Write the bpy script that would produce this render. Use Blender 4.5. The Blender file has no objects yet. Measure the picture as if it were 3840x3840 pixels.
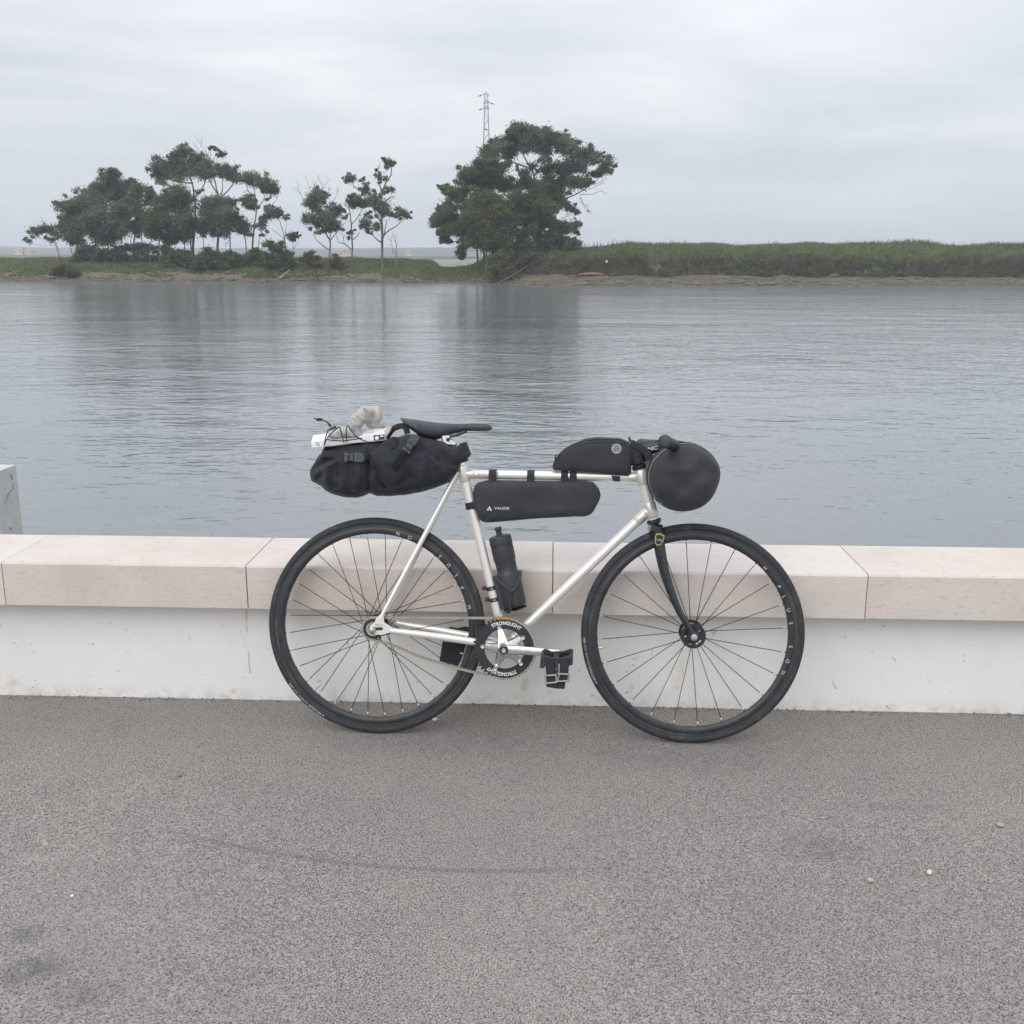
import bpy, bmesh, math, random
import numpy as np
from mathutils import Vector, Matrix, Euler, noise

SC = bpy.context.scene
COL = SC.collection
R = math.radians
random.seed(7)
RNG = np.random.default_rng(11)

# ------------------------------------------------------------------ camera
cam_d = bpy.data.cameras.new('camera')
cam_d.sensor_fit = 'HORIZONTAL'
cam_d.sensor_width = 36.0
cam_d.lens = 37.306
cam_d.clip_start = 0.05
cam_d.clip_end = 9000.0
cam = bpy.data.objects.new('camera', cam_d)
COL.objects.link(cam)
pitch, roll, yaw, cam_h = 0.23883, 0.00319, 0.03814, 1.44866
fw = Vector((-math.sin(yaw) * math.cos(pitch), math.cos(yaw) * math.cos(pitch), -math.sin(pitch)))
rt = Vector((math.cos(yaw), math.sin(yaw), 0.0))
up = rt.cross(fw)
r2 = rt * math.cos(roll) + up * math.sin(roll)
u2 = up * math.cos(roll) - rt * math.sin(roll)
cam.matrix_world = Matrix(((r2.x, u2.x, -fw.x, 0.0), (r2.y, u2.y, -fw.y, 0.0),
                           (r2.z, u2.z, -fw.z, cam_h), (0, 0, 0, 1)))
SC.camera = cam

# ------------------------------------------------------------------ sky
SUN_EL, SUN_AZ = R(40), R(205)          # azimuth clockwise from +Y: behind the camera, a little to the left
world = bpy.data.worlds.new('World')
SC.world = world
world.use_nodes = True
wn, wl = world.node_tree.nodes, world.node_tree.links
wn.clear()
def wnode(t, **kw):
    n = wn.new(t)
    for k, v in kw.items():
        setattr(n, k, v)
    return n
w_out = wnode('ShaderNodeOutputWorld')
w_sky = wnode('ShaderNodeTexSky')
w_sky.sky_type = 'NISHITA'
w_sky.sun_disc = False
w_sky.sun_elevation = SUN_EL
w_sky.sun_rotation = SUN_AZ
w_bg1 = wnode('ShaderNodeBackground')
w_bg1.inputs['Strength'].default_value = 0.10
wl.new(w_sky.outputs[0], w_bg1.inputs['Color'])
# overcast deck: cloud bellies laid out on a flat layer above the viewer
w_tc = wnode('ShaderNodeTexCoord')
w_sep = wnode('ShaderNodeSeparateXYZ')
wl.new(w_tc.outputs['Generated'], w_sep.inputs[0])
w_z = wnode('ShaderNodeMath', operation='MAXIMUM'); w_z.inputs[1].default_value = 0.0
wl.new(w_sep.outputs['Z'], w_z.inputs[0])
w_za = wnode('ShaderNodeMath', operation='ADD'); w_za.inputs[1].default_value = 0.16
wl.new(w_z.outputs[0], w_za.inputs[0])
w_dx = wnode('ShaderNodeMath', operation='DIVIDE'); w_dy = wnode('ShaderNodeMath', operation='DIVIDE')
wl.new(w_sep.outputs['X'], w_dx.inputs[0]); wl.new(w_za.outputs[0], w_dx.inputs[1])
wl.new(w_sep.outputs['Y'], w_dy.inputs[0]); wl.new(w_za.outputs[0], w_dy.inputs[1])
w_cmb = wnode('ShaderNodeCombineXYZ')
wl.new(w_dx.outputs[0], w_cmb.inputs[0]); wl.new(w_dy.outputs[0], w_cmb.inputs[1])
w_map = wnode('ShaderNodeMapping')
w_map.inputs['Location'].default_value = (5.7, 15.1, 0.0)
w_map.inputs['Scale'].default_value = (0.8, 1.0, 1.0)
wl.new(w_cmb.outputs[0], w_map.inputs[0])
w_n1 = wnode('ShaderNodeTexNoise')
w_n1.inputs['Scale'].default_value = 0.85; w_n1.inputs['Detail'].default_value = 4.0
w_n1.inputs['Roughness'].default_value = 0.50; w_n1.inputs['Distortion'].default_value = 0.35
wl.new(w_map.outputs[0], w_n1.inputs['Vector'])
w_cr = wnode('ShaderNodeValToRGB')
w_cr.color_ramp.elements[0].position = 0.36
w_cr.color_ramp.elements[0].color = (0.66, 0.69, 0.755, 1)
w_cr.color_ramp.elements[1].position = 0.64
w_cr.color_ramp.elements[1].color = (0.94, 0.945, 0.96, 1)
wl.new(w_n1.outputs['Fac'], w_cr.inputs[0])
# thicker, bluer air low over the horizon
w_hr = wnode('ShaderNodeMapRange'); w_hr.interpolation_type = 'SMOOTHSTEP'
w_hr.inputs['From Min'].default_value = 0.0; w_hr.inputs['From Max'].default_value = 0.15
w_hr.inputs['To Min'].default_value = 0.6; w_hr.inputs['To Max'].default_value = 0.0
wl.new(w_z.outputs[0], w_hr.inputs['Value'])
w_mixh = wnode('ShaderNodeMix', data_type='RGBA')
wl.new(w_hr.outputs[0], w_mixh.inputs['Factor'])
wl.new(w_cr.outputs[0], w_mixh.inputs['A'])
w_mixh.inputs['B'].default_value = (0.70, 0.74, 0.81, 1)
# an overcast deck is brightest overhead: radiance grows with the sine of the elevation
w_cie = wnode('ShaderNodeMath', operation='MULTIPLY_ADD'); w_cie.inputs[1].default_value = 1.05; w_cie.inputs[2].default_value = 0.925
wl.new(w_z.outputs[0], w_cie.inputs[0])
w_bg2 = wnode('ShaderNodeBackground')
wl.new(w_cie.outputs[0], w_bg2.inputs['Strength'])
wl.new(w_mixh.outputs['Result'], w_bg2.inputs['Color'])
w_mix = wnode('ShaderNodeMixShader'); w_mix.inputs[0].default_value = 0.88
wl.new(w_bg1.outputs[0], w_mix.inputs[1]); wl.new(w_bg2.outputs[0], w_mix.inputs[2])
wl.new(w_mix.outputs[0], w_out.inputs['Surface'])

# ------------------------------------------------------------------ sun behind cloud
sun_d = bpy.data.lights.new('sun', 'SUN')
sun_d.energy = 1.3
sun_d.angle = R(45)
sun_d.color = (1.0, 0.965, 0.92)
sun = bpy.data.objects.new('sun', sun_d)
COL.objects.link(sun)
sd = Vector((math.sin(SUN_AZ) * math.cos(SUN_EL), math.cos(SUN_AZ) * math.cos(SUN_EL), math.sin(SUN_EL)))
sun.rotation_euler = sd.to_track_quat('Z', 'Y').to_euler()
sun.location = sd * 30

SC.view_settings.view_transform = 'Standard'
SC.view_settings.look = 'None'
SC.view_settings.exposure = 0.0
SC.view_settings.gamma = 1.0
SC.view_settings.use_curve_mapping = False
SC.render.engine = 'CYCLES'
SC.cycles.volume_bounces = 1
SC.cycles.max_bounces = 5
SC.cycles.diffuse_bounces = 3
SC.cycles.glossy_bounces = 3
SC.cycles.transmission_bounces = 2

# ------------------------------------------------------------------ measured geometry (metres)
# bike plane points are (forward, up) from the rear tyre contact; trees are relative to their base
G = {
 'seat_tube': [(0.2585,0.837),(0.3742,0.3771)],
 'top_tube': [(0.2598,0.8092),(0.8011,0.8075)],
 'head_tube': [(0.7966,0.832),(0.841,0.6822)],
 'down_tube_top': [(0.8226,0.7052)],
 'seat_stay_top': [(0.2533,0.8156)],
 'seat_stay_bot': [(0.0201,0.3692)],
 'seat_stay_bend': [(0.1488,0.6156)],
 'chain_stay': [(0.0502,0.3342),(0.1884,0.318)],
 'chain_stay_front': [(0.3207,0.3007)],
 'dropout': [(0.0239,0.3829),(0.0348,0.3781),(0.0349,0.3604),(0.0509,0.3498),(0.0594,0.3433),(0.0619,0.3358),(0.051,0.3279),(0.0291,0.3207),(0.0106,0.3218),(-0.0046,0.3299),(-0.0079,0.3391),(-0.0079,0.3475),(0.0063,0.3589),(0.0121,0.3734)],
 'slot': [(-0.0014,0.3441),(0.0297,0.3449),(0.0331,0.3408),(0.0297,0.336),(-0.0014,0.334)],
 'rear_axle': [(0.0017,0.3402)],
 'cog': [(0.0064,0.3387)],
 'front_axle': [(0.9647,0.3413)],
 'fork': [(0.8472,0.6569),(0.8573,0.62),(0.867,0.5682),(0.88,0.5163),(0.8978,0.4644),(0.9185,0.4163),(0.9404,0.3794),(0.9634,0.3443)],
 'fork_crown': [(0.8447,0.6638),(0.855,0.6226)],
 'headset_low': [(0.8406,0.6795),(0.8436,0.6656)],
 'shield': [(0.8548,0.6255)],
 'bb': [(0.3992,0.2891)],
 'bolts': [(0.3824,0.3555),(0.4588,0.3238),(0.4519,0.2408),(0.3715,0.2206),(0.329,0.2918)],
 'crank_end': [(0.5583,0.2849)],
 'arm_pts': [(0.4618,0.2883),(0.5113,0.2834)],
 'ring_c': [(0.401,0.2855)],
 'ring_edge': [(0.4923,0.2935),(0.3998,0.3771),(0.313,0.2863)],
 'bb_axis': [(0.3982,0.2859)],
 'pedal': [(0.5149,0.3003),(0.6074,0.3028),(0.6079,0.2728),(0.5154,0.2703)],
 'strap_panels': [(0.5273,0.2939),(0.5533,0.2946),(0.558,0.2261),(0.5331,0.2254),(0.5699,0.2975),(0.5959,0.2958),(0.5947,0.2307),(0.5686,0.2324)],
 'strap_tail': [(0.5307,0.218),(0.5687,0.2227),(0.5865,0.2196),(0.5844,0.2063),(0.5618,0.2068),(0.5332,0.2108)],
 'buckles': [(0.5294,0.2457),(0.559,0.2478),(0.5617,0.2274),(0.5321,0.2229),(0.5684,0.2516),(0.5956,0.2512),(0.5947,0.2319),(0.5652,0.2299)],
 'left_pedal': [(0.1961,0.3027),(0.22,0.3174),(0.2703,0.3045),(0.2764,0.2946),(0.2765,0.2825),(0.1962,0.2926)],
 'left_strap': [(0.1938,0.2764),(0.2626,0.2578),(0.243,0.1941),(0.1842,0.2088)],
 'chain_top': [(0.0036,0.3733),(0.4053,0.3801)],
 'chain_bot': [(-0.0115,0.3099),(0.0534,0.2878),(0.1298,0.258),(0.2059,0.2344),(0.2819,0.2162),(0.4077,0.188)],
 'chain_ringtop': [(0.3959,0.3824),(0.3984,0.1878)],
 'saddle': [(0.0763,0.976),(0.0892,0.9743),(0.1196,0.9715),(0.1452,0.968),(0.1932,0.9623),(0.2443,0.9601),(0.2889,0.962),(0.327,0.9624),(0.3429,0.9595),(0.3509,0.9517),(0.3504,0.9454),(0.3415,0.9405),(0.3082,0.9392),(0.27,0.939),(0.235,0.9306),(0.2063,0.9197),(0.184,0.9121),(0.1584,0.9143),(0.1359,0.921),(0.1166,0.9344),(0.0973,0.9484),(0.0844,0.9634)],
 'clamp': [(0.1977,0.9277),(0.2294,0.9297),(0.228,0.9155),(0.2471,0.9016),(0.2456,0.8937),(0.2186,0.8949),(0.2026,0.9041)],
 'saddle_badge': [(0.1353,0.9501)],
 'rail': [(0.1456,0.9207),(0.2091,0.9209),(0.2408,0.9258),(0.2723,0.9381)],
 'saddle_bag': [(-0.1518,0.8877),(-0.1589,0.8693),(-0.1685,0.8644),(-0.1958,0.8245),(-0.1966,0.7785),(-0.1606,0.7632),(-0.151,0.7522),(-0.1253,0.7406),(-0.0932,0.7335),(-0.0579,0.7316),(-0.0387,0.7376),(-0.0212,0.749),(0.0092,0.7397),(0.0411,0.7396),(0.0858,0.7423),(0.1366,0.7517),(0.1841,0.7667),(0.222,0.7831),(0.2471,0.8093),(0.2588,0.8394),(0.2789,0.8491),(0.275,0.8631),(0.2595,0.8999),(0.2457,0.8925),(0.2242,0.8937),(0.2021,0.9053),(0.1799,0.9113),(0.1355,0.9248),(0.1134,0.9276),(0.0912,0.9257),(0.0659,0.9191),(0.05,0.9173),(0.0341,0.9093),(-0.0167,0.9038),(-0.0869,0.895)],
 'bag_buckles': [(-0.0426,0.8577),(0.1223,0.9014)],
 'bag_tab': [(0.0635,0.9204),(0.0821,0.9192),(0.076,0.8864),(0.0575,0.8852)],
 'bag_patch': [(0.1888,0.8462),(0.2074,0.8567),(0.2388,0.8192),(0.214,0.8073)],
 'bag_loop': [(0.0375,0.9132),(0.0454,0.9289),(0.0612,0.9448),(0.0864,0.952),(0.0975,0.9421),(0.1007,0.9281)],
 'bag_strap': [(0.1353,0.9214),(0.1108,0.8843),(0.0893,0.8472),(0.0739,0.8286)],
 'bag_strap_b': [(-0.1484,0.8681),(-0.0953,0.8628),(-0.0656,0.8577)],
 'bag_strap_c': [(-0.0225,0.8578),(0.0117,0.8706),(0.055,0.908)],
 'folds': [((-0.1789,0.8239),(-0.0924,0.8609),0.01,0.018),((-0.1759,0.7959),(-0.0987,0.8499),-0.008,0.016),((-0.179,0.7834),(-0.127,0.8247),0.008,0.014),((-0.127,0.8433),(-0.1365,0.7623),-0.007,0.02),((-0.0924,0.8407),(-0.0956,0.7754),0.007,0.018),((-0.0094,0.8698),(-0.0076,0.7536),0.016,0.016),((-0.0297,0.8417),(-0.0264,0.7455),-0.008,0.03),((-0.0047,0.839),(0.0519,0.7655),0.009,0.02),((0.0268,0.7899),(0.0488,0.7654),0.01,0.012),((0.0078,0.8701),(0.0451,0.9046),0.008,0.014),((0.061,0.8307),(0.086,0.8187),0.006,0.012),((0.0857,0.8836),(0.0517,0.8027),-0.006,0.03),((0.1264,0.8471),(0.1081,0.7664),0.006,0.03),((0.1573,0.8723),(0.1486,0.7733),-0.006,0.04),((0.2007,0.8791),(0.2382,0.8427),0.006,0.02),((-0.1364,0.8742),(-0.011,0.8822),0.008,0.014),((-0.0673,0.8256),(-0.0641,0.7448),0.006,0.02),((-0.1553,0.8553),(-0.0956,0.8686),-0.006,0.012),((0.0825,0.9143),(0.0702,0.871),0.006,0.012)],
 'box': [(-0.1856,0.8951),(-0.1849,0.8846),(-0.0191,0.9043),(0.0368,0.9112),(0.0446,0.9483),(-0.0352,0.938),(-0.1487,0.9247),(-0.1755,0.9223)],
 'box_front': [(-0.1824,0.9007),(-0.1809,0.8843),(0.0402,0.9114),(0.0368,0.9286)],
 'box_top': [(-0.1855,0.9223),(0.0387,0.9482)],
 'box_window': [(0.0076,0.9282),(0.0373,0.9338),(0.0394,0.9117),(0.0096,0.9086)],
 'box_logo': [(-0.1617,0.8925)],
 'box_cap': [(0.0428,0.947),(0.0574,0.9485),(0.0508,0.9339),(0.0363,0.9126),(0.0316,0.9152),(0.0342,0.9337)],
 'cloth_up': [(-0.0722,0.956),(-0.0709,0.9693),(-0.0635,0.9839),(-0.0515,0.9985),(-0.0394,1.0066),(-0.0314,1.0101),(-0.01,1.0096),(0.0154,1.0096),(0.0221,0.9928),(0.0222,0.9836),(0.0195,0.9704),(0.0262,0.9679),(0.0343,0.9482),(-0.0138,0.9436),(-0.0232,0.9487),(-0.038,0.938),(-0.0326,0.9261),(-0.0299,0.9169),(-0.0366,0.9142),(-0.0473,0.9167),(-0.0634,0.9297),(-0.0722,0.9428)],
 'cloth_low': [(-0.1369,0.9091),(-0.1316,0.9342),(-0.1156,0.937),(-0.0983,0.9451),(-0.077,0.9487),(-0.0657,0.9495),(-0.0557,0.9378),(-0.0397,0.921),(-0.0278,0.9146),(-0.0437,0.9111),(-0.0703,0.9074),(-0.0903,0.9058),(-0.1156,0.9061)],
 'sleeve': [(-0.0657,0.956),(-0.0644,0.9691),(-0.0571,0.9836),(-0.0452,0.9968),(-0.0326,0.9967),(-0.0186,0.9893),(-0.0007,0.9758),(-0.0133,0.9606),(-0.0265,0.946),(-0.0351,0.9368),(-0.0265,0.9264),(-0.0231,0.9173),(-0.0304,0.9143),(-0.0411,0.917),(-0.057,0.9299),(-0.0657,0.9429)],
 'sleeve_path': [(-0.0346,0.9177),(-0.0486,0.9326),(-0.0519,0.9496),(-0.0453,0.9655),(-0.0327,0.9768),(-0.0181,0.9854)],
 'fold_back': [(-0.0555,0.9945),(-0.0394,1.0066),(-0.0314,1.0101),(-0.01,1.0096),(0.0154,1.0096),(0.0221,0.9928),(0.0222,0.9836),(0.0195,0.9704),(0.0262,0.9679),(0.0343,0.9475),(0.0102,0.9439),(-0.0138,0.9429),(-0.0232,0.9487),(-0.0126,0.9687),(-0.038,0.9855)],
 'cuff': [(-0.0309,0.9956),(-0.0176,0.9892),(-0.0004,0.9758),(-0.0162,0.9592),(-0.0347,0.9381),(-0.048,0.9379)],
 'cord': [(-0.14,0.8896),(-0.1367,0.9106),(-0.1294,0.9342),(-0.128,0.9388)],
 'cord_b': [(-0.1388,0.8904),(-0.1295,0.9134),(-0.1109,0.9332),(-0.0937,0.9452),(-0.0871,0.9257),(-0.0792,0.8997)],
 'cord_c': [(-0.0712,0.9011),(-0.0732,0.9272),(-0.0719,0.9428),(-0.0673,0.9501),(-0.0594,0.9378),(-0.0448,0.9224),(-0.0316,0.9121),(-0.0118,0.9046)],
 'cord_d': [(-0.1313,0.9094),(-0.1114,0.9064),(-0.0849,0.9055),(-0.0532,0.9098),(-0.0267,0.9141)],
 'cord_e': [(-0.1347,0.9459),(-0.1387,0.9552),(-0.1468,0.9623),(-0.1589,0.9675),(-0.1683,0.968),(-0.1831,0.9711)],
 'toggle': [(-0.1383,0.9386),(-0.1162,0.9501),(-0.1142,0.9429),(-0.1363,0.9351)],
 'knot': [(-0.1663,0.9674)],
 'frame_bag': [(0.297,0.7395),(0.2968,0.7562),(0.3,0.773),(0.3099,0.7848),(0.3367,0.7916),(0.4701,0.7924),(0.6359,0.7951),(0.6591,0.7905),(0.676,0.7726),(0.6816,0.7544),(0.6783,0.7378),(0.6608,0.7025),(0.6511,0.6923),(0.6346,0.687),(0.5716,0.6839),(0.4718,0.6763),(0.3549,0.6641),(0.3347,0.6634),(0.3213,0.6678),(0.3127,0.6794),(0.2996,0.7127)],
 'fstrap0': [(0.3436,0.8249),(0.3671,0.8253),(0.3675,0.7895),(0.344,0.7891)],
 'fstrap1': [(0.4591,0.824),(0.4814,0.8244),(0.482,0.7854),(0.4596,0.785)],
 'fstrap2': [(0.5614,0.8216),(0.5824,0.822),(0.5829,0.793),(0.5619,0.7927)],
 'fstrap3': [(0.5874,0.8221),(0.6079,0.8224),(0.6085,0.7901),(0.5879,0.7898)],
 'seat_strap': [(0.264,0.7213),(0.2976,0.7279),(0.2995,0.7068),(0.2692,0.7022)],
 'vaude': [(0.3624,0.7051),(0.4079,0.7059),(0.3623,0.713)],
 'vaude_logo': [(0.3398,0.702),(0.3558,0.7023),(0.347,0.7134)],
 'legs': [(0.2971,0.8037),(0.3466,0.8045),(0.297,0.8157)],
 'top_bag': [(0.5345,0.8377),(0.5408,0.8577),(0.5505,0.8721),(0.5701,0.8922),(0.593,0.9041),(0.6323,0.9228),(0.6652,0.9272),(0.6915,0.9269),(0.7376,0.9246),(0.7574,0.9166),(0.7691,0.9105),(0.7708,0.876),(0.7653,0.8594),(0.7683,0.8396),(0.771,0.8225),(0.7614,0.8111),(0.7433,0.8121),(0.6607,0.8178),(0.5944,0.823),(0.5414,0.8238),(0.5353,0.8294)],
 'top_emblem': [(0.7249,0.8931),(0.7399,0.8933)],
 'top_strap': [(0.7123,0.8118),(0.7371,0.8106),(0.7374,0.794),(0.7176,0.7953)],
 'top_pull': [(0.7624,0.9137),(0.7595,0.9269),(0.7654,0.9286),(0.769,0.9155)],
 'top_pull_b': [(0.5481,0.8713),(0.5428,0.8696),(0.5444,0.858)],
 'stem_strap': [(0.7681,0.9092),(0.7929,0.8964),(0.816,0.8804),(0.8247,0.8593)],
 'spacer': [(0.7868,0.876),(0.7958,0.8413)],
 'headset_up': [(0.7943,0.8364)],
 'stem': [(0.7909,0.8763),(0.8097,0.8835),(0.8371,0.8925),(0.8628,0.8998)],
 'cnc': [(0.8118,0.884),(0.839,0.893)],
 'bar_near': [(0.8468,0.9196)],
 'bar_near_in': [(0.8771,0.9081)],
 'bar_far': [(0.8146,0.9027)],
 'bar_far_in': [(0.8607,0.906)],
 'bar_mid': [(0.8628,0.8998)],
 'roll': [(0.8378,0.8761),(0.8219,0.8544),(0.8144,0.8262),(0.815,0.8014),(0.8221,0.7767),(0.8375,0.7521),(0.8676,0.7294),(0.904,0.7184),(0.94,0.7216),(0.9692,0.7329),(0.9931,0.7564),(1.01,0.7914),(1.0167,0.8162),(1.0173,0.8344),(1.0115,0.8556),(1.0012,0.8719),(0.9762,0.8945),(0.9514,0.9073),(0.9268,0.9143),(0.9023,0.9124),(0.8699,0.9029)],
 'roll_far': [(0.8236,0.8341),(0.8297,0.8053),(0.8395,0.7693),(0.8515,0.7188)],
 'roll_tab': [(0.8878,0.9174),(0.9027,0.9184),(0.9061,0.9126),(0.8897,0.9091)],
 'bottle_axis': [(0.3717,0.6407),(0.3773,0.624),(0.4279,0.4081)],
 'bottle_edges': [(0.3468,0.6248),(0.4116,0.6401),(0.3581,0.5697),(0.4233,0.5895),(0.3695,0.5347),(0.4312,0.5478),(0.3811,0.4104),(0.4596,0.4223)],
 'cage_v': [(0.3705,0.5193),(0.406,0.4765),(0.4506,0.5093)],
 'cage_low': [(0.406,0.4765),(0.3951,0.4225)],
 'cage_r': [(0.4286,0.489),(0.4562,0.4256)],
 'cage_plate': [(0.3576,0.4898),(0.3857,0.4037)],
 'cage_clamp': [(0.3275,0.4613),(0.3731,0.4637),(0.337,0.4264),(0.3769,0.429)],
 'front_letters': [(44.6,0.2859),(30.9,0.287),(24.3,0.2874),(16.0,0.2872),(8.2,0.2883),(-5.7,0.2865),(-14.5,0.2884),(-21.8,0.287)],
 'rear_letters': [(76.7,0.2948),(69.4,0.2937),(61.2,0.2906),(48.3,0.2967),(41.0,0.2952),(33.9,0.2968),(25.6,0.2956),(13.3,0.294)],
 'front_tyre': [(-152.3,0.3202),(-157.7,0.3231),(-166.1,0.3187),(177.4,0.3233)],
 'rear_tyre': [(-120.5,0.3259),(-126.7,0.3292),(-135.8,0.3236),(-151.0,0.323)],
 'front_spoke0': [(95.0,0.2887),(80.2,0.2865)],
 'rear_spoke0': [(84.6,0.2868),(96.2,0.2861)],
 'valves': [(-169.8,0.2878),(-133.2,0.2886)],
 'rimchk': [(-180.0,0.2874),(2.9,0.2826),(95.2,0.2898),(-179.0,0.2823),(1.8,0.2866),(88.5,0.2889)],
 'tyrechk': [(90.0,0.3127)],
 'trees': {
  'L0': {'base':[-64.99,141.0,0.23],'trunks':[[(0.0,0.0),(-0.22,1.59),(-0.53,2.85),(-1.22,3.69)],[(-0.22,1.59),(-0.89,2.64),(-2.19,2.84)]],'bare':[[(-1.2,3.89),(-1.79,4.52),(-2.25,5.46)],[(-1.57,4.52),(-1.69,5.15)]],'clumps':[(-2.43,3.68,0.75),(-1.18,4.06,0.75),(-3.36,2.63,0.48),(-1.75,2.84,0.57),(-0.56,3.69,0.57),(-1.94,4.21,0.48)],'tint':0},
  'L1': {'base':[-62.16,140.0,0.25],'trunks':[[(0.0,0.0),(-0.08,2.62),(-0.19,4.9),(-0.26,6.35)],[(-0.08,2.62),(-1.1,4.49)],[(-0.59,0.73),(-0.82,2.82)]],'bare':[],'clumps':[(-0.88,6.76,0.83),(-0.32,5.73,1.2),(-1.28,4.9,0.92),(0.25,7.17,0.92),(0.43,4.49,1.2),(-0.76,3.45,0.98),(0.49,2.83,0.87),(-1.93,4.9,0.39),(-0.65,2.41,0.66)],'tint':0},
  'L2': {'base':[-61.48,143.0,0.12],'trunks':[[(0.0,0.0),(0.65,3.42),(1.95,6.8),(3.79,10.14)],[(1.4,5.54),(0.26,7.64)],[(2.21,7.22),(4.38,9.31)]],'bare':[],'clumps':[(0.78,8.48,1.23),(2.18,9.31,1.23),(-0.31,8.68,0.85),(4.08,10.97,0.94),(3.13,10.14,1.07),(4.84,10.04,0.78),(1.59,7.64,1.56),(0.2,7.01,1.56),(-0.89,7.22,1.0),(3.41,8.27,1.45),(4.38,9.31,1.0),(4.57,11.49,0.49),(1.13,9.93,0.62)],'tint':0},
  'L3': {'base':[-57.79,139.0,0.27],'trunks':[[(0.0,0.0),(0.28,3.22),(1.15,5.69),(2.58,7.32)],[(-1.3,0.1),(-1.29,2.59),(-1.55,4.45)],[(1.91,0.74),(2.02,3.22),(1.98,5.28)],[(3.0,0.74),(3.28,2.81),(3.63,4.46)]],'bare':[],'clumps':[(0.29,5.68,1.52),(-1.1,4.66,1.52),(1.61,6.09,1.26),(1.01,4.04,1.3),(2.69,7.32,0.98),(3.03,6.3,0.87),(-1.05,2.8,1.08),(-2.42,4.45,0.98),(0.03,2.8,0.98),(2.34,4.46,0.87),(2.91,3.64,0.65)],'tint':0},
  'L4': {'base':[-55.65,142.0,0.9],'trunks':[[(0.0,0.0),(0.33,2.65),(1.01,5.58),(1.31,7.87)],[(0.69,4.33),(2.08,6.62)],[(1.56,0.11),(1.73,2.23),(1.68,4.33)]],'bare':[],'clumps':[(1.37,8.69,0.8),(0.86,7.76,0.89),(1.91,7.25,0.93),(0.31,6.41,0.84),(1.58,5.79,0.93),(0.34,4.12,0.93),(2.44,8.38,0.44),(3.19,8.18,0.58),(3.46,7.41,0.66),(1.25,3.07,0.8),(2.75,6.83,0.55),(1.93,4.75,0.66)],'tint':0},
  'L5': {'base':[-50.16,137.0,1.03],'trunks':[[(0.0,0.0),(-0.06,2.04),(-0.11,4.07),(0.13,5.88)],[(-1.27,0.1),(-1.01,2.04),(-0.78,3.66)],[(1.39,0.11),(1.33,2.04),(1.02,3.66)]],'bare':[],'clumps':[(-0.37,4.87,1.11),(0.18,3.76,1.11),(-0.9,3.46,0.96),(1.08,4.47,1.11),(0.51,2.55,0.96),(-1.09,2.44,0.77),(0.02,5.78,0.77),(1.79,4.07,0.75),(1.08,1.64,0.64),(1.75,2.05,0.68)],'tint':1},
  'L6': {'base':[-47.18,141.0,1.77],'trunks':[[(0.0,0.0),(0.33,3.86),(0.59,6.34),(0.58,8.38),(0.19,10.62),(-0.58,11.83)],[(0.59,6.34),(1.64,8.18),(2.4,9.81)],[(0.58,8.38),(-1.67,8.59),(-3.33,9.6)],[(-1.95,7.77),(-2.79,8.18),(-4.18,8.38)]],'bare':[],'clumps':[(-1.08,12.33,0.88),(-1.56,11.63,0.57),(-0.32,12.43,0.66),(0.44,11.12,1.28),(1.6,10.72,1.06),(-0.66,10.72,0.92),(-2.82,10.62,0.88),(-3.92,10.31,0.84),(-3.22,9.6,0.88),(-4.8,8.69,0.48),(-1.84,9.3,0.92),(-0.09,9.6,1.1),(1.41,9.5,0.92),(2.51,9.91,0.7),(-4.19,9.6,0.62),(-1.97,10.42,0.62)],'tint':0},
  'L7': {'base':[-46.41,138.0,1.55],'trunks':[[(0.0,0.0),(-0.16,2.36),(-0.31,4.79),(-0.68,7.01)],[(-0.94,0.31),(-1.01,2.35),(-1.45,5.2)]],'bare':[],'clumps':[(-0.65,7.41,1.12),(-1.77,6.61,1.12),(-2.45,6.0,0.78),(-0.33,6.0,1.12),(-1.23,5.2,1.12),(-0.23,4.39,1.08),(-0.95,3.17,1.08),(0.06,2.36,0.9),(-1.87,2.35,0.78),(-2.72,5.19,0.65),(0.57,3.58,0.65),(-0.86,1.54,0.82),(1.56,7.31,0.39)],'tint':0},
  'L8': {'base':[-44.59,143.0,1.78],'trunks':[[(0.0,0.0),(0.26,3.07),(0.65,5.8),(0.47,8.08),(0.16,10.14)],[(0.63,6.42),(2.0,8.08),(2.5,9.12)],[(0.58,7.04),(-0.48,8.7),(-0.82,10.14)],[(0.65,5.8),(1.32,7.67),(1.42,9.32)]],'bare':[[(-0.07,9.94),(-0.51,11.58),(-1.28,13.01),(-1.98,13.82)],[(-0.8,11.99),(-1.73,12.8),(-2.23,13.42)],[(0.08,10.55),(0.5,11.99),(0.72,12.7)],[(1.05,10.35),(1.55,11.37),(1.48,11.99)],[(2.11,9.94),(2.79,10.35),(3.14,10.76)],[(-1.28,13.01),(-1.12,13.82)],[(-0.61,11.58),(-0.11,12.7)],[(2.2,7.88),(3.33,8.5)]],'clumps':[(1.05,10.35,0.76),(0.36,9.9,0.76),(1.87,9.57,0.94),(2.93,9.16,0.85),(2.23,10.14,0.58),(-0.21,12.76,0.29),(0.65,12.74,0.33),(1.48,12.03,0.49),(2.05,11.89,0.27),(3.36,9.01,0.49),(-0.11,9.32,0.56)],'tint':0},
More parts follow.
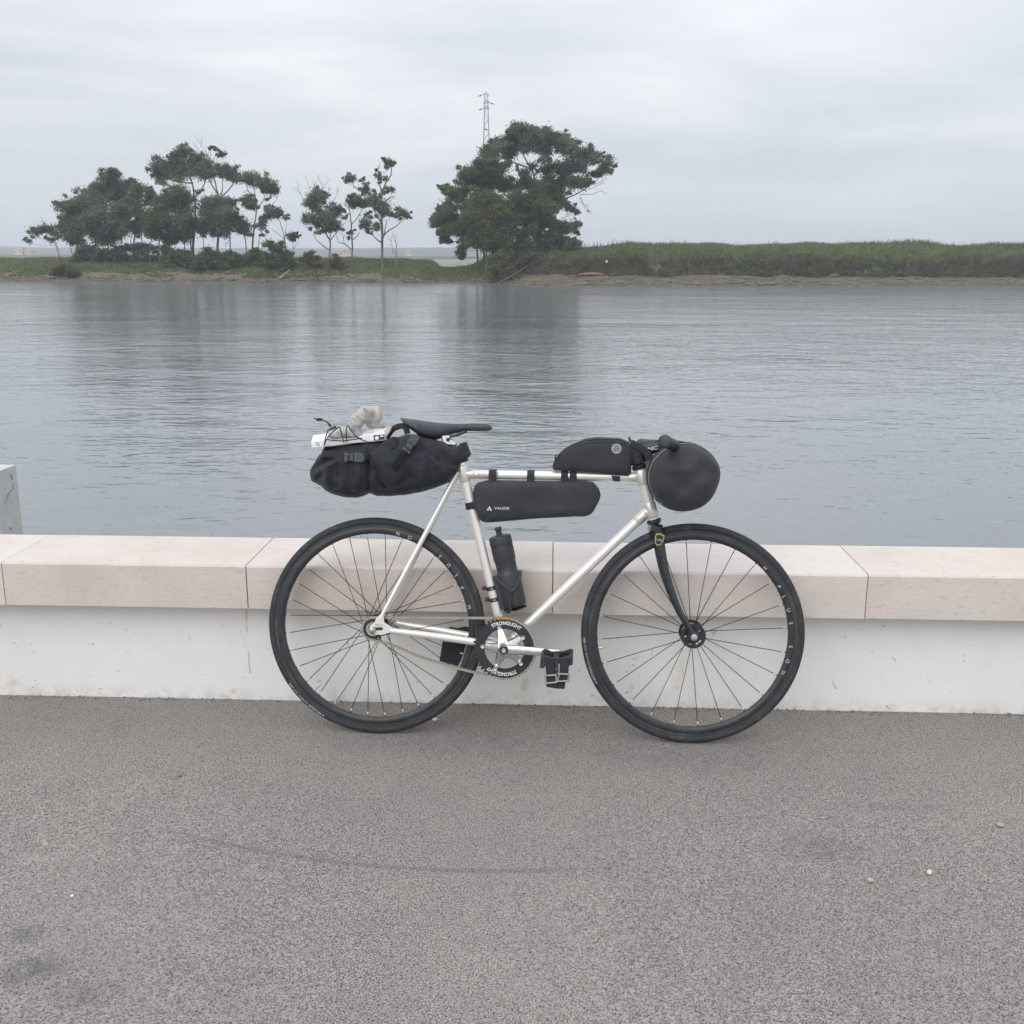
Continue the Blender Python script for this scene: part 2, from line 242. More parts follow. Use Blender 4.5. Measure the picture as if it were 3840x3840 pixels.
  'L9': {'base':[-41.36,138.0,1.78],'trunks':[[(0.0,0.0),(-0.08,2.15),(-0.38,4.18),(-0.73,5.39)],[(-3.3,0.2),(-3.28,2.14),(-2.69,4.58)],[(-1.7,0.1),(-1.57,2.14),(-1.66,4.17)]],'bare':[],'clumps':[(-2.19,5.79,1.03),(-3.28,5.38,0.86),(-1.13,5.79,0.95),(-2.48,4.58,0.95),(-1.68,3.77,1.12),(-2.99,3.36,0.95),(-0.67,3.06,1.12),(-3.39,2.14,0.78),(0.14,5.79,0.75),(0.49,4.58,0.86),(-0.78,4.58,0.95),(0.52,3.37,0.95),(-0.09,2.04,0.86),(1.29,3.77,0.6),(-1.77,2.35,0.86)],'tint':0},
  'L10': {'base':[-39.02,140.0,2.2],'trunks':[[(0.0,0.0),(0.25,2.59),(0.67,4.43),(0.77,6.27),(0.54,7.89)],[(0.67,4.43),(1.62,6.07),(2.02,7.69)],[(0.22,1.97),(1.83,4.03),(2.97,5.25),(3.65,6.07)],[(-0.55,-0.11),(-0.55,1.76),(-0.91,3.0)],[(0.82,5.86),(-0.14,7.08),(-0.3,8.09)]],'bare':[],'clumps':[(0.77,8.19,1.05),(-0.29,8.29,0.79),(1.82,7.89,0.87),(3.08,7.49,0.87),(3.52,6.88,0.48),(0.37,8.54,0.66),(2.62,6.88,0.61),(-0.63,5.96,0.74),(-0.04,5.15,0.7),(-0.89,5.25,0.66),(1.89,5.05,0.28),(-1.03,2.79,0.83),(-0.44,1.76,0.66),(-1.53,2.38,0.66),(1.94,6.03,0.26)],'tint':0},
  'L11': {'base':[-34.49,139.0,2.56],'trunks':[[(0.0,0.0),(-0.29,1.6),(-0.56,2.62),(-0.92,3.84)],[(0.01,0.16),(-0.84,1.19),(-1.66,1.8)],[(-0.06,0.58),(0.16,2.01),(0.32,3.03)],[(-3.46,0.16),(-2.97,1.39),(-2.26,2.62)]],'bare':[],'clumps':[(-1.02,4.04,0.61),(-1.37,3.43,0.65),(-0.68,3.64,0.48),(-2.46,3.02,0.48),(-2.4,1.96,0.56),(0.33,3.27,0.39),(-3.09,1.14,0.28),(-1.55,4.04,0.43)],'tint':0},
  'L12': {'base':[-33.29,138.0,1.18],'trunks':[[(0.0,0.0),(-0.0,0.92),(-0.03,1.74)],[(-0.01,0.72),(0.49,1.33),(0.71,1.64)]],'bare':[],'clumps':[(-0.53,2.35,0.43),(0.22,2.45,0.39),(0.57,2.25,0.28),(-0.02,1.84,0.32)],'tint':0},
  'M1': {'base':[-28.46,137.0,0.81],'trunks':[[(0.0,0.0),(0.1,2.07),(-0.41,3.13),(-0.53,4.66),(-0.36,6.06)],[(0.1,2.07),(0.27,3.25),(0.21,4.89)],[(0.1,2.07),(1.0,3.02),(1.88,3.84),(2.39,4.37)],[(-0.06,1.07),(-0.83,1.72),(-1.48,2.42),(-1.81,3.36)],[(-0.46,3.48),(-1.14,4.65),(-1.99,4.89)],[(-0.44,5.36),(-1.07,6.52),(-1.26,7.68)],[(0.22,3.6),(0.82,4.89),(0.85,5.82)]],'bare':[[(-1.55,6.52),(-2.88,6.75),(-3.32,7.91),(-4.37,8.37)],[(-3.21,7.68),(-3.54,8.37),(-3.46,8.95)],[(-1.74,8.02),(-2.09,8.37),(-2.29,9.18),(-2.52,9.64)],[(-1.48,8.26),(-1.58,8.95),(-1.74,9.41)],[(-0.76,8.03),(-0.37,8.83),(0.27,9.58)],[(-0.5,8.49),(-0.95,9.41),(-1.11,9.98)],[(0.31,6.06),(0.3,7.22),(0.35,8.6)],[(0.45,6.52),(1.1,7.45),(1.41,8.49)]],'clumps':[(-1.26,7.79,0.6),(-1.89,7.21,0.65),(-0.55,7.33,0.6),(-2.53,6.4,0.55),(-1.55,6.52,0.62),(-1.1,5.59,0.57),(-1.87,4.89,0.7),(-2.3,4.65,0.5),(-1.03,4.42,0.62),(0.11,5.36,0.62),(0.86,6.06,0.6),(1.14,5.36,0.57),(0.56,4.42,0.62),(-0.17,4.66,0.62),(1.09,3.84,0.52),(0.04,3.6,0.52),(-1.66,4.07,0.5),(-0.96,3.13,0.35),(-0.41,7.8,0.37),(-2.39,6.87,0.37)],'tint':0},
  'M2': {'base':[-25.8,138.0,0.45],'trunks':[[(0.0,0.0),(0.05,2.21),(0.04,4.34),(0.02,6.22),(0.18,7.39)],[(0.08,4.46),(1.04,5.52),(1.81,6.57)],[(0.06,2.56),(0.72,3.04),(1.17,3.63)],[(-0.0,1.49),(-0.91,2.2),(-1.53,2.32),(-1.86,3.39)],[(0.02,5.75),(-0.54,5.87),(-0.71,6.22)]],'bare':[[(-1.04,2.2),(-0.95,3.04),(-1.24,3.39)],[(-0.16,6.34),(-0.75,6.92),(-0.86,7.27)]],'clumps':[(0.24,7.39,0.53),(0.08,6.86,0.43),(1.23,7.62,0.43),(1.83,7.28,0.5),(2.31,6.98,0.43),(0.91,7.1,0.43),(-0.78,6.22,0.25),(-0.56,5.28,0.23),(-0.25,3.51,0.3),(-0.22,2.8,0.2),(1.57,6.92,0.35),(0.26,7.8,0.28)],'tint':0},
  'M3': {'base':[-21.75,137.0,0.36],'trunks':[[(0.0,0.0),(0.01,2.9),(0.06,4.66),(0.11,6.52),(0.28,8.37),(0.73,9.64),(1.36,10.78),(1.33,11.7)],[(0.06,4.66),(-0.7,5.94),(-1.37,7.68),(-2.5,8.54),(-3.33,9.06)],[(0.01,2.9),(0.77,3.78),(2.0,4.54),(2.69,5.24)],[(-0.06,2.43),(-0.9,3.07),(-1.3,3.83)],[(0.2,2.96),(0.47,4.07),(0.5,5.12)],[(0.28,8.37),(0.06,9.29),(0.08,10.1)],[(0.43,7.1),(1.11,7.8),(1.72,7.91)],[(0.34,8.37),(1.01,8.6)]],'bare':[[(-0.09,10.44),(-0.26,11.01),(-0.36,11.7)],[(-0.25,11.24),(0.01,11.81)],[(0.11,8.95),(-0.42,9.52)],[(0.85,7.1),(1.84,7.91)]],'clumps':[(0.92,12.15,0.22),(1.33,11.81,0.42),(1.71,11.9,0.27),(0.09,10.33,0.45),(0.44,10.1,0.27),(0.07,9.64,0.16),(-3.54,10.09,0.5),(-3.82,9.63,0.32),(-3.18,9.98,0.37),(-2.39,10.19,0.21),(-2.11,9.41,0.37),(-2.97,8.94,0.2),(-1.9,8.48,0.37),(-0.33,8.26,0.27),(-0.83,7.68,0.37),(-0.35,7.56,0.44),(0.24,6.98,0.62),(-0.37,6.75,0.47),(0.71,6.4,0.5),(0.22,6.05,0.6),(1.06,5.82,0.27),(-0.93,8.6,0.19),(0.89,8.6,0.37),(1.38,8.83,0.37),(-1.32,7.45,0.44),(-1.97,5.93,0.31),(-1.01,5.7,0.21),(-1.4,4.77,0.6),(-1.9,4.3,0.45),(-1.05,4.3,0.5),(-1.92,3.66,0.27),(2.28,6.06,0.5),(2.03,5.59,0.37),(2.76,5.83,0.45),(3.12,5.59,0.27),(-0.32,3.95,0.16),(1.25,11.18,0.19)],'tint':0},
  'M4': {'base':[-19.85,136.0,0.37],'trunks':[[(0.0,0.0),(0.06,1.59),(-0.02,3.22)],[(-0.05,1.0),(-0.48,1.94),(-0.57,3.22)],[(0.06,1.76),(0.35,2.76)],[(0.15,0.18),(0.39,1.24)]],'bare':[[(0.02,2.41),(-0.27,3.22)],[(-0.52,2.52),(-0.76,2.76)],[(-0.44,1.0),(-0.54,1.7)]],'clumps':[],'tint':0},
  'R1': {'base':[-2.02,140.0,1.51],'trunks':[[(0.0,0.0),(-0.03,3.5),(-0.41,6.88),(-0.78,9.71),(-1.93,11.7),(-2.63,13.35)],[(-0.41,6.88),(1.6,6.54),(4.21,7.05),(6.45,8.39),(7.81,9.55)],[(-0.73,9.38),(0.51,11.21),(0.83,13.02)],[(-0.51,8.38),(1.91,10.05),(3.79,11.7),(5.51,12.19)],[(-1.22,10.38),(-3.31,11.04),(-5.05,11.7)],[(-0.02,1.8),(1.3,2.65),(2.52,3.0)],[(0.79,0.43),(0.77,2.14),(1.64,3.34)]],'bare':[[(5.08,7.22),(6.82,7.3),(7.68,7.64),(8.64,7.3)],[(5.26,6.97),(5.54,6.04),(6.17,5.04)],[(5.09,6.88),(5.8,5.88),(6.87,4.78)],[(6.79,8.39),(8.0,8.89),(8.51,9.3)],[(6.46,7.89),(7.49,8.39),(8.35,8.64)],[(-0.87,9.88),(0.51,10.38),(1.54,11.7)],[(-1.57,11.04),(-2.27,11.04),(-2.97,11.7)],[(-0.35,9.55),(-0.19,11.04),(-0.03,12.69)],[(2.85,4.35),(3.73,4.61),(4.42,4.86)],[(-10.65,8.88),(-10.38,9.54),(-10.46,10.04)]],'clumps':[(-3.15,14.98,0.69),(-1.95,15.11,0.62),(-0.91,14.95,0.62),(-3.67,14.33,0.62),(-2.63,14.17,0.84),(-1.42,14.16,0.91),(0.82,14.49,0.69),(0.65,13.84,0.62),(2.68,14.03,0.62),(3.24,13.51,0.76),(4.24,13.37,0.62),(-5.05,13.35,0.76),(-5.74,12.86,0.62),(-4.36,13.18,0.76),(-2.8,12.85,0.91),(-1.07,12.85,1.06),(0.66,12.69,1.06),(2.39,12.69,0.91),(3.78,12.36,0.91),(5.5,12.36,0.76),(6.37,12.19,0.69),(7.07,11.86,0.62),(7.62,11.86,0.36),(6.56,11.37,0.46),(-6.79,11.87,0.76),(-5.4,11.87,0.91),(-4.01,11.78,0.58),(5.0,11.37,0.69),(8.47,10.91,0.69),(7.96,10.38,0.62),(8.87,10.21,0.46),(7.46,9.72,0.58),(6.76,9.88,0.44),(1.55,10.71,0.69),(2.94,10.38,0.84),(0.87,9.88,0.76),(4.33,10.38,0.91),(5.37,10.21,0.76),(3.3,9.38,0.76),(2.28,8.38,0.91),(1.23,8.05,0.91),(2.47,6.88,0.87),(0.9,6.54,0.91),(3.01,5.87,0.58),(4.06,5.37,0.51),(4.94,5.12,0.31),(2.52,3.0,0.91),(3.4,3.17,0.76),(4.79,3.68,0.47),(4.28,3.0,0.58),(1.65,2.31,0.62),(2.19,1.63,0.76),(4.13,1.3,0.66),(5.19,1.3,0.4),(3.25,1.12,0.76),(-0.21,14.0,0.55),(1.69,13.83,0.51),(4.81,2.66,0.36)],'tint':0},
  'R2': {'base':[-8.89,138.0,1.49],'trunks':[[(0.0,0.0),(-0.17,2.62),(0.02,5.96),(0.55,9.27)],[(-0.87,0.34),(-1.56,2.11),(-2.95,2.95),(-4.34,3.28)],[(-0.07,4.3),(-1.54,6.29),(-3.09,7.28)],[(-2.79,1.77),(-3.66,1.43),(-4.54,1.43)]],'bare':[],'clumps':[(-0.14,10.74,0.9),(0.89,10.25,0.9),(2.26,9.92,0.9),(-0.83,9.59,0.9),(-1.86,9.59,0.75),(-2.56,9.18,0.68),(0.54,8.94,1.04),(-1.18,8.44,1.04),(-2.74,7.95,0.9),(-3.61,7.37,0.75),(-4.81,7.81,0.61),(-5.19,7.86,0.36),(-4.48,7.2,0.36),(1.92,8.61,1.01),(2.96,7.95,0.86),(-0.15,7.62,0.75),(-3.27,6.54,0.9),(-4.23,5.62,0.75),(-4.85,4.95,0.75),(-5.72,4.62,0.68),(-6.42,4.28,0.54),(-6.3,3.44,0.5),(-5.04,3.78,0.9),(-3.64,4.29,0.93),(-4.0,2.95,0.9),(-2.95,2.78,0.93),(-4.88,2.44,0.61),(-4.89,1.76,0.5),(-5.24,1.39,0.29),(-4.37,1.39,0.36),(-2.26,1.94,0.79),(-2.79,0.92,0.54),(-3.07,-0.09,0.57),(-2.98,-0.6,0.29),(-1.9,3.45,0.81),(-2.24,5.46,0.81)],'tint':2},
  'R3': {'base':[-8.44,135.0,1.37],'trunks':[[(0.0,0.0),(-0.08,1.85),(-0.24,4.32),(-0.41,5.95)],[(1.28,0.04),(1.11,1.86),(0.95,4.32)]],'bare':[],'clumps':[(-0.41,6.52,1.02),(-1.42,5.95,0.88),(0.95,6.36,0.88),(-0.07,5.3,1.16),(-1.43,4.64,0.88),(1.29,5.14,1.02),(2.3,5.38,0.84),(-2.11,4.23,0.74),(-0.42,3.66,1.02),(0.94,3.5,0.88),(2.3,4.0,0.84),(-1.1,2.68,0.88),(0.26,2.18,0.88),(0.27,7.0,0.61),(-1.11,1.36,0.77),(-0.08,0.78,0.63),(-2.13,2.34,0.77),(-2.13,1.19,0.6)],'tint':3},
  'R4': {'base':[-4.75,137.0,1.21],'trunks':[[(0.0,0.0),(-0.01,2.05),(0.07,4.55),(0.57,6.86)],[(1.56,0.68),(1.54,2.39),(1.96,4.55)]],'bare':[],'clumps':[(-0.46,7.02,0.89),(0.57,6.2,1.03),(1.94,6.53,1.03),(2.27,7.84,0.89),(2.64,5.38,1.03),(0.93,4.55,1.03),(-0.28,4.54,0.89),(2.3,4.22,0.89),(3.5,4.88,0.89),(1.97,3.05,0.75),(1.28,3.39,0.61),(2.66,2.89,0.61),(0.59,2.38,0.75),(-0.79,2.88,0.89),(-1.82,2.04,0.89),(-0.78,1.38,0.57),(-2.52,1.37,0.75),(-3.56,1.2,0.61),(4.03,3.72,0.75),(3.32,6.2,0.89),(4.35,5.38,0.75),(1.24,8.66,0.75),(0.05,8.5,0.75),(0.95,1.46,0.75),(2.67,1.55,0.71),(0.26,0.96,0.53),(4.06,1.31,0.71),(-2.86,0.78,0.61),(1.81,1.22,0.61),(-1.3,0.79,0.64),(3.12,8.5,0.8),(0.9,9.8,0.68),(1.91,10.77,0.61),(3.27,11.1,0.61),(6.69,8.91,0.86),(7.88,8.83,0.86),(8.73,8.75,0.5)],'tint':2},
 },
 'shrubs': [[-42.59,134.0,-0.38,1.99,2.59,1],[-46.87,135.0,0.09,2.0,1.77,1],[-37.01,135.0,-0.07,2.0,2.19,1],[-34.29,135.0,0.08,1.48,3.16,1],[-40.23,134.5,-0.34,1.68,2.1,1],[-6.45,131.0,0.2,1.28,1.53,3],[2.56,135.0,1.85,1.05,1.23,0],[-27.17,135.0,0.81,0.74,0.64,4],[-30.79,136.0,0.86,1.11,0.99,4],[-59.79,131.0,-1.62,1.43,1.55,4],[-34.67,133.0,0.86,1.33,2.66,1],[-2.01,134.0,0.27,2.44,1.39,4],[-53.2,139.0,0.54,7.38,2.08,0],[-59.77,138.0,0.11,1.94,2.5,0]],
 'pylon': [[-14.38,230.0,33.46],[-14.3,230.0,22.08],[-15.87,230.0,32.85],[-13.66,230.0,32.92],[-15.04,230.0,31.13],[-12.78,230.0,31.27],[-15.88,230.0,30.2],[-13.66,230.0,30.34],[-14.75,230.0,26.2],[-13.9,230.0,26.2]],
 'boat': [[2.55,128.0,-0.85],[6.02,128.0,-0.36]],
 'litter': [[6.16,129.0,0.53]],
 'stumps': [[-28.89,131.0,-1.8],[-22.51,131.0,-1.83],[-48.93,132.0,-1.37],[-41.2,132.0,-1.42],[-40.79,132.0,-1.46],[-39.76,132.0,-1.5],[-39.31,132.0,-1.46],[-38.73,132.0,-1.41],[-38.26,132.0,-1.53],[-37.08,132.0,-1.33],[-35.89,132.0,-1.28],[-34.89,132.0,-1.4],[-34.31,132.0,-1.28],[-37.91,132.0,-1.45]],
 'log': [[-6.76,129.0,-0.82],[-3.26,130.0,-0.02],[-33.43,131.0,-1.47],[-32.33,132.0,-0.56]],
 'houses': [[[-143.3,700.0,0.79],[-135.97,700.0,3.96]],[[-109.35,800.0,0.87],[-105.37,800.0,3.44]],[[-403.53,800.0,1.3],[-396.87,800.0,4.67]],[[-394.77,800.0,0.84],[-389.75,800.0,3.14]],[[-140.91,720.0,1.54],[-136.29,720.0,4.67]]],
 'bird': [[4.23,139.5,6.66]],
 'pebbles': [[1.181,2.546],[0.921,2.317],[0.769,2.278],[-0.363,3.122],[-1.097,2.134],[-1.043,2.717],[0.532,2.828],[0.732,2.855]],
 'stains': [[-1.13,1.99],[-1.05,1.87],[-0.94,1.81],[0.67,2.42],[-0.29,3.01],[0.43,2.92]],  # the last two mark shade by the wall, painted into the asphalt
 'skid': [[-0.971,2.346],[-0.558,2.289],[-0.194,2.275],[0.075,2.34]],
}

# ------------------------------------------------------------------ materials
def new_mat(name):
    m = bpy.data.materials.new(name)
    m.use_nodes = True
    return m, m.node_tree.nodes, m.node_tree.links, m.node_tree.nodes['Principled BSDF']

def N_(ns, t, **kw):
    n = ns.new(t)
    for k, v in kw.items():
        if k in n.inputs.keys():
            n.inputs[k].default_value = v
        else:
            setattr(n, k, v)
    return n

def c4(c):
    return (c[0], c[1], c[2], 1.0)

def pm(name, a, b=None, rough=0.6, metal=0.0, scale=20.0, detail=4.0, lo=0.35, hi=0.65, bump=0.0, bscale=None,
       bdist=0.002, spec=0.5, stretch=(1, 1, 1), sheen=0.0, coat=0.0, rvar=0.0, obj=True):
    """two-tone procedural material with grain"""
    m, ns, ls, p = new_mat(name)
    b = b or a
    tc = N_(ns, 'ShaderNodeTexCoord')
    mp = N_(ns, 'ShaderNodeMapping'); mp.inputs['Scale'].default_value = stretch
    ls.new(tc.outputs['Object' if obj else 'Generated'], mp.inputs[0])
    no = N_(ns, 'ShaderNodeTexNoise', Scale=scale, Detail=detail, Roughness=0.6)
    ls.new(mp.outputs[0], no.inputs['Vector'])
    cr = N_(ns, 'ShaderNodeValToRGB')
    cr.color_ramp.elements[0].position = lo; cr.color_ramp.elements[0].color = c4(a)
    cr.color_ramp.elements[1].position = hi; cr.color_ramp.elements[1].color = c4(b)
    ls.new(no.outputs['Fac'], cr.inputs[0])
    ls.new(cr.outputs[0], p.inputs['Base Color'])
    p.inputs['Roughness'].default_value = rough
    p.inputs['Metallic'].default_value = metal
    p.inputs['Specular IOR Level'].default_value = spec
    p.inputs['Sheen Weight'].default_value = sheen
    p.inputs['Coat Weight'].default_value = coat
    if rvar:
        mr = N_(ns, 'ShaderNodeMapRange')
        mr.inputs['To Min'].default_value = rough - rvar; mr.inputs['To Max'].default_value = rough + rvar
        ls.new(no.outputs['Fac'], mr.inputs['Value']); ls.new(mr.outputs[0], p.inputs['Roughness'])
    if bump:
        bn = N_(ns, 'ShaderNodeTexNoise', Scale=bscale or scale * 3, Detail=5.0, Roughness=0.65)
        ls.new(mp.outputs[0], bn.inputs['Vector'])
        bu = N_(ns, 'ShaderNodeBump', Strength=bump, Distance=bdist)
        ls.new(bn.outputs['Fac'], bu.inputs['Height'])
        ls.new(bu.outputs[0], p.inputs['Normal'])
    return m

# ------------------------------------------------------------------ mesh helpers
def tag(o, label=None, cat=None, group=None, kind=None):
    if label: o['label'] = label
    if cat: o['category'] = cat
    if group: o['group'] = group
    if kind: o['kind'] = kind
    return o

def empty(name, loc=(0, 0, 0), rot=(0, 0, 0), parent=None):
    o = bpy.data.objects.new(name, None)
    o.empty_display_size = 0.05
    o.location = loc; o.rotation_euler = rot
    COL.objects.link(o)
    o.parent = parent
    return o

def mesh(name, v, f, mat, parent=None, smooth=True, loc=(0, 0, 0), rot=(0, 0, 0), mats=None, mi=None):
    me = bpy.data.meshes.new(name)
    me.from_pydata([tuple(map(float, q)) for q in v] if not isinstance(v, np.ndarray) else v.tolist(), [], f if isinstance(f, list) else f.tolist())
    for m in (mats or [mat]):
        me.materials.append(m)
    if mi is not None:
        me.polygons.foreach_set('material_index', np.asarray(mi, dtype=np.int32))
    me.update()
    if smooth:
        me.polygons.foreach_set('use_smooth', np.ones(len(me.polygons), dtype=bool))
        try:
            me.set_sharp_from_angle(angle=R(40))
        except Exception:
            pass
    o = bpy.data.objects.new(name, me)
    o.location = loc; o.rotation_euler = rot
    COL.objects.link(o)
    o.parent = parent
    return o

def place(src, name, parent, loc=(0, 0, 0), rot=(0, 0, 0), scale=None):
    o = src.copy()
    o.name = name
    o.location = loc; o.rotation_euler = rot
    if scale: o.scale = scale
    COL.objects.link(o)
    o.parent = parent
    return o

def merge(*parts):
    V, F = [], []
    for v, f in parts:
        n = len(V)
        V += [tuple(q) for q in v]
        F += [tuple(i + n for i in q) for q in f]
    return V, F

def tube(pts, rad, seg=10, cap=True, flat=None, side=None):
    """swept tube through pts; rad a number or list; flat=(a,b) scales along side/normal"""
    P = [Vector(q) for q in pts]
    n = len(P)
    rad = [rad] * n if isinstance(rad, (int, float)) else list(rad)
    V, F = [], []
    t0 = (P[1] - P[0]).normalized()
    ref = Vector(side) if side else (Vector((0, 1, 0)) if abs(t0.y) < 0.9 else Vector((1, 0, 0)))
    a = (ref - t0 * ref.dot(t0)).normalized()
    for i in range(n):
        t = ((P[min(i + 1, n - 1)] - P[i]).normalized() + (P[i] - P[max(i - 1, 0)]).normalized())
        if t.length < 1e-9: t = t0
        t.normalize()
        a = (a - t * a.dot(t)).normalized()
        b = t.cross(a)
        fa, fb = flat if flat else (1, 1)
        for k in range(seg):
            th = 2 * math.pi * k / seg
            V.append(P[i] + (a * math.cos(th) * fa + b * math.sin(th) * fb) * rad[i])
    for i in range(n - 1):
        for k in range(seg):
            k2 = (k + 1) % seg
            F.append((i * seg + k, i * seg + k2, (i + 1) * seg + k2, (i + 1) * seg + k))
    if cap:
        F.append(tuple(range(seg - 1, -1, -1)))
        F.append(tuple(range((n - 1) * seg, n * seg)))
    return V, F

def smooth_path(pts, k=4):
    """Catmull-Rom through pts"""
    P = [Vector(q) for q in pts]
    out = []
    for i in range(len(P) - 1):
        p0, p1, p2, p3 = P[max(i - 1, 0)], P[i], P[i + 1], P[min(i + 2, len(P) - 1)]
        for j in range(k):
            t = j / k
            out.append(0.5 * ((2 * p1) + (p2 - p0) * t + (2 * p0 - 5 * p1 + 4 * p2 - p3) * t * t + (3 * p1 - p0 - 3 * p2 + p3) * t ** 3))
    out.append(P[-1])
    return out

def lathe(prof, c, axis, seg=32):
    """prof: (radius, along axis)"""
    ax = Vector(axis).normalized()
    ref = Vector((0, 0, 1)) if abs(ax.z) < 0.9 else Vector((1, 0, 0))
    a = (ref - ax * ref.dot(ax)).normalized()
    b = ax.cross(a)
    c = Vector(c)
    V, F, n = [], [], len(prof)
    for k in range(seg):
        th = 2 * math.pi * k / seg
        d = a * math.cos(th) + b * math.sin(th)
        for r, h in prof:
            V.append(c + ax * h + d * r)
    for k in range(seg):
        k2 = (k + 1) % seg
        for i in range(n - 1):
            F.append((k * n + i, k2 * n + i, k2 * n + i + 1, k * n + i + 1))
    return V, F

def prism(poly, y0, y1, bev=0.0):
    """xz outline extruded along y (front y0 < y1), chamfered towards y0 and y1"""
    P = [Vector((x, z)) for x, z in poly]
    n = len(P)
    area = sum(P[i].x * P[(i + 1) % n].y - P[(i + 1) % n].x * P[i].y for i in range(n))
    if area < 0: P.reverse()
    ins = []
    for i in range(n):
        e1 = (P[i] - P[i - 1]).normalized(); e2 = (P[(i + 1) % n] - P[i]).normalized()
        m = (Vector((-e1.y, e1.x)) + Vector((-e2.y, e2.x)))
        m = m.normalized() / max(0.5, m.length / 2) if m.length > 1e-6 else Vector((-e1.y, e1.x))
        ins.append(P[i] + m * bev)
    rings = [(ins, y0), (P, y0 + bev), (P, y1 - bev), (ins, y1)] if bev else [(P, y0), (P, y1)]
    V = [(q.x, y, q.y) for ring, y in rings for q in ring]
    F = []
    for k in range(len(rings) - 1):
        for i in range(n):
            j = (i + 1) % n
            F.append((k * n + i, k * n + j, (k + 1) * n + j, (k + 1) * n + i))
    F.append(tuple(range(n - 1, -1, -1)))
    F.append(tuple(range((len(rings) - 1) * n, len(rings) * n)))
    return V, [tuple(reversed(f)) for f in F]

def box(c, s, rot=None, bev=0.0):
    x, y, z = s[0] / 2, s[1] / 2, s[2] / 2
    V, F = prism([(-x, -z), (x, -z), (x, z), (-x, z)], -y, y, bev)
    M = rot.to_matrix() if rot else Matrix.Identity(3)
    return [M @ Vector(q) + Vector(c) for q in V], F

def span(poly, x):
    zs = []
    n = len(poly)
    for i in range(n):
        (x0, z0), (x1, z1) = poly[i], poly[(i + 1) % n]
        if (x0 <= x < x1) or (x1 <= x < x0):
            zs.append(z0 + (z1 - z0) * (x - x0) / (x1 - x0))
    return (min(zs), max(zs)) if len(zs) >= 2 else None

def bag(poly, hw, yc=0.0, n=2.6, cols=40, seg=40, wr=0.0, wscale=18.0, p=4.0, seed=0.0, ridge=0.0):
    """stuffed shape: xz outline, half width hw(t) across y, superellipse sections, wrinkles wr"""
    xs = [q[0] for q in poly]
    x0, x1 = min(xs), max(xs)
    V, F = [], []
    ring = []
    for i in range(cols + 1):
        t = 0.5 - 0.5 * math.cos(math.pi * i / cols)
        t = 0.5 * t + 0.5 * i / cols
        x = x0 + (x1 - x0) * min(max(t, 0.002), 0.998)
        s = span(poly, x)
        if not s: continue
        zm, hz = (s[0] + s[1]) / 2, (s[1] - s[0]) / 2
        taper = max(0.06, (1 - abs(2 * t - 1) ** p)) ** (1 / p)
        w = (hw(t) if callable(hw) else hw) * taper
        ring.append(len(V) // seg)
        for k in range(seg):
            th = 2 * math.pi * k / seg
            cz, cy = math.sin(th), math.cos(th)
            z = zm + hz * math.copysign(abs(cz) ** (2 / n), cz)
            y = yc + w * math.copysign(abs(cy) ** (2 / n), cy)
            q = Vector((x, y, z))
            if wr:
                d = noise.noise(Vector((x * wscale + seed, y * wscale * 0.6, z * wscale * 1.4))) \
                    + 0.5 * noise.noise(Vector((x * wscale * 2.3, y * wscale, z * wscale * 2.6 + seed)))
                q += Vector((0.15 * cy, cy, 0.35 * cz)) * d * wr
            if ridge:
                # pulled cloth: sharp creases where two soft fields cross zero
                u_ = noise.noise(Vector((x * 9 + z * 6 + seed, y * 4, z * 11 - x * 5)))
                v_ = noise.noise(Vector((x * 21 - z * 9, y * 7 + seed, z * 23 + x * 8)))
                q += Vector((0, cy, 0.25 * cz)) * (-(max(0.0, 1 - abs(u_) * 5.0) ** 1.5) * ridge - (max(0.0, 1 - abs(v_) * 4.0) ** 1.5) * ridge * 0.4)
            V.append(q)
    m = len(V) // seg
    for i in range(m - 1):
        for k in range(seg):
            k2 = (k + 1) % seg
            F.append((i * seg + k, (i + 1) * seg + k, (i + 1) * seg + k2, i * seg + k2))
    F.append(tuple(range(seg)))
    F.append(tuple(range(m * seg - 1, (m - 1) * seg - 1, -1)))
    return V, F

# ------------------------------------------------------------------ lettering
def text_mesh(s, h, bold=0.0):
    """triangulated letters, lower left at 0,0, cap height h; returns verts (x,y), faces, width"""
    cu = bpy.data.curves.new('t', 'FONT')
    cu.body = s; cu.size = 1.0; cu.offset = bold
    o = bpy.data.objects.new('t', cu)
    COL.objects.link(o)
    dg = bpy.context.evaluated_depsgraph_get()
    me = bpy.data.meshes.new_from_object(o.evaluated_get(dg))
    V = np.array([v.co[:] for v in me.vertices])
    F = [tuple(q.vertices) for q in me.polygons]
    bpy.data.objects.remove(o); bpy.data.curves.remove(cu); bpy.data.meshes.remove(me)
    V = V[:, :2]
    V[:, 0] -= V[:, 0].min()
    k = h / 0.69
    return V * k, F, float(V[:, 0].max() * k)

def arc_text(name, s, c, rad, mid, h, span_deg, y, mat, parent, inward=False, bold=0.0):
    """letters on a circle in the xz plane at depth y, read clockwise (tops outward) or the other way"""
    V, F, w = text_mesh(s, h, bold)
    out = []
    for a, b in V:
        t = a / w - 0.5
        if inward:
            th = R(mid + t * span_deg); r = rad - (b - h / 2)
        else:
            th = R(mid - t * span_deg); r = rad + (b - h / 2)
        out.append((c[0] + r * math.cos(th), y, c[1] + r * math.sin(th)))
    return mesh(name, out, F, mat, parent, smooth=False)

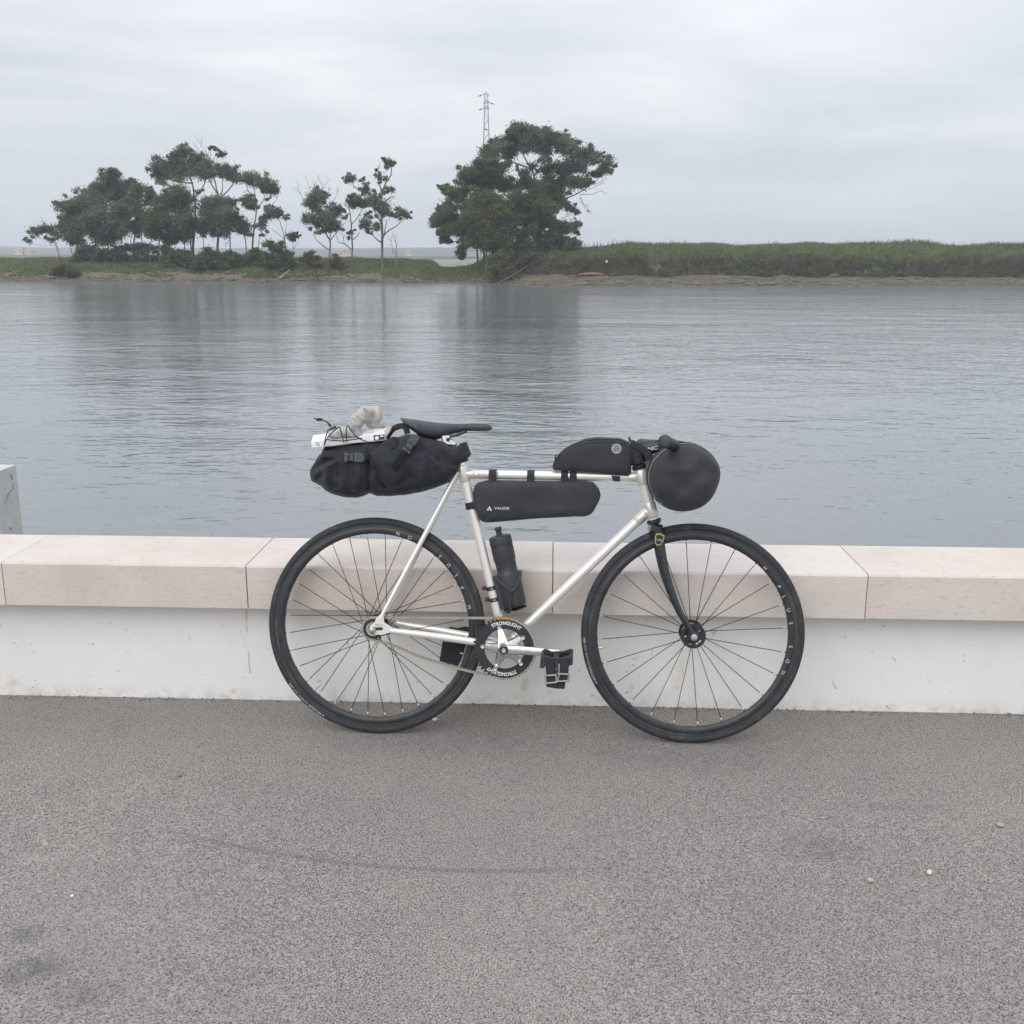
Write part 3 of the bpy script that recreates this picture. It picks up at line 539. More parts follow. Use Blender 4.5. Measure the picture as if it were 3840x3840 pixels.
def flat_text(name, s, p0, p1, h, y, mat, parent, bold=0.0, bend=None):
    V, F, w = text_mesh(s, h, bold)
    d = Vector((p1[0] - p0[0], p1[1] - p0[1])); L = d.length; d.normalize()
    nrm = Vector((-d.y, d.x))
    out = []
    for a, b in V:
        q = Vector(p0) + d * (a / w * L) + nrm * b
        out.append((q.x, y if not bend else bend(q.x, q.y), q.y))
    return mesh(name, out, F, mat, parent, smooth=False)

from mathutils.bvhtree import BVHTree
def surface(vf):
    """front (camera-side) surface of a bag in bike coordinates: y at (x, z)"""
    t = BVHTree.FromPolygons([Vector(q) for q in vf[0]], [tuple(f) for f in vf[1]])
    def y_at(x, z, miss=0.0):
        h = t.ray_cast(Vector((x, -1.0, z)), Vector((0, 1, 0)))
        return h[0].y if h[0] is not None else miss
    return y_at
def fold(vf, folds):
    """press creases into the camera side of a bag; mirrored weakly on the far side"""
    out = []
    for q in vf[0]:
        q = Vector(q)
        d_ = 0.0
        for (a, b, dep, wd) in folds:
            ax, az = a; bx, bz = b
            dx, dz = bx - ax, bz - az
            t = max(0.0, min(1.0, ((q.x - ax) * dx + (q.z - az) * dz) / (dx * dx + dz * dz)))
            e = math.hypot(q.x - ax - t * dx, q.z - az - t * dz) / wd
            if e < 3: d_ += dep * math.exp(-e * e) * (1 - 0.5 * abs(2 * t - 1))
        q.y += d_ if q.y < 0 else -0.5 * d_
        out.append(q)
    return out, vf[1]

# ================================================================== SETTING
# ------------------------------------------------------------------ pavement (old, pale, open-textured asphalt)
m, ns, ls, p = new_mat('asphalt')
geo = N_(ns, 'ShaderNodeNewGeometry')
def noise_at(scale, detail=3.0, rough=0.55, dist=0.0, src=None, stretch=None):
    n = N_(ns, 'ShaderNodeTexNoise', Scale=scale, Detail=detail, Roughness=rough, Distortion=dist)
    s_ = src or geo.outputs['Position']
    if stretch:
        mp = N_(ns, 'ShaderNodeMapping'); mp.inputs['Scale'].default_value = stretch
        ls.new(s_, mp.inputs[0]); s_ = mp.outputs[0]
    ls.new(s_, n.inputs['Vector'])
    return n.outputs['Fac']
def ramp(src, pts):
    c = N_(ns, 'ShaderNodeValToRGB')
    el = c.color_ramp.elements
    while len(el) < len(pts): el.new(0.5)
    for e, (po, co) in zip(el, pts):
        e.position = po; e.color = c4(co) if not isinstance(co, (int, float)) else (co, co, co, 1)
    ls.new(src, c.inputs[0])
    return c.outputs[0]
def mixc(fac, a, b, mode='MIX'):
    x = N_(ns, 'ShaderNodeMix', data_type='RGBA', blend_type=mode)
    for k, v in (('Factor', fac), ('A', a), ('B', b)):
        if isinstance(v, (int, float)): x.inputs[k].default_value = v
        elif isinstance(v, tuple): x.inputs[k].default_value = c4(v)
        else: ls.new(v, x.inputs[k])
    return x.outputs['Result']
def mth(op, a, b=0.0, c=None, clamp=False):
    x = N_(ns, 'ShaderNodeMath', operation=op, use_clamp=clamp)
    for i, v in enumerate((a, b, c)):
        if v is None: continue
        if isinstance(v, (int, float)): x.inputs[i].default_value = v
        else: ls.new(v, x.inputs[i])
    return x.outputs[0]
def spot(x, y, rx, ry, soft=0.5):
    """soft-edged patch of wear at x,y on the ground"""
    v = N_(ns, 'ShaderNodeVectorMath', operation='SUBTRACT'); v.inputs[1].default_value = (x, y, 0)
    ls.new(geo.outputs['Position'], v.inputs[0])
    v2 = N_(ns, 'ShaderNodeVectorMath', operation='DIVIDE'); v2.inputs[1].default_value = (rx, ry, 1e3)
    ls.new(v.outputs[0], v2.inputs[0])
    l_ = N_(ns, 'ShaderNodeVectorMath', operation='LENGTH'); ls.new(v2.outputs[0], l_.inputs[0])
    r_ = N_(ns, 'ShaderNodeMapRange', interpolation_type='SMOOTHSTEP')
    r_.inputs['From Min'].default_value = 1.0; r_.inputs['From Max'].default_value = soft * 0.4
    ls.new(l_.outputs['Value'], r_.inputs['Value'])
    return r_.outputs[0]
big = noise_at(0.9, 3.0, 0.6)
base = ramp(big, [(0.3, (0.322, 0.302, 0.280)), (0.7, (0.374, 0.346, 0.317))])
mid = noise_at(7.0, 4.0, 0.65)
base = mixc(ramp(mid, [(0.36, 0.16), (0.58, 0.0)]), base, (0.22, 0.216, 0.21))
pink = mth('MULTIPLY', spot(1.15, 2.0, 0.65, 0.6, 1.0), 0.5)
base = mixc(pink, base, (0.350, 0.295, 0.280))
# pores: short dark worm-like gaps between stones
vor = N_(ns, 'ShaderNodeTexVoronoi', feature='DISTANCE_TO_EDGE', Scale=240.0)
vv = N_(ns, 'ShaderNodeVectorMath', operation='ADD')
wv = N_(ns, 'ShaderNodeTexNoise', Scale=120.0, Detail=1.0); ls.new(geo.outputs['Position'], wv.inputs['Vector'])
ws = N_(ns, 'ShaderNodeVectorMath', operation='SCALE'); ws.inputs['Scale'].default_value = 0.006
ls.new(wv.outputs['Color'], ws.inputs[0]); ls.new(geo.outputs['Position'], vv.inputs[0]); ls.new(ws.outputs[0], vv.inputs[1])
ls.new(vv.outputs[0], vor.inputs['Vector'])
edge = ramp(vor.outputs['Distance'], [(0.05, 1.0), (0.16, 0.0)])
stone = noise_at(235.0, 1.0, 0.5, 0.4)
gate = ramp(stone, [(0.47, 1.0), (0.60, 0.0)])
pore = mth('MULTIPLY', edge, gate)
deep = ramp(stone, [(0.26, 1.0), (0.34, 0.0)])
pore = mth('MAXIMUM', pore, mth('MULTIPLY', deep, 0.9))
base = mixc(ramp(stone, [(0.58, 0.0), (0.78, 0.4)]), base, (0.42, 0.40, 0.375))
base = mixc(mth('MULTIPLY', pore, 0.88), base, (0.045, 0.043, 0.042))
# stains and shade: oil spots, bike shade painted in along the wall, a faint tyre mark
stain_shade = mth('MULTIPLY', spot(-1.13, 1.99, 0.055, 0.05), 0.5)
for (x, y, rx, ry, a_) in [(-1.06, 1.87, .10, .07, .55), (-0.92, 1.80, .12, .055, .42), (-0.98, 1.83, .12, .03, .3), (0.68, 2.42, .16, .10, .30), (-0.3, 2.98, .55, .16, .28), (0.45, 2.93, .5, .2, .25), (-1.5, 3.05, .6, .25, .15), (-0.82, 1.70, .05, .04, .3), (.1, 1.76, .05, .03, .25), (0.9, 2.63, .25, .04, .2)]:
    stain_shade = mth('MAXIMUM', stain_shade, mth('MULTIPLY', spot(x, y, rx, ry), a_))
stain_shade = mth('MULTIPLY', stain_shade, ramp(noise_at(22.0, 3.0, 0.7), [(0.32, 0.1), (0.58, 1.0)]))
dist = N_(ns, 'ShaderNodeVectorMath', operation='DISTANCE'); dist.inputs[1].default_value = (-0.22, 4.30, 0)
ls.new(geo.outputs['Position'], dist.inputs[0])
ringm = ramp(mth('ABSOLUTE', mth('SUBTRACT', dist.outputs['Value'], 2.02)), [(0.004, 0.33), (0.014, 0.0)])
sepp = N_(ns, 'ShaderNodeSeparateXYZ'); ls.new(geo.outputs['Position'], sepp.inputs[0])
xm = N_(ns, 'ShaderNodeMapRange', interpolation_type='SMOOTHSTEP'); xm.inputs['From Min'].default_value = 0.66; xm.inputs['From Max'].default_value = 0.35
ls.new(mth('ABSOLUTE', mth('ADD', sepp.outputs['X'], 0.40)), xm.inputs['Value'])
stain_shade = mth('MAXIMUM', stain_shade, mth('MULTIPLY', mth('MULTIPLY', ringm, xm.outputs[0]), mth('LESS_THAN', sepp.outputs['Y'], 3.0)))
base = mixc(stain_shade, base, (0.085, 0.085, 0.09))
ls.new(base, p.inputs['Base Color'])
p.inputs['Roughness'].default_value = 0.85
p.inputs['Specular IOR Level'].default_value = 0.3
hgt = mth('SUBTRACT', mth('MULTIPLY', stone, 0.5), mth('MULTIPLY', pore, 1.0))
bu = N_(ns, 'ShaderNodeBump', Strength=0.6, Distance=0.003); ls.new(hgt, bu.inputs['Height']); ls.new(bu.outputs[0], p.inputs['Normal'])
M_asphalt = m
xs = np.linspace(-30, 30, 121); ys = np.concatenate([np.linspace(-40, 0, 41), np.linspace(0.1, 3.27, 60)])
X, Y = np.meshgrid(xs, ys, indexing='ij')
Z = 0.004 * np.sin(X * 1.7 + 0.4) * np.cos(Y * 1.3) * np.clip((3.0 - Y), 0, 1)
def grid_faces(nx, ny):
    i, j = np.meshgrid(np.arange(nx - 1), np.arange(ny - 1), indexing='ij')
    a = (i * ny + j).ravel()
    return np.stack([a, a + ny, a + ny + 1, a + 1], 1)
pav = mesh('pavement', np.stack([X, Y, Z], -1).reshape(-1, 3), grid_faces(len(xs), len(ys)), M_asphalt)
tag(pav, 'pale grey coarse asphalt pavement with dark stains and painted shade', kind='structure')

# ------------------------------------------------------------------ seat wall: white painted body, limestone coping blocks
m, ns, ls, p = new_mat('white_wall_paint')
geo = N_(ns, 'ShaderNodeNewGeometry')
b = ramp(noise_at(2.2, 4.0), [(0.3, (0.765, 0.762, 0.735)), (0.7, (0.81, 0.807, 0.78))])
b = mixc(ramp(noise_at(13.0, 5.0, 0.65), [(0.3, 0.16), (0.6, 0.0)]), b, (0.64, 0.63, 0.60))
pit = ramp(noise_at(34.0, 1.5, 0.5, 0.8), [(0.215, 1.0), (0.27, 0.0)])
pit2 = ramp(noise_at(75.0, 1.0, 0.5, 0.4), [(0.19, 1.0), (0.24, 0.0)])
pits = mth('MAXIMUM', pit, mth('MULTIPLY', pit2, 0.8))
b = mixc(mth('MULTIPLY', pits, 0.35), b, (0.42, 0.41, 0.39))  # shade inside the dents, tinted into the paint colour
rust = mth('MULTIPLY', spot(0, 0, 1, 1), 0.0)
for (x, z, rx, rz, a_) in [(-.08, .07, .022, .04, .55), (.415, .085, .02, .035, .5), (.43, .13, .012, .06, .35), (-1.05, .03, .015, .015, .6), (-.76, .07, .012, .01, .6), (-1.80, .05, .03, .03, .4), (.0, .045, .012, .012, .4), (.27, .065, .012, .02, .4)]:
    v = N_(ns, 'ShaderNodeVectorMath', operation='SUBTRACT'); v.inputs[1].default_value = (x, 3.25, z); ls.new(geo.outputs['Position'], v.inputs[0])
    v2 = N_(ns, 'ShaderNodeVectorMath', operation='DIVIDE'); v2.inputs[1].default_value = (rx, 9, rz); ls.new(v.outputs[0], v2.inputs[0])
    l_ = N_(ns, 'ShaderNodeVectorMath', operation='LENGTH'); ls.new(v2.outputs[0], l_.inputs[0])
    rust = mth('MAXIMUM', rust, mth('MULTIPLY', ramp(l_.outputs['Value'], [(0.1, 1.0), (1.0, 0.0)]), a_))
rust = mth('MULTIPLY', rust, ramp(noise_at(60.0, 3.0), [(0.35, 0.2), (0.6, 1.0)]))
b = mixc(rust, b, (0.50, 0.36, 0.20))
sepw = N_(ns, 'ShaderNodeSeparateXYZ'); ls.new(geo.outputs['Position'], sepw.inputs[0])
dirt = N_(ns, 'ShaderNodeMapRange'); dirt.inputs['From Min'].default_value = 0.0; dirt.inputs['From Max'].default_value = 0.05
dirt.inputs['To Min'].default_value = 0.5; dirt.inputs['To Max'].default_value = 0.0
ls.new(sepw.outputs['Z'], dirt.inputs['Value'])
b = mixc(mth('MULTIPLY', dirt.outputs[0], ramp(noise_at(25.0, 4.0, 0.7), [(0.42, 0.0), (0.62, 1.0)])), b, (0.42, 0.40, 0.37))
# a day joint in the render at one place
jn = mth('ABSOLUTE', mth('ADD', mth('ADD', sepw.outputs['X'], 0.985), mth('MULTIPLY', noise_at(20.0, 3.0), 0.012)))
jn = mth('MULTIPLY', ramp(jn, [(0.0005, 1.0), (0.004, 0.0)]), ramp(noise_at(18.0, 2.0), [(0.45, 0.0), (0.55, 1.0)]))
b = mixc(mth('MULTIPLY', jn, 0.35), b, (0.45, 0.45, 0.43))
ls.new(b, p.inputs['Base Color']); p.inputs['Roughness'].default_value = 0.55
hh = mth('SUBTRACT', mth('MULTIPLY', noise_at(6.0, 4.0), 0.6), mth('ADD', mth('MULTIPLY', pits, 1.2), jn))
bu = N_(ns, 'ShaderNodeBump', Strength=0.6, Distance=0.006); ls.new(hh, bu.inputs['Height']); ls.new(bu.outputs[0], p.inputs['Normal'])
M_wall = m

def stone_mat(name, a, b2, c, seed):
    global ns, ls, geo
    m, ns, ls, p = new_mat(name)
    geo = N_(ns, 'ShaderNodeNewGeometry')
    b = ramp(noise_at(4.0 + seed, 5.0, 0.6), [(0.3, a), (0.7, b2)])
    flk = noise_at(60.0, 2.0, 0.6, 0.5, stretch=(0.55, 0.7, 1.6))
    b = mixc(ramp(flk, [(0.60, 0.0), (0.70, 0.40)]), b, c)
    vein = noise_at(22.0, 5.0, 0.7, 1.5, stretch=(0.4, 0.6, 1.8))
    b = mixc(ramp(vein, [(0.35, 0.22), (0.5, 0.0)]), b, tuple(q * 1.18 for q in a))
    spk = ramp(noise_at(170.0, 1.0, 0.5), [(0.70, 0.0), (0.76, 0.5)])
    b = mixc(spk, b, (0.22, 0.20, 0.18))
    ls.new(b, p.inputs['Base Color']); p.inputs['Roughness'].default_value = 0.62
    bu = N_(ns, 'ShaderNodeBump', Strength=0.35, Distance=0.002); ls.new(mth('ADD', flk, noise_at(140.0, 3.0)), bu.inputs['Height']); ls.new(bu.outputs[0], p.inputs['Normal'])
    return m
M_stone = [stone_mat('limestone_warm', (0.565, 0.500, 0.448), (0.650, 0.592, 0.540), (0.43, 0.36, 0.32), 0.0),
           stone_mat('limestone_pale', (0.60, 0.543, 0.500), (0.675, 0.622, 0.580), (0.47, 0.42, 0.385), 1.3),
           stone_mat('limestone_rose', (0.565, 0.485, 0.442), (0.640, 0.565, 0.522), (0.42, 0.345, 0.315), 2.1)]
M_mortar = pm('dark_mortar', (0.16, 0.15, 0.14), (0.24, 0.22, 0.20), rough=0.95, scale=60)
WY, CY0, CY1, CZ0, CZ1 = 3.257, 3.1735, 3.5145, 0.348, 0.4905
wall = empty('seat_wall', (0, WY, 0))
tag(wall, 'low white painted quay wall topped with pale limestone blocks', 'wall')
nx = 260
wx = np.linspace(-14, 14, nx)
prof = [(0.0, -0.02), (0.0, 0.12), (0.0, 0.25), (0.0, CZ0 + 0.006), (0.20, CZ0 + 0.006), (0.20, -2.6), (0.02, -2.6)]
V = []
for x in wx:
    for k, (dy, z) in enumerate(prof):
        bulge = 0.0025 * noise.noise(Vector((x * 3.0, z * 7.0, 1.3))) if k < 4 else 0.0
        V.append((x, dy + bulge, z))
F = []
n = len(prof)
for i in range(nx - 1):
    for k in range(n - 1):
        F.append((i * n + k, (i + 1) * n + k, (i + 1) * n + k + 1, i * n + k + 1))
mesh('wall_body', V, F, M_wall, wall)
joints = [-13.0, -11.9, -10.7, -9.6, -8.5, -7.4, -6.3, -5.15, -4.0, -2.85, -1.745, -0.960, 0.007, 0.979, 2.03, 3.1, 4.2, 5.3, 6.4, 7.5, 8.6, 9.7, 10.8, 12.0, 13.0]
for i, (a, b_) in enumerate(zip(joints[:-1], joints[1:])):
    bm = bmesh.new()
    g = 0.0016
    x0, x1 = a + g, b_ - g
    dz = random.uniform(-0.0012, 0.0012); dy = random.uniform(-0.0012, 0.0012)
    nseg = 24
    vs = []
    for k in range(nseg + 1):
        x = x0 + (x1 - x0) * k / nseg
        chip = 0.0013 * noise.noise(Vector((x * 23, i * 3.1, 0)))
        vs.append([bm.verts.new((x, y + dy - WY, z + dz)) for y, z in
                   ((CY0, CZ0), (CY0, CZ1 - 0.006), (CY0 + 0.004 + chip, CZ1 + chip * 0.5), (CY1 - 0.004, CZ1), (CY1, CZ1 - 0.004), (CY1, CZ0))])
    for k in range(nseg):
        for q in range(6):
            bm.faces.new((vs[k][q], vs[k + 1][q], vs[k + 1][(q + 1) % 6], vs[k][(q + 1) % 6]))
    bm.faces.new(vs[0]); bm.faces.new(list(reversed(vs[-1])))
    me = bpy.data.meshes.new('coping_stone'); bm.to_mesh(me); bm.free()
    me.materials.append(M_stone[(1, 0, 2)[i % 3] if i != 11 else 0])
    o = bpy.data.objects.new('coping_stone', me); COL.objects.link(o); o.parent = wall
    if i:
        V, F = box((a, (CY0 + CY1) / 2 - WY + 0.004, (CZ0 + CZ1) / 2 - 0.002), (0.0030, CY1 - CY0 - 0.010, CZ1 - CZ0 - 0.006))
        mesh('mortar_joint', V, F, M_mortar, wall, smooth=False)

# ------------------------------------------------------------------ concrete pile beyond the wall
M_conc = pm('board_marked_concrete', (0.46, 0.47, 0.45), (0.56, 0.565, 0.54), rough=0.8, scale=7, bump=0.35, bscale=60, bdist=0.003)
M_concdark = pm('concrete_scar', (0.24, 0.24, 0.23), (0.34, 0.34, 0.32), rough=0.9, scale=40)
pile = empty('concrete_pile', (-2.888, 5.10, -2.6))
tag(pile, 'square grey concrete pile standing in the water beyond the wall', 'pile')
V, F = merge(box((0, 0, 1.5), (0.32, 0.215, 2.994), None, 0.006))
mesh('shaft', V, F, M_conc, pile, smooth=False)
for q in ([(0.1615, -0.045, 2.83), (0.1615, 0.0, 2.87), (0.1615, 0.045, 2.885), (0.1615, 0.06, 2.91)],
          [(0.1615, -0.02, 2.70), (0.1615, -0.015, 2.685)], [(0.1615, -0.03, 2.665), (0.1615, -0.03, 2.645)], [(0.1615, 0.045, 2.96), (0.1615, 0.05, 2.93)]):
    mesh('surface_scar', *tube(q, 0.004, 5), M_concdark, pile)

# ------------------------------------------------------------------ water
m, ns, ls, p = new_mat('river_water')
geo = N_(ns, 'ShaderNodeNewGeometry')
p.inputs['Base Color'].default_value = (0.17, 0.195, 0.195, 1)
cal = noise_at(0.028, 3.0, 0.55, 0.4, stretch=(0.6, 1.5, 1))            # calmer and rougher lanes
ls.new(ramp(noise_at(0.05, 3.0), [(0.35, (0.158, 0.178, 0.190)), (0.65, (0.180, 0.198, 0.205))]), p.inputs['Base Color'])
p.inputs['IOR'].default_value = 1.45
sw = N_(ns, 'ShaderNodeSeparateXYZ'); ls.new(geo.outputs['Position'], sw.inputs[0])
rg = N_(ns, 'ShaderNodeMapRange'); rg.inputs['From Min'].default_value = 15.0; rg.inputs['From Max'].default_value = 125.0
rg.inputs['To Min'].default_value = 0.05; rg.inputs['To Max'].default_value = 0.12      # finer, denser wind ripple out in the stream
ls.new(sw.outputs['Y'], rg.inputs['Value']); ls.new(rg.outputs[0], p.inputs['Roughness'])
p.inputs['Specular IOR Level'].default_value = 0.5
w1 = noise_at(1.3, 3.0, 0.6, 0.8, stretch=(0.50, 1.0, 1))
w2 = noise_at(4.2, 2.0, 0.5, 0.8, stretch=(0.42, 1.0, 1))
w0 = noise_at(0.42, 3.0, 0.62, 0.6, stretch=(0.62, 1.0, 1))
wl_ = noise_at(0.16, 2.0, 0.6, 0.4, stretch=(0.8, 1.0, 1))
hh = mth('ADD', mth('ADD', mth('MULTIPLY', wl_, 1.3), mth('MULTIPLY', w0, 0.55)), mth('ADD', mth('MULTIPLY', w1, 0.50), mth('MULTIPLY', w2, 0.22)))
hh = mth('MULTIPLY', hh, ramp(cal, [(0.36, 0.5), (0.64, 1.15)]))
bu = N_(ns, 'ShaderNodeBump', Strength=1.0, Distance=0.075); ls.new(hh, bu.inputs['Height']); ls.new(bu.outputs[0], p.inputs['Normal'])
M_water = m
WZ = -2.0
w = mesh('water', [(-2600, 3.3, WZ), (2600, 3.3, WZ), (2600, 1400, WZ), (-2600, 1400, WZ)], [(0, 1, 2, 3)], M_water, smooth=False)
tag(w, 'calm grey river water with fine ripples', kind='structure')

# ------------------------------------------------------------------ far bank terrain
def sstep(a, b, x):
    t = np.clip((x - a) / (b - a), 0, 1)
    return t * t * (3 - 2 * t)
def vnoise(x, y, s, seed):
    rng = np.random.default_rng(seed)
    tab = rng.random((257, 257))
    xf, yf = x / s, y / s
    xi, yi = np.floor(xf).astype(int), np.floor(yf).astype(int)
    fx, fy = xf - xi, yf - yi
    fx, fy = fx * fx * (3 - 2 * fx), fy * fy * (3 - 2 * fy)
    g = lambda a, b: tab[a % 257, b % 257]
    return (g(xi, yi) * (1 - fx) + g(xi + 1, yi) * fx) * (1 - fy) + (g(xi, yi + 1) * (1 - fx) + g(xi + 1, yi + 1) * fx) * fy - 0.5
def waterline(x):
    left = 128.5 + 2.0 * sstep(-60, -5, x)
    right = 121.5 + 7.0 * sstep(0, 70, x)
    return left * (1 - sstep(-9, 1, x)) + right * sstep(-9, 1, x) + 1.6 * vnoise(x, x * 0 + 3, 9.0, 1) + 0.9 * vnoise(x, x * 0, 2.6, 2)
def ground_h(x, y):
    x = np.asarray(x, float); y = np.asarray(y, float)
    s = y - waterline(x)
    L = np.interp(s, [-30, -6, 0, 2.0, 3.0, 5.5, 12, 22, 30, 42, 400], [-5, -3.0, -2.02, -1.55, -1.10, -0.60, 0.15, 0.35, 0.0, -2.6, -3.0])
    Gp = np.interp(s, [-30, -6, 0, 6, 8, 12, 18, 26, 400], [-5, -3.0, -2.02, -1.45, -1.0, -0.75, -0.7, -2.6, -3.0])
    Rr = np.interp(s, [-30, -6, 0, 7.5, 8.3, 9.2, 12, 18, 24, 60, 400], [-5, -3.0, -2.02, -1.05, -0.40, 0.35, 0.95, 1.65, 1.85, 1.9, 1.9])
    gp = sstep(-17.5, -15, x) * (1 - sstep(-12, -8, x))
    left = L * (1 - gp) + Gp * gp
    rm = sstep(-8, 3, x)
    mound = np.interp(s, [-30, -6, 0, 6, 9, 13, 18, 24, 400], [-5, -3.0, -2.02, -1.2, -0.55, 0.8, 1.5, 1.5, 1.5])
    z = left * (1 - rm) + Rr * rm
    md = np.exp(-(np.abs(x + 3.2) / 6.2) ** 4)
    z = z * (1 - md) + mound * md
    z = z + np.where(s > 3, 1, 0.25) * (0.35 * vnoise(x, y, 3.1, 5) + 0.2 * vnoise(x, y, 1.1, 6)) + 0.22 * rm * sstep(12, 20, s) * vnoise(x, y, 11.0, 8)
    return z + 0.35 * rm * sstep(10, 80, x) * sstep(12, 20, s)
m, ns, ls, p = new_mat('bank_soil')
geo = N_(ns, 'ShaderNodeNewGeometry')
sp = N_(ns, 'ShaderNodeSeparateXYZ'); ls.new(geo.outputs['Position'], sp.inputs[0])
hz = mth('ADD', sp.outputs['Z'], mth('MULTIPLY', mth('SUBTRACT', noise_at(0.6, 4.0, 0.6), 0.5), 1.2))
zr = N_(ns, 'ShaderNodeMapRange'); zr.inputs['From Min'].default_value = -2.1; zr.inputs['From Max'].default_value = 0.4
ls.new(hz, zr.inputs['Value'])
b = ramp(zr.outputs[0], [(0.0, (0.10, 0.095, 0.075)), (0.12, (0.125, 0.108, 0.085)), (0.30, (0.185, 0.152, 0.112)), (0.42, (0.16, 0.15, 0.09)), (0.66, (0.13, 0.14, 0.07)), (1.0, (0.11, 0.135, 0.06))])
xfade = N_(ns, 'ShaderNodeMapRange', interpolation_type='SMOOTHSTEP'); xfade.inputs['From Min'].default_value = -7.0; xfade.inputs['From Max'].default_value = 9.0
ls.new(mth('ADD', sp.outputs['X'], mth('MULTIPLY', noise_at(0.5, 3.0), 5.0)), xfade.inputs['Value'])
alg = mth('MULTIPLY', ramp(noise_at(0.9, 4.0, 0.65, 0.8, stretch=(0.35, 1.0, 1)), [(0.36, 0.0), (0.48, 0.9)]), xfade.outputs[0])
lowm = N_(ns, 'ShaderNodeMapRange'); lowm.inputs['From Min'].default_value = -0.75; lowm.inputs['From Max'].default_value = -1.1
ls.new(sp.outputs['Z'], lowm.inputs['Value'])
b = mixc(mth('MULTIPLY', alg, lowm.outputs[0], clamp=True), b, (0.075, 0.080, 0.045))
b = mixc(mth('MULTIPLY', ramp(noise_at(1.6, 4.0, 0.7, 1.0, stretch=(0.3, 1.2, 1)), [(0.50, 0.0), (0.58, 0.8)]), lowm.outputs[0], clamp=True), b, (0.20, 0.165, 0.125))
b = mixc(ramp(noise_at(3.0, 4.0, 0.7), [(0.35, 0.35), (0.6, 0.0)]), b, (0.06, 0.055, 0.04))
ls.new(b, p.inputs['Base Color']); p.inputs['Roughness'].default_value = 0.9
p.inputs['Specular IOR Level'].default_value = 0.2
bu = N_(ns, 'ShaderNodeBump', Strength=0.7, Distance=0.3); ls.new(noise_at(2.5, 5.0, 0.7), bu.inputs['Height']); ls.new(bu.outputs[0], p.inputs['Normal'])
M_bank = m
xs = np.concatenate([np.linspace(-420, -85, 120, endpoint=False), np.linspace(-85, 80, 420, endpoint=False), np.linspace(80, 420, 130)])
ys = np.concatenate([np.linspace(100, 118, 8, endpoint=False), np.linspace(118, 160, 130, endpoint=False), np.linspace(160, 260, 50)])
X, Y = np.meshgrid(xs, ys, indexing='ij')
tb = mesh('far_bank', np.stack([X, Y, ground_h(X, Y)], -1).reshape(-1, 3), grid_faces(len(xs), len(ys)), M_bank)
tag(tb, 'muddy far river bank rising to a grassy dyke on the right', kind='structure')

# salt flats, far fields and wooded hills
M_flat = pm('mud_flat', (0.16, 0.165, 0.14), (0.22, 0.215, 0.18), rough=0.8, scale=0.05, bump=0.0)
M_field = pm('far_field', (0.075, 0.095, 0.05), (0.12, 0.13, 0.075), rough=0.9, scale=0.04)
M_wood = pm('far_wood', (0.022, 0.034, 0.026), (0.036, 0.048, 0.034), rough=0.95, scale=0.05)
def strip(name, x0, x1, y0, y1, z, mat, label, amp=6.0, seed=1):
    n = 90
    xs_ = np.linspace(x0, x1, n)
    a = y0 + amp * 2 * vnoise(xs_, xs_ * 0, (x1 - x0) / 14, seed); b2 = y1 + amp * 2 * vnoise(xs_, xs_ * 0 + 9, (x1 - x0) / 14, seed + 1)
    V = np.concatenate([np.stack([xs_, a, 0 * xs_ + WZ - 0.3], -1), np.stack([xs_, a + 2, 0 * xs_ + z], -1), np.stack([xs_, b2, 0 * xs_ + z], -1), np.stack([xs_, b2 + 2, 0 * xs_ + WZ - 0.3], -1)])
    F = []
    for k in range(3):
        F += [(k * n + i, k * n + i + 1, (k + 1) * n + i + 1, (k + 1) * n + i) for i in range(n - 1)]
    return tag(mesh(name, V, F, mat), label, kind='structure')
strip('mud_flat', -520, 300, 250, 590, -1.75, M_flat, 'grey tidal mud flat beyond the island', 9, 3)
strip('salt_dyke', -520, 400, 640, 655, -0.6, M_field, 'low green dyke across the salt flats', 3, 5)
far = strip('far_terrain', -2400, 2400, 760, 2750, -0.4, M_field, 'flat green land on the horizon', 20, 7)
xs = np.linspace(-2300, 2300, 700); ys = np.linspace(1300, 2500, 26)
X, Y = np.meshgrid(xs, ys, indexing='ij')
ridge = np.sin(np.pi * (Y - 1300) / 1200) ** 0.7
Z = -1.0 + ridge * (10.5 + 8 * vnoise(X, Y * 0, 420, 21) + 3 * vnoise(X, Y, 60, 22) + 3.5 * vnoise(X, Y, 14, 23))
tag(mesh('hills', np.stack([X, Y, Z], -1).reshape(-1, 3), grid_faces(len(xs), len(ys)), M_wood), 'low wooded hills fading into haze on the horizon', kind='structure')

# ------------------------------------------------------------------ haze: the damp air between the quay and the horizon
hz_m = bpy.data.materials.new('haze_air'); hz_m.use_nodes = True
hn = hz_m.node_tree.nodes; hn.clear()
ho = hn.new('ShaderNodeOutputMaterial'); hv = hn.new('ShaderNodeVolumePrincipled')
hv.inputs['Color'].default_value = (0.86, 0.91, 1.0, 1); hv.inputs['Density'].default_value = 0.00055; hv.inputs['Anisotropy'].default_value = 0.2
hz_m.node_tree.links.new(hv.outputs[0], ho.inputs['Volume'])
V, F = box((0, 1400, 21.5), (5400, 3000, 54))
tag(mesh('haze', V, F, hz_m, smooth=False), 'thin blue haze over the river and marsh', kind='stuff')

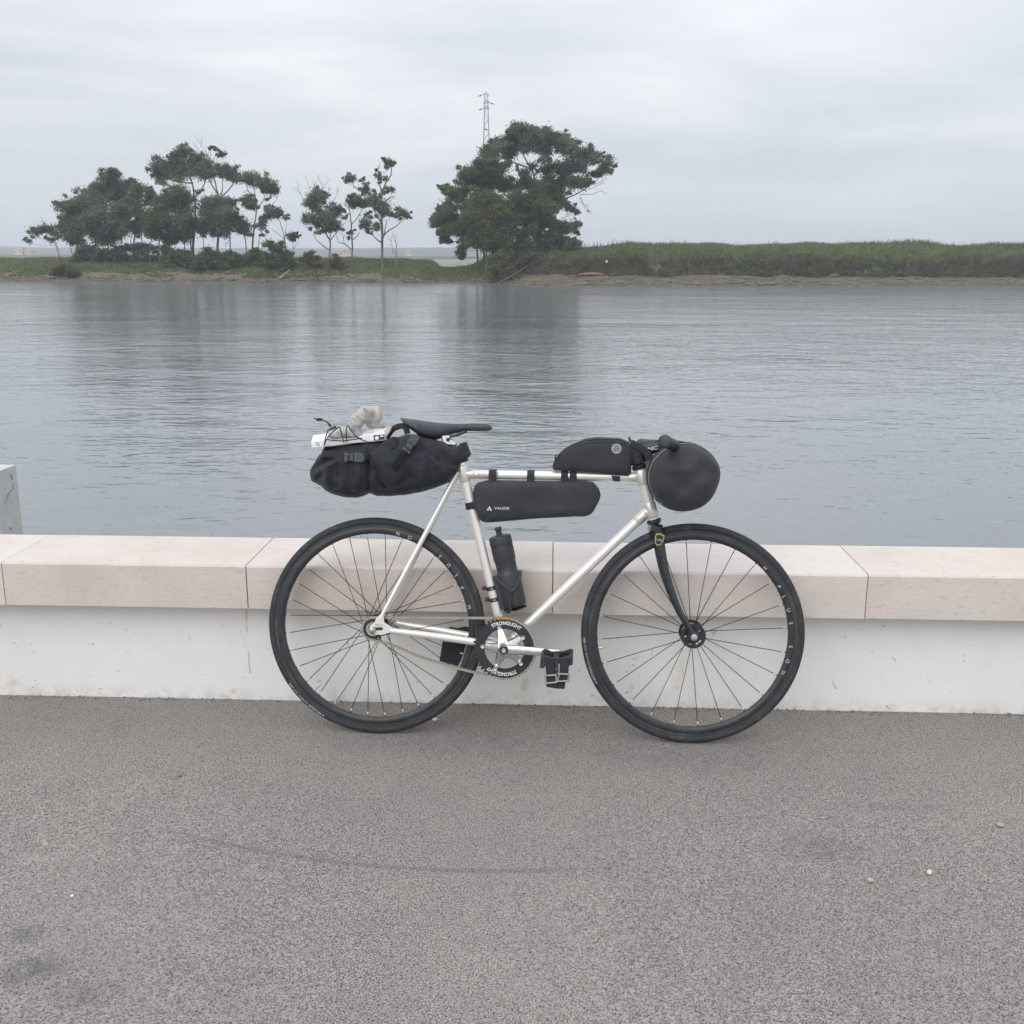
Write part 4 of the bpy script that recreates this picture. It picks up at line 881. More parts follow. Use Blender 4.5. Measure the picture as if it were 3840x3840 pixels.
# ================================================================== TREES AND PLANTS
def leaf_mat(name, a, b):
    m, ns, ls, p = new_mat(name)
    g = N_(ns, 'ShaderNodeNewGeometry')
    no = N_(ns, 'ShaderNodeTexNoise', Scale=0.8, Detail=3.0); ls.new(g.outputs['Position'], no.inputs['Vector'])
    rn = N_(ns, 'ShaderNodeMath', operation='MULTIPLY_ADD'); rn.inputs[1].default_value = 0.5; rn.inputs[2].default_value = -0.25
    ls.new(g.outputs['Random Per Island'], rn.inputs[0])
    ad = N_(ns, 'ShaderNodeMath', operation='ADD'); ls.new(no.outputs['Fac'], ad.inputs[0]); ls.new(rn.outputs[0], ad.inputs[1])
    cr = N_(ns, 'ShaderNodeValToRGB')
    cr.color_ramp.elements[0].position = 0.34; cr.color_ramp.elements[0].color = c4(a)
    cr.color_ramp.elements[1].position = 0.70; cr.color_ramp.elements[1].color = c4(b)
    ls.new(ad.outputs[0], cr.inputs[0]); ls.new(cr.outputs[0], p.inputs['Base Color'])
    p.inputs['Roughness'].default_value = 0.7; p.inputs['Specular IOR Level'].default_value = 0.25
    tr = N_(ns, 'ShaderNodeBsdfTranslucent'); ls.new(cr.outputs[0], tr.inputs['Color'])
    mx = N_(ns, 'ShaderNodeMixShader'); mx.inputs[0].default_value = 0.42
    out = ns['Material Output']
    ls.new(p.outputs[0], mx.inputs[1]); ls.new(tr.outputs[0], mx.inputs[2]); ls.new(mx.outputs[0], out.inputs['Surface'])
    return m
M_leaf = [leaf_mat('eucalyptus_leaf', (0.082, 0.112, 0.078), (0.225, 0.260, 0.165)),
          leaf_mat('shrub_leaf', (0.075, 0.118, 0.060), (0.155, 0.205, 0.100)),
          leaf_mat('green_leaf', (0.075, 0.112, 0.052), (0.180, 0.222, 0.100)),
          leaf_mat('olive_leaf', (0.105, 0.130, 0.052), (0.200, 0.220, 0.092)),
          leaf_mat('dry_scrub', (0.105, 0.100, 0.055), (0.180, 0.170, 0.095))]
M_bark = pm('eucalyptus_bark', (0.11, 0.095, 0.08), (0.24, 0.215, 0.19), rough=0.9, scale=1.5, stretch=(1, 1, 0.3), spec=0.2)
M_twig = pm('bare_twig', (0.22, 0.205, 0.19), (0.32, 0.30, 0.28), rough=0.9, scale=2.0, spec=0.2)

def leaf_cloud(cl, dens, size, rng, droop=0.5):
    """cl: (x,y,z,rx,ry,rz); small leaf sprays filling every clump unevenly"""
    C, H = [], []
    for (x, y, z, rx, ry, rz) in cl:
        n = int(dens * (rx * rz + 0.10))
        # each clump is a handful of smaller sprays
        k = max(6, int(10 + 10 * rx))
        d = rng.normal(size=(k, 3)); d /= np.linalg.norm(d, axis=1)[:, None]
        d[:, 2] = d[:, 2] * 0.75 + 0.12
        sub = d * (rng.uniform(0.25, 0.95, (k, 1)))
        pick = rng.integers(0, k, n)
        q = sub[pick] + rng.normal(size=(n, 3)) * np.array([0.24, 0.24, 0.22])
        wisp = rng.random(n) < 0.22
        q[wisp] += rng.normal(size=(int(wisp.sum()), 3)) * 0.30
        C.append(np.array([x, y, z]) + q * np.array([rx, ry, rz]))
    C = np.concatenate(C)
    n = len(C)
    a = rng.normal(size=(n, 3)); a[:, 2] -= droop; a /= np.linalg.norm(a, axis=1)[:, None]
    b = np.cross(a, rng.normal(size=(n, 3))); b /= np.linalg.norm(b, axis=1)[:, None]
    L = size * rng.uniform(0.6, 1.4, (n, 1)); W = L * rng.uniform(0.35, 0.6, (n, 1))
    V = np.stack([C - a * L * 0.5, C + b * W * 0.5, C + a * L * 0.5, C - b * W * 0.5], 1).reshape(-1, 3)
    F = np.arange(n * 4).reshape(n, 4)
    return V, F

def limb(points, r0, r1, seg=7, wig=0.0, rng=None):
    P = smooth_path(points, 4)
    n = len(P)
    if wig:
        P = [q + Vector(rng.normal(size=3) * wig * (0.2 + i / n)) if 0 < i < n - 1 else q for i, q in enumerate(P)]
    return tube(P, [r0 + (r1 - r0) * i / (n - 1) for i in range(n)], seg)

def build_tree(name, d, label, group, dens=150, size=0.30, ti=None, nfill=1, grow=1.0):
    bx, by, bz = d['base']
    rng = np.random.default_rng(abs(hash_(name + label)) % 99991)
    gz = float(ground_h(bx, by))
    t = empty(name, (bx, by, gz))
    tag(t, label, 'tree', group)
    off = bz - gz
    parts, tw = [], []
    Hh = max([c[1] for c in d['clumps']] + [q[1] for tr in d['trunks'] for q in tr])
    r0 = 0.03 + 0.0125 * Hh
    depth = {}
    for i, tr in enumerate(d['trunks']):
        L = len(tr)
        from_ground = tr[0][1] < 0.25 + 0.02 * Hh and i > 0
        yo = 0.0 if i == 0 else float(rng.uniform(-1, 1)) * 0.12 * Hh
        pts = []
        for j, (x, z) in enumerate(tr):
            yy = yo * (1 if from_ground else j / (L - 1)) + (0.05 * Hh * math.sin(j * 1.3 + i) if 0 < j else 0)
            if i == 0 and j == 0: yy = 0
            pts.append((x, yy, z + off))
        if i == 0 or from_ground:
            pts = [(pts[0][0], pts[0][1], -0.4)] + pts
        ra = r0 * (1.0 if i == 0 else (0.75 if from_ground else 0.55))
        parts.append(limb(pts, ra, ra * 0.28, 8, 0.03, rng))
        for q in pts: depth[(round(q[0], 2), round(q[2], 2))] = q[1]
        tr_pts = [Vector(q) for q in pts]
        d.setdefault('_p', []).append(smooth_path(tr_pts, 4))
    nodes = [q for pth in d.get('_p', []) for q in pth[2:]]
    W = max([abs(c[0]) for c in d['clumps']] + [1.0])
    cl = []
    for (x, z, r) in d['clumps']:
        y = float(rng.uniform(-1, 1)) * min(0.45 * W + 0.6, 3.2)
        zc = z + off
        cl.append((x, y, zc, r * grow * 1.22, r * grow * 1.4, r * grow * 1.16))
        c = Vector((x, y, zc - 0.35 * r))
        best = min(nodes, key=lambda q: (q - c).length + (3.0 if q.z > c.z - 0.1 else 0.0) + 0.4 * max(0, c.z - q.z))
        mid_ = best.lerp(c, 0.5) + Vector((rng.normal() * 0.12, rng.normal() * 0.12, -0.08 * (c - best).length))
        parts.append(limb([best, mid_, c], 0.018 + 0.018 * r, 0.010, 5))
        for _ in range(2):
            e = c + Vector((rng.normal() * r * 0.6, rng.normal() * r * 0.6, rng.uniform(0.1, 0.8) * r))
            parts.append(limb([c.lerp(best, 0.25), c.lerp(e, 0.5), e], 0.012, 0.006, 4))
    # leafy fill between neighbouring clumps
    fill = []
    for i, c in enumerate(cl):
        near = sorted(range(len(cl)), key=lambda j: (cl[j][0] - c[0]) ** 2 + (cl[j][2] - c[2]) ** 2 + 0.3 * (cl[j][1] - c[1]) ** 2)[1:1 + nfill]
        for j in near:
            o_ = cl[j]
            if math.hypot(o_[0] - c[0], o_[2] - c[2]) < 1.15 * (o_[3] + c[3]) / 1.3:
                f_ = rng.uniform(0.35, 0.65)
                fill.append(tuple((c[q] * f_ + o_[q] * (1 - f_)) * (0.85 if q > 2 else 1.0) for q in range(6)))
    # small outlying sprays that break up the outline of every clump
    sat = []
    for c in cl:
        for _ in range(3):
            a_ = rng.uniform(0, 2 * math.pi); e_ = rng.uniform(-0.6, 0.9)
            f_ = rng.uniform(0.85, 1.25); k_ = rng.uniform(0.28, 0.5)
            sat.append((c[0] + math.cos(a_) * c[3] * f_, c[1] + math.sin(a_) * c[4] * f_ * 0.7, c[2] + e_ * c[5] * f_, c[3] * k_, c[4] * k_, c[5] * k_))
    cl = [(c[0], c[1], c[2], c[3] * 0.93, c[4] * 0.93, c[5] * 0.93) for c in cl] + fill + sat
    V, F = merge(*parts)
    mesh('trunk', V, F, M_bark, t)
    for bq in d['bare']:
        yb = float(rng.uniform(-0.5, 0.5))
        pts = [(x, yb + 0.1 * k, z + off) for k, (x, z) in enumerate(bq)]
        bits = [limb(pts, 0.038, 0.014, 5, 0.02, rng)]
        for k in range(5):
            f = rng.uniform(0.35, 1.0)
            P = smooth_path(pts, 6); a = P[int(f * (len(P) - 1))]
            e = a + Vector((rng.normal() * 0.35, rng.normal() * 0.35, rng.uniform(0.1, 0.8)))
            bits.append(limb([a, a.lerp(e, 0.5) + Vector((0.05, 0, 0.05)), e], 0.014, 0.006, 4))
        mesh('bare_branch', *merge(*bits), M_twig, t)
    if cl:
        V, F = leaf_cloud(cl, dens, size, rng)
        mesh('crown', V, F, M_leaf[d['tint'] if ti is None else ti], t, smooth=False)
    return t

def hash_(s):
    h = 7
    for ch in s: h = (h * 131 + ord(ch)) % 1000003
    return h

LT = {
 'L0': 'small leaning eucalyptus at the far left end of the island',
 'L1': 'leftmost bushy tree of the dense clump on the island',
 'L2': 'tall rounded tree over the left half of the island clump',
 'L3': 'low dense tree in front on the left of the island clump',
 'L4': 'slender thin-crowned tree left of the tallest island tree',
 'L5': 'olive green tree low in the middle of the island clump',
 'L6': 'tallest island tree with a flat umbrella crown',
 'L7': 'dense dark tree below the tallest umbrella crown',
 'L8': 'tree with bare dead branches rising above its crown',
 'L9': 'bushy tree with several trunks right of the umbrella tree',
 'L10': 'open airy tree with a wide top at the right of the clump',
 'L11': 'small forked tree behind the round green bush',
 'L12': 'tiny sapling just right of the round green bush',
 'M1': 'tree with bare twigs around a full crown, left of the middle three',
 'M2': 'thin tree between its two neighbours in the gap',
 'M3': 'tall lanky tree with scattered leaf tufts, right of the middle three',
 'M4': 'bare leafless sapling right of the lanky tree',
 'R1': 'big spreading eucalyptus on the mound with drooping bare right branch',
 'R2': 'broad green tree forming the left side of the big clump',
 'R3': 'yellow-green tree low in front of the big clump',
 'R4': 'dark leafy tree in the middle of the big clump',
}
for k, lab in LT.items():
    nm = 'dead_sapling' if k == 'M4' else ('sapling' if k == 'L12' else 'eucalyptus_tree')
    grp = {'L': 'trees on the left island', 'M': 'three slim trees in the gap', 'R': 'big tree clump on the mound'}[k[0]]
    build_tree(nm, G['trees'][k], lab, grp, dens=560 if k[0] == 'R' else (450 if k[0] == 'L' else 400), size=0.25 if k[0] == 'R' else 0.24, nfill={'R': 3, 'L': 2, 'M': 1}[k[0]], grow={'R': 1.05, 'L': 1.0, 'M': 1.22}[k[0]])

SL = ['round green bush below the bushy many-trunked tree', 'low green bush left of the largest bush', 'wide green bush below the airy tree', 'tall round green bush at the right end of the island',
      'green bush between two wider bushes', 'yellow-green bush at the foot of the big clump', 'dark bush at the right foot of the big clump', 'dry scrub at the foot of the left middle tree',
      'brown scrub mound left of the three slim trees', 'dry brown tussock on the sand below the left island', 'leafy bush tree at the right end of the island bushes',
      'dry grass mound under the big spreading tree', 'dark undergrowth beneath the island trees', 'dark thicket at the left foot of the island trees']
for (x, y, z, rx, h, tn), lab in zip(G['shrubs'], SL):
    rng = np.random.default_rng(int(abs(x) * 100) % 9999)
    gz = float(ground_h(x, y))
    top = z + h - gz
    t = empty('shrub', (x, y, gz)); tag(t, lab, 'shrub', 'shrubs on the far bank')
    cl = []
    for k in range(int(14 + 16 * rx)):
        a = rng.uniform(-1, 1); hh_ = max(0.35, top) * (1 - 0.75 * a * a)
        zz = rng.uniform(0.05, 1.0) ** 0.7 * hh_ * 0.92
        r = rng.uniform(0.35, 0.6) * min(1.0, 0.6 + 0.2 * rx)
        cl.append((a * rx, rng.uniform(-0.7, 0.7) * min(rx, 1.6), zz, r * 1.2, r, r * 0.85))
    V, F = leaf_cloud(cl, 520, 0.27, rng, 0.0)
    mesh('foliage', V, F, M_leaf[tn], t, smooth=False)
    mesh('stem', *merge(*[limb([(0, 0, -0.2), (0.1 * q, 0.05, 0.25 * top), (0.45 * q * rx, 0.1 * q, 0.6 * top)], 0.05, 0.015, 5) for q in (-1, -0.3, 0.4, 1)]), M_bark, t)

# grasses: nobody could count them
def blades(n, xr, yr, cond, length, width, rng, lean=0.5):
    x = rng.uniform(*xr, n); s = rng.uniform(*yr, n)
    y = waterline(x) + s
    k = cond(x, s, rng)
    x, y, s = x[k], y[k], s[k]
    z = ground_h(x, y)
    n = len(x)
    L = (length(x, s) if callable(length) else length) * rng.uniform(0.5, 1.3, n)
    dx, dy = rng.normal(size=n) * lean, rng.normal(size=n) * lean - 0.1
    w = width * rng.uniform(0.6, 1.4, n)
    P = np.stack([x, y, z - 0.05], -1)
    tip = P + np.stack([dx * L, dy * L, L], -1)
    mid_ = P + np.stack([dx * L * 0.35, dy * L * 0.35, L * 0.55], -1)
    ang = rng.uniform(-0.7, 0.7, n)
    side = np.stack([np.cos(ang), np.sin(ang), 0 * ang], -1) * w[:, None]
    V = np.stack([P - side, P + side, mid_ + side * 0.8, tip, mid_ - side * 0.8], 1).reshape(-1, 3)
    return V, np.arange(n * 5).reshape(n, 5)
rng = np.random.default_rng(5)
gm = [leaf_mat('bank_grass', (0.135, 0.165, 0.072), (0.255, 0.265, 0.130)), leaf_mat('reed_green', (0.115, 0.145, 0.066), (0.265, 0.268, 0.138)), leaf_mat('dry_reed', (0.120, 0.105, 0.075), (0.200, 0.180, 0.125))]
V, F = blades(80000, (-90, -4), (1.9, 24), lambda x, s, r: (vnoise(x, s, 2.2, 31) + 0.5 > 0.14) & ((s > 3.4) | (vnoise(x, s, 4.0, 32) > 0.0)), lambda x, s: 0.30 + 0.3 * (vnoise(x, s, 5, 33) + .5), 0.06, rng)
tag(mesh('island_grass', V, F, gm[0], smooth=False), 'short green grass covering the left island', 'grass', kind='stuff')
V, F = blades(90000, (-6, 100), (9.0, 26), lambda x, s, r: vnoise(x, s, 2.0, 35) + 0.5 > 0.12, lambda x, s: 0.45 + 0.9 * np.clip(vnoise(x, s, 5, 36) + .5, 0, 1) ** 1.5, 0.06, rng, 0.28)
V2, F2 = blades(2600, (-2, 100), (14.0, 22), lambda x, s, r: vnoise(x, s, 1.5, 44) + 0.5 > 0.40, lambda x, s: 0.9 + 0.8 * (vnoise(x, s, 4, 45) + .5), 0.045, rng, 0.2)
V, F = np.concatenate([V, V2]), np.concatenate([F, F2 + len(V)])
tag(mesh('dyke_reeds', V, F, gm[1], smooth=False), 'dense green reeds along the top of the right bank', 'reeds', kind='stuff')
V, F = blades(26000, (-4, 100), (7.2, 11.5), lambda x, s, r: vnoise(x, s, 3.0, 38) + 0.5 > 0.22, lambda x, s: 0.5 + 0.5 * (vnoise(x, s, 3, 39) + .5), 0.06, rng, 0.8)
tag(mesh('bank_scrub', V, F, gm[2], smooth=False), 'dry brown scrub hanging over the undercut right bank', 'scrub', kind='stuff')
cl = []
for i in range(760):
    x = rng.uniform(3, 96); s = rng.uniform(8.3, 12.5) if i < 520 else rng.uniform(13, 19); y = float(waterline(np.array([x]))[0] + s)
    if vnoise(np.array([x]), np.array([0.0]), 7.0, 41)[0] < -0.15: continue
    r = rng.uniform(0.35, 0.95) if i < 520 else rng.uniform(0.25, 0.5); cl.append((x, y, float(ground_h(x, y)) + 0.3, r * 1.3, r, r * (0.8 if i < 520 else 1.2)))
V, F = leaf_cloud(cl, 170, 0.24, rng, 0.0)
tag(mesh('bank_brambles', V, F, M_leaf[2], smooth=False), 'mass of dark green brambles on the right bank face', 'brambles', kind='stuff')

# clods, stones and tide wrack on the wet margin
pp = []
oc = [(1, 0, 0), (-1, 0, 0), (0, 1, 0), (0, -1, 0), (0, 0, 1), (0, 0, -1)]
of = [(0, 2, 4), (2, 1, 4), (1, 3, 4), (3, 0, 4), (2, 0, 5), (1, 2, 5), (3, 1, 5), (0, 3, 5)]
for i in range(2600):
    x = rng.uniform(-75, 75); s = abs(rng.normal()) * (2.0 if x < -6 else 4.5)
    if s > (4 if x < -6 else 8) or vnoise(np.array([x]), np.array([s * 2]), 2.5, 51)[0] < -0.05: continue
    y = float(waterline(np.array([x]))[0] + s); z = float(ground_h(x, y))
    r = rng.uniform(0.05, 0.22) * (1.6 if rng.random() < 0.12 else 1.0)
    k = rng.uniform(0.7, 1.3, (6, 1))
    pp.append((np.array(oc) * k * np.array([r * 1.8, r * 1.2, r * 0.7]) + np.array([x, y, z + r * 0.15]), of))
V, F = merge(*pp)
tag(mesh('shore_stones', V, F, pm('wet_stone', (0.07, 0.068, 0.045), (0.17, 0.145, 0.11), rough=0.8, scale=0.7)), 'dark clods and stones along the muddy far waterline', 'stones', kind='stuff')

# ------------------------------------------------------------------ things on the far shore
M_post = pm('rotten_post', (0.05, 0.045, 0.04), (0.09, 0.08, 0.07), rough=0.95, scale=8)
for i, (x, y, z) in enumerate(G['stumps']):
    gz = float(ground_h(x, y)); h = [0.75, 0.4][i] if i < 2 else 0.28 + 0.16 * ((i * 37) % 5) / 4
    rw = [0.45, 0.6][i] if i < 2 else 0.075
    if i < 2:
        lab = ['dark tree stump on the mud below the slim trees', 'low dark mound of roots at the water edge'][i]
        prf = [(rw * 1.5, -0.1), (rw * 1.2, 0.15 * h), (rw * 0.8, 0.35 * h), (rw * 0.55, 0.6 * h), (rw * 0.5, h), (rw * .3, h * .85), (0.0, h * 0.9)] if i == 0 else [(rw * 1.2, -0.1), (rw, h * .4), (rw * .6, h * .8), (0, h)]
        V, F = lathe(prf, (0, 0, 0), (0, 0, 1), 12)
        V = [q + Vector((noise.noise(q * 5) * 0.1, noise.noise(q * 5 + Vector((3, 1, 2))) * 0.1, 0)) for q in V]
        tag(mesh('tree_stump' if i == 0 else 'root_mound', V, F, M_post, loc=(x, y, gz)), lab, 'stump')
    else:
        V, F = tube([(0, 0, -0.2), (0.01 * (i % 3 - 1), 0, h * 0.6), (0.03 * (i % 3 - 1), 0, h)], [rw, rw * 0.95, rw * 0.7], 7)
        tag(mesh('mooring_stake', V, F, M_post, loc=(x, y, gz)), 'short rotten wooden stake in the sand below the island, %s from the left' % ['first', 'second', 'third', 'fourth', 'fifth', 'sixth', 'seventh', 'ninth', 'tenth', 'eleventh', 'twelfth', 'eighth'][i - 2], 'stake', 'old stakes in the sand')
for k, (i0, i1, lab) in enumerate([(0, 1, 'fallen dark log at the foot of the big tree mound'), (2, 3, 'pale driftwood log on the sand by the brown tussock')]):
    a, b = Vector(G['log'][i0]), Vector(G['log'][i1])
    a.z = float(ground_h(a.x, a.y)) + 0.1; b.z = max(b.z, float(ground_h(b.x, b.y)) + 0.15)
    V, F = limb([(0, 0, 0), (b - a) * 0.5 + Vector((0, 0, -0.05)), b - a], 0.16, 0.07, 8)
    tag(mesh('driftwood_log', V, F, M_post if k == 0 else M_twig, loc=a), lab, 'log')
M_boat = pm('faded_orange_paint', (0.18, 0.085, 0.06), (0.24, 0.12, 0.085), rough=0.8, scale=3)
(x0, yb, z0), (x1, _, z1) = G['boat']
cx = (x0 + x1) / 2; gz = float(ground_h(cx, yb))
boat = empty('rowing_boat', (cx, yb, gz)); tag(boat, 'upturned faded orange rowing boat lying on the sand', 'boat')
L = x1 - x0
V, F = bag([(-L / 2, 0.02), (-L * .42, .20), (-L * .2, .36), (L * .1, .42), (L * .35, .34), (L / 2, .12), (L * .46, 0.0), (0, -0.05)], 0.55, n=2.0, cols=24, seg=18, wr=0.02)
mesh('hull', V, F, M_boat, boat)
mesh('keel', *tube([(-L * .4, 0, .2), (-L * .2, 0, .38), (L * .1, 0, .45), (L * .4, 0, .3)], 0.03, 6), M_post, boat)
M_white = pm('white_plastic', (0.7, 0.7, 0.68), (0.8, 0.8, 0.78), rough=0.5, scale=9)
x, y, z = G['litter'][0]
V, F = box((0, 0, 0.12), (0.28, 0.2, 0.26), Euler((0.2, 0.3, 0.1)), 0.03)
mesh_o = mesh('plastic_can', V, F, M_white, loc=(x, y, max(z - .1, float(ground_h(x, y)))))
V, F = tube([(-0.05, 0, 0.26), (0, 0, 0.33), (0.06, 0, 0.27)], 0.02, 6)
tag(mesh_o, 'white plastic can lying on the right bank', 'can'); mesh('handle', V, F, M_white, mesh_o)
# houses across the marsh
M_hw = pm('render_cream', (0.50, 0.42, 0.34), (0.55, 0.46, 0.38), rough=0.8, scale=0.5); M_hw2 = pm('render_white', (0.50, 0.49, 0.47), (0.55, 0.54, 0.52), rough=0.8, scale=0.5)
M_rf = pm('clay_tile', (0.34, 0.19, 0.14), (0.40, 0.24, 0.18), rough=0.85, scale=0.8); M_rg = pm('grey_sheet_roof', (0.20, 0.22, 0.26), (0.25, 0.27, 0.31), rough=0.6, scale=0.5)
HL = ['cream farmhouse with orange roof seen behind the slim trees', 'small white house with red roof right of the gap', 'white house at the far left horizon', 'low red-roofed shed beside the far left white house', 'grey-roofed barn beside the orange-roofed farmhouse']
M_pane = pm('dark_window', (0.03, 0.035, 0.04), rough=0.2, scale=1)
for i, ((a, b)) in enumerate(G['houses']):
    wdt = b[0] - a[0]; hgt = b[2] - a[2]; dep = max(6.0, wdt * 0.8)
    zb = -0.5
    h = empty('farmhouse' if i in (0, 1, 2) else ('shed' if i == 3 else 'barn'), ((a[0] + b[0]) / 2, a[1], zb)); tag(h, HL[i], 'house')
    H1 = a[2] + hgt * 0.55 - zb; H2 = b[2] - zb
    V, F = box((0, dep / 2, H1 / 2), (wdt, dep, H1)); mesh('wall', V, F, M_hw if i in (0,) else (M_hw2 if i in (1, 2) else M_hw), h, smooth=False)
    e = 0.35
    V = [(-wdt / 2 - e, -e, H1 - .1), (wdt / 2 + e, -e, H1 - .1), (wdt / 2 + e, dep / 2, H2), (-wdt / 2 - e, dep / 2, H2), (-wdt / 2 - e, dep + e, H1 - .1), (wdt / 2 + e, dep + e, H1 - .1),
         (-wdt / 2, 0, H1 - .3), (wdt / 2, 0, H1 - .3), (wdt / 2, dep, H1 - .3), (-wdt / 2, dep, H1 - .3)]
    F = [(0, 1, 2, 3), (3, 2, 5, 4), (0, 3, 4), (1, 5, 2), (0, 4, 5, 1)]
    rf = mesh('roof', V[:6], F, M_rg if i == 4 else M_rf, h, smooth=False)
    if i < 3:
        V, F = box((wdt * .25, dep * .45, H2 + 0.3), (0.6, 0.6, 1.0)); mesh('chimney', V, F, M_hw2, rf, smooth=False)
    for q in (-0.27, 0.27):
        V, F = box((q * wdt, -0.02, H1 * 0.55), (wdt * 0.14, 0.06, 1.0)); mesh('window', V, F, M_pane, h, smooth=False)

# lattice power pylon and its lines
M_steel = pm('galvanised_steel', (0.30, 0.31, 0.33), (0.38, 0.39, 0.41), rough=0.6, metal=0.3, scale=2)
py = empty('power_pylon', (-14.3, 230.0, -1.5)); tag(py, 'tall grey lattice power pylon rising behind the big tree', 'pylon')
Hp = 33.46 + 1.5
def pw(z): return 0.26 + (Hp - z) * 0.0315 if z < Hp - 4 else 0.26 + 4 * 0.0315 * (Hp - z) / 4 * 0.9
for sx in (-1, 1):
    for sy in (-1, 1):
        P = [(sx * pw(z), sy * pw(z), z) for z in np.linspace(-1.0, Hp - 0.6, 10)]
        mesh('leg', *tube(P, 0.075, 4), M_steel, py, smooth=False)
zz = list(np.arange(0, Hp - 1.2, 1.35))
for k in range(len(zz) - 1):
    z0, z1 = zz[k], zz[k + 1]
    s = 1 if k % 2 else -1
    bits = []
    for fx in (-1, 1):
        bits.append(tube([(-s * pw(z0), fx * pw(z0), z0), (s * pw(z1), fx * pw(z1), z1)], 0.035, 4))
        bits.append(tube([(fx * pw(z0), -s * pw(z0), z0), (fx * pw(z1), s * pw(z1), z1)], 0.035, 4))
    mesh('lattice_brace', *merge(*bits), M_steel, py, smooth=False)
V, F = tube([(-pw(27.7), -pw(27.7), 27.7), (pw(27.7), -pw(27.7), 27.7), (pw(27.7), pw(27.7), 27.7), (-pw(27.7), pw(27.7), 27.7), (-pw(27.7), -pw(27.7), 27.7)], 0.07, 4)
mesh('collar', V, F, M_steel, py, smooth=False)
M_ins = pm('glass_insulator', (0.10, 0.13, 0.12), (0.16, 0.19, 0.18), rough=0.4, scale=5)
tips = []
for (xa, z, rev) in [(-0.75, 34.45, 1), (0.55, 34.35, 0), (-0.6, 32.75, 0), (0.75, 32.9, 1), (-0.75, 31.8, 1), (0.6, 31.75, 0)]:
    mesh('cross_arm', *tube([(0, -0.2, z + 0.12), (xa, 0, z - 0.05), (0, 0.2, z + 0.12)], 0.06, 4), M_steel, py, smooth=False)
    mesh('cross_arm', *tube([(0, 0, z + 0.55), (xa, 0, z)], 0.05, 4), M_steel, py, smooth=False)
    d = (1 if xa > 0 else -1)
    if rev:
        a = Vector((xa, 0, z - 0.05)); b = a + Vector((d * 0.85, 0, -0.28))
        P = [a.lerp(b, k / 8) for k in range(9)]
        mesh('insulator', *tube(P, [0.04, .04, .12, .13, .15, .13, .12, .05, .03], 7), M_ins, py)
        tips.append((b, d))
M_wire = pm('aluminium_wire', (0.5, 0.51, 0.53), rough=0.5, scale=3)
for k, (b, d) in enumerate(tips):
    a = Vector((-14.3, 230.0, -1.5)) + b
    e = Vector((a.x + d * 190, a.y + (60 if d > 0 else 40), a.z - (9 if d > 0 else 13)))
    P = [a.lerp(e, q / 24) - Vector((0, 0, 5.0 * 4 * (q / 24) * (1 - q / 24))) for q in range(25)]
    lab = ['uppermost power line running left from the pylon', 'power line running right from the pylon', 'lower power line running left from the pylon'][k]
    tag(mesh('power_line', *tube([q - a for q in P], 0.007, 4), M_wire, loc=a), lab, 'power line')
# a bird on the drooping branch
x, y, z = G['bird'][0]
M_bird = pm('black_feather', (0.015, 0.015, 0.018), rough=0.7, scale=30)
bird = empty('bird', (x, y, z)); tag(bird, 'black bird perched on the drooping bare branch', 'bird')
V, F = tube([(0.2, 0, -0.14), (0.1, 0, -0.06), (0, 0, 0.0), (-0.08, 0, 0.09), (-0.11, 0, 0.15), (-0.13, 0, 0.20), (-0.19, 0, 0.19)], [0.015, 0.03, 0.075, 0.08, 0.05, 0.045, 0.008], 10)
mesh('body', V, F, M_bird, bird)
mesh('leg', *tube([(0, -.02, -.06), (0, -.02, -.13)], 0.006, 4), M_bird, bird); mesh('leg', *tube([(0, .02, -.06), (0, .02, -.13)], 0.006, 4), M_bird, bird)

# ================================================================== BICYCLE AND LUGGAGE
M_frame = pm('champagne_silver_paint', (0.78, 0.765, 0.725), (0.81, 0.795, 0.755), rough=0.30, metal=0.40, scale=6, coat=0.3)
M_lug = pm('frame_lug_paint', (0.65, 0.63, 0.58), (0.71, 0.69, 0.64), rough=0.32, metal=0.45, scale=6, coat=0.2)
M_alloy = pm('polished_alloy', (0.72, 0.72, 0.71), (0.80, 0.80, 0.79), rough=0.22, metal=1.0, scale=60, rvar=0.08)
M_steelp = pm('dull_steel', (0.36, 0.35, 0.34), (0.55, 0.54, 0.52), rough=0.38, metal=0.9, scale=70)
M_black = pm('black_anodised', (0.018, 0.020, 0.024), (0.028, 0.030, 0.035), rough=0.35, scale=60, spec=0.5)
M_gloss = pm('black_fork_paint', (0.014, 0.016, 0.020), (0.022, 0.024, 0.029), rough=0.22, scale=40, coat=0.4)
M_plastic = pm('black_plastic', (0.026, 0.028, 0.032), (0.038, 0.040, 0.045), rough=0.5, scale=90, bump=0.1, bscale=400, bdist=0.0005)
M_tyre = pm('tyre_rubber', (0.032, 0.034, 0.039), (0.078, 0.077, 0.074), rough=0.72, scale=45, lo=0.52, hi=0.78, bump=0.15, bscale=260, bdist=0.0008, spec=0.35)
M_rim = pm('black_rim', (0.018, 0.020, 0.023), (0.032, 0.034, 0.038), rough=0.40, scale=30)
M_worn = pm('worn_brake_track', (0.030, 0.031, 0.034), (0.075, 0.070, 0.064), rough=0.45, scale=14, lo=0.5, hi=0.75)
M_spoke = pm('black_spoke', (0.02, 0.02, 0.022), (0.035, 0.035, 0.037), rough=0.4, metal=0.3, scale=60)
M_nip = pm('silver_nipple', (0.65, 0.65, 0.64), rough=0.3, metal=1.0, scale=10)
M_chain = pm('chain_steel', (0.33, 0.30, 0.265), (0.52, 0.49, 0.45), rough=0.42, metal=0.8, scale=160)
M_chaing = pm('gold_chain_link', (0.42, 0.27, 0.10), (0.55, 0.38, 0.17), rough=0.42, metal=0.8, scale=160)
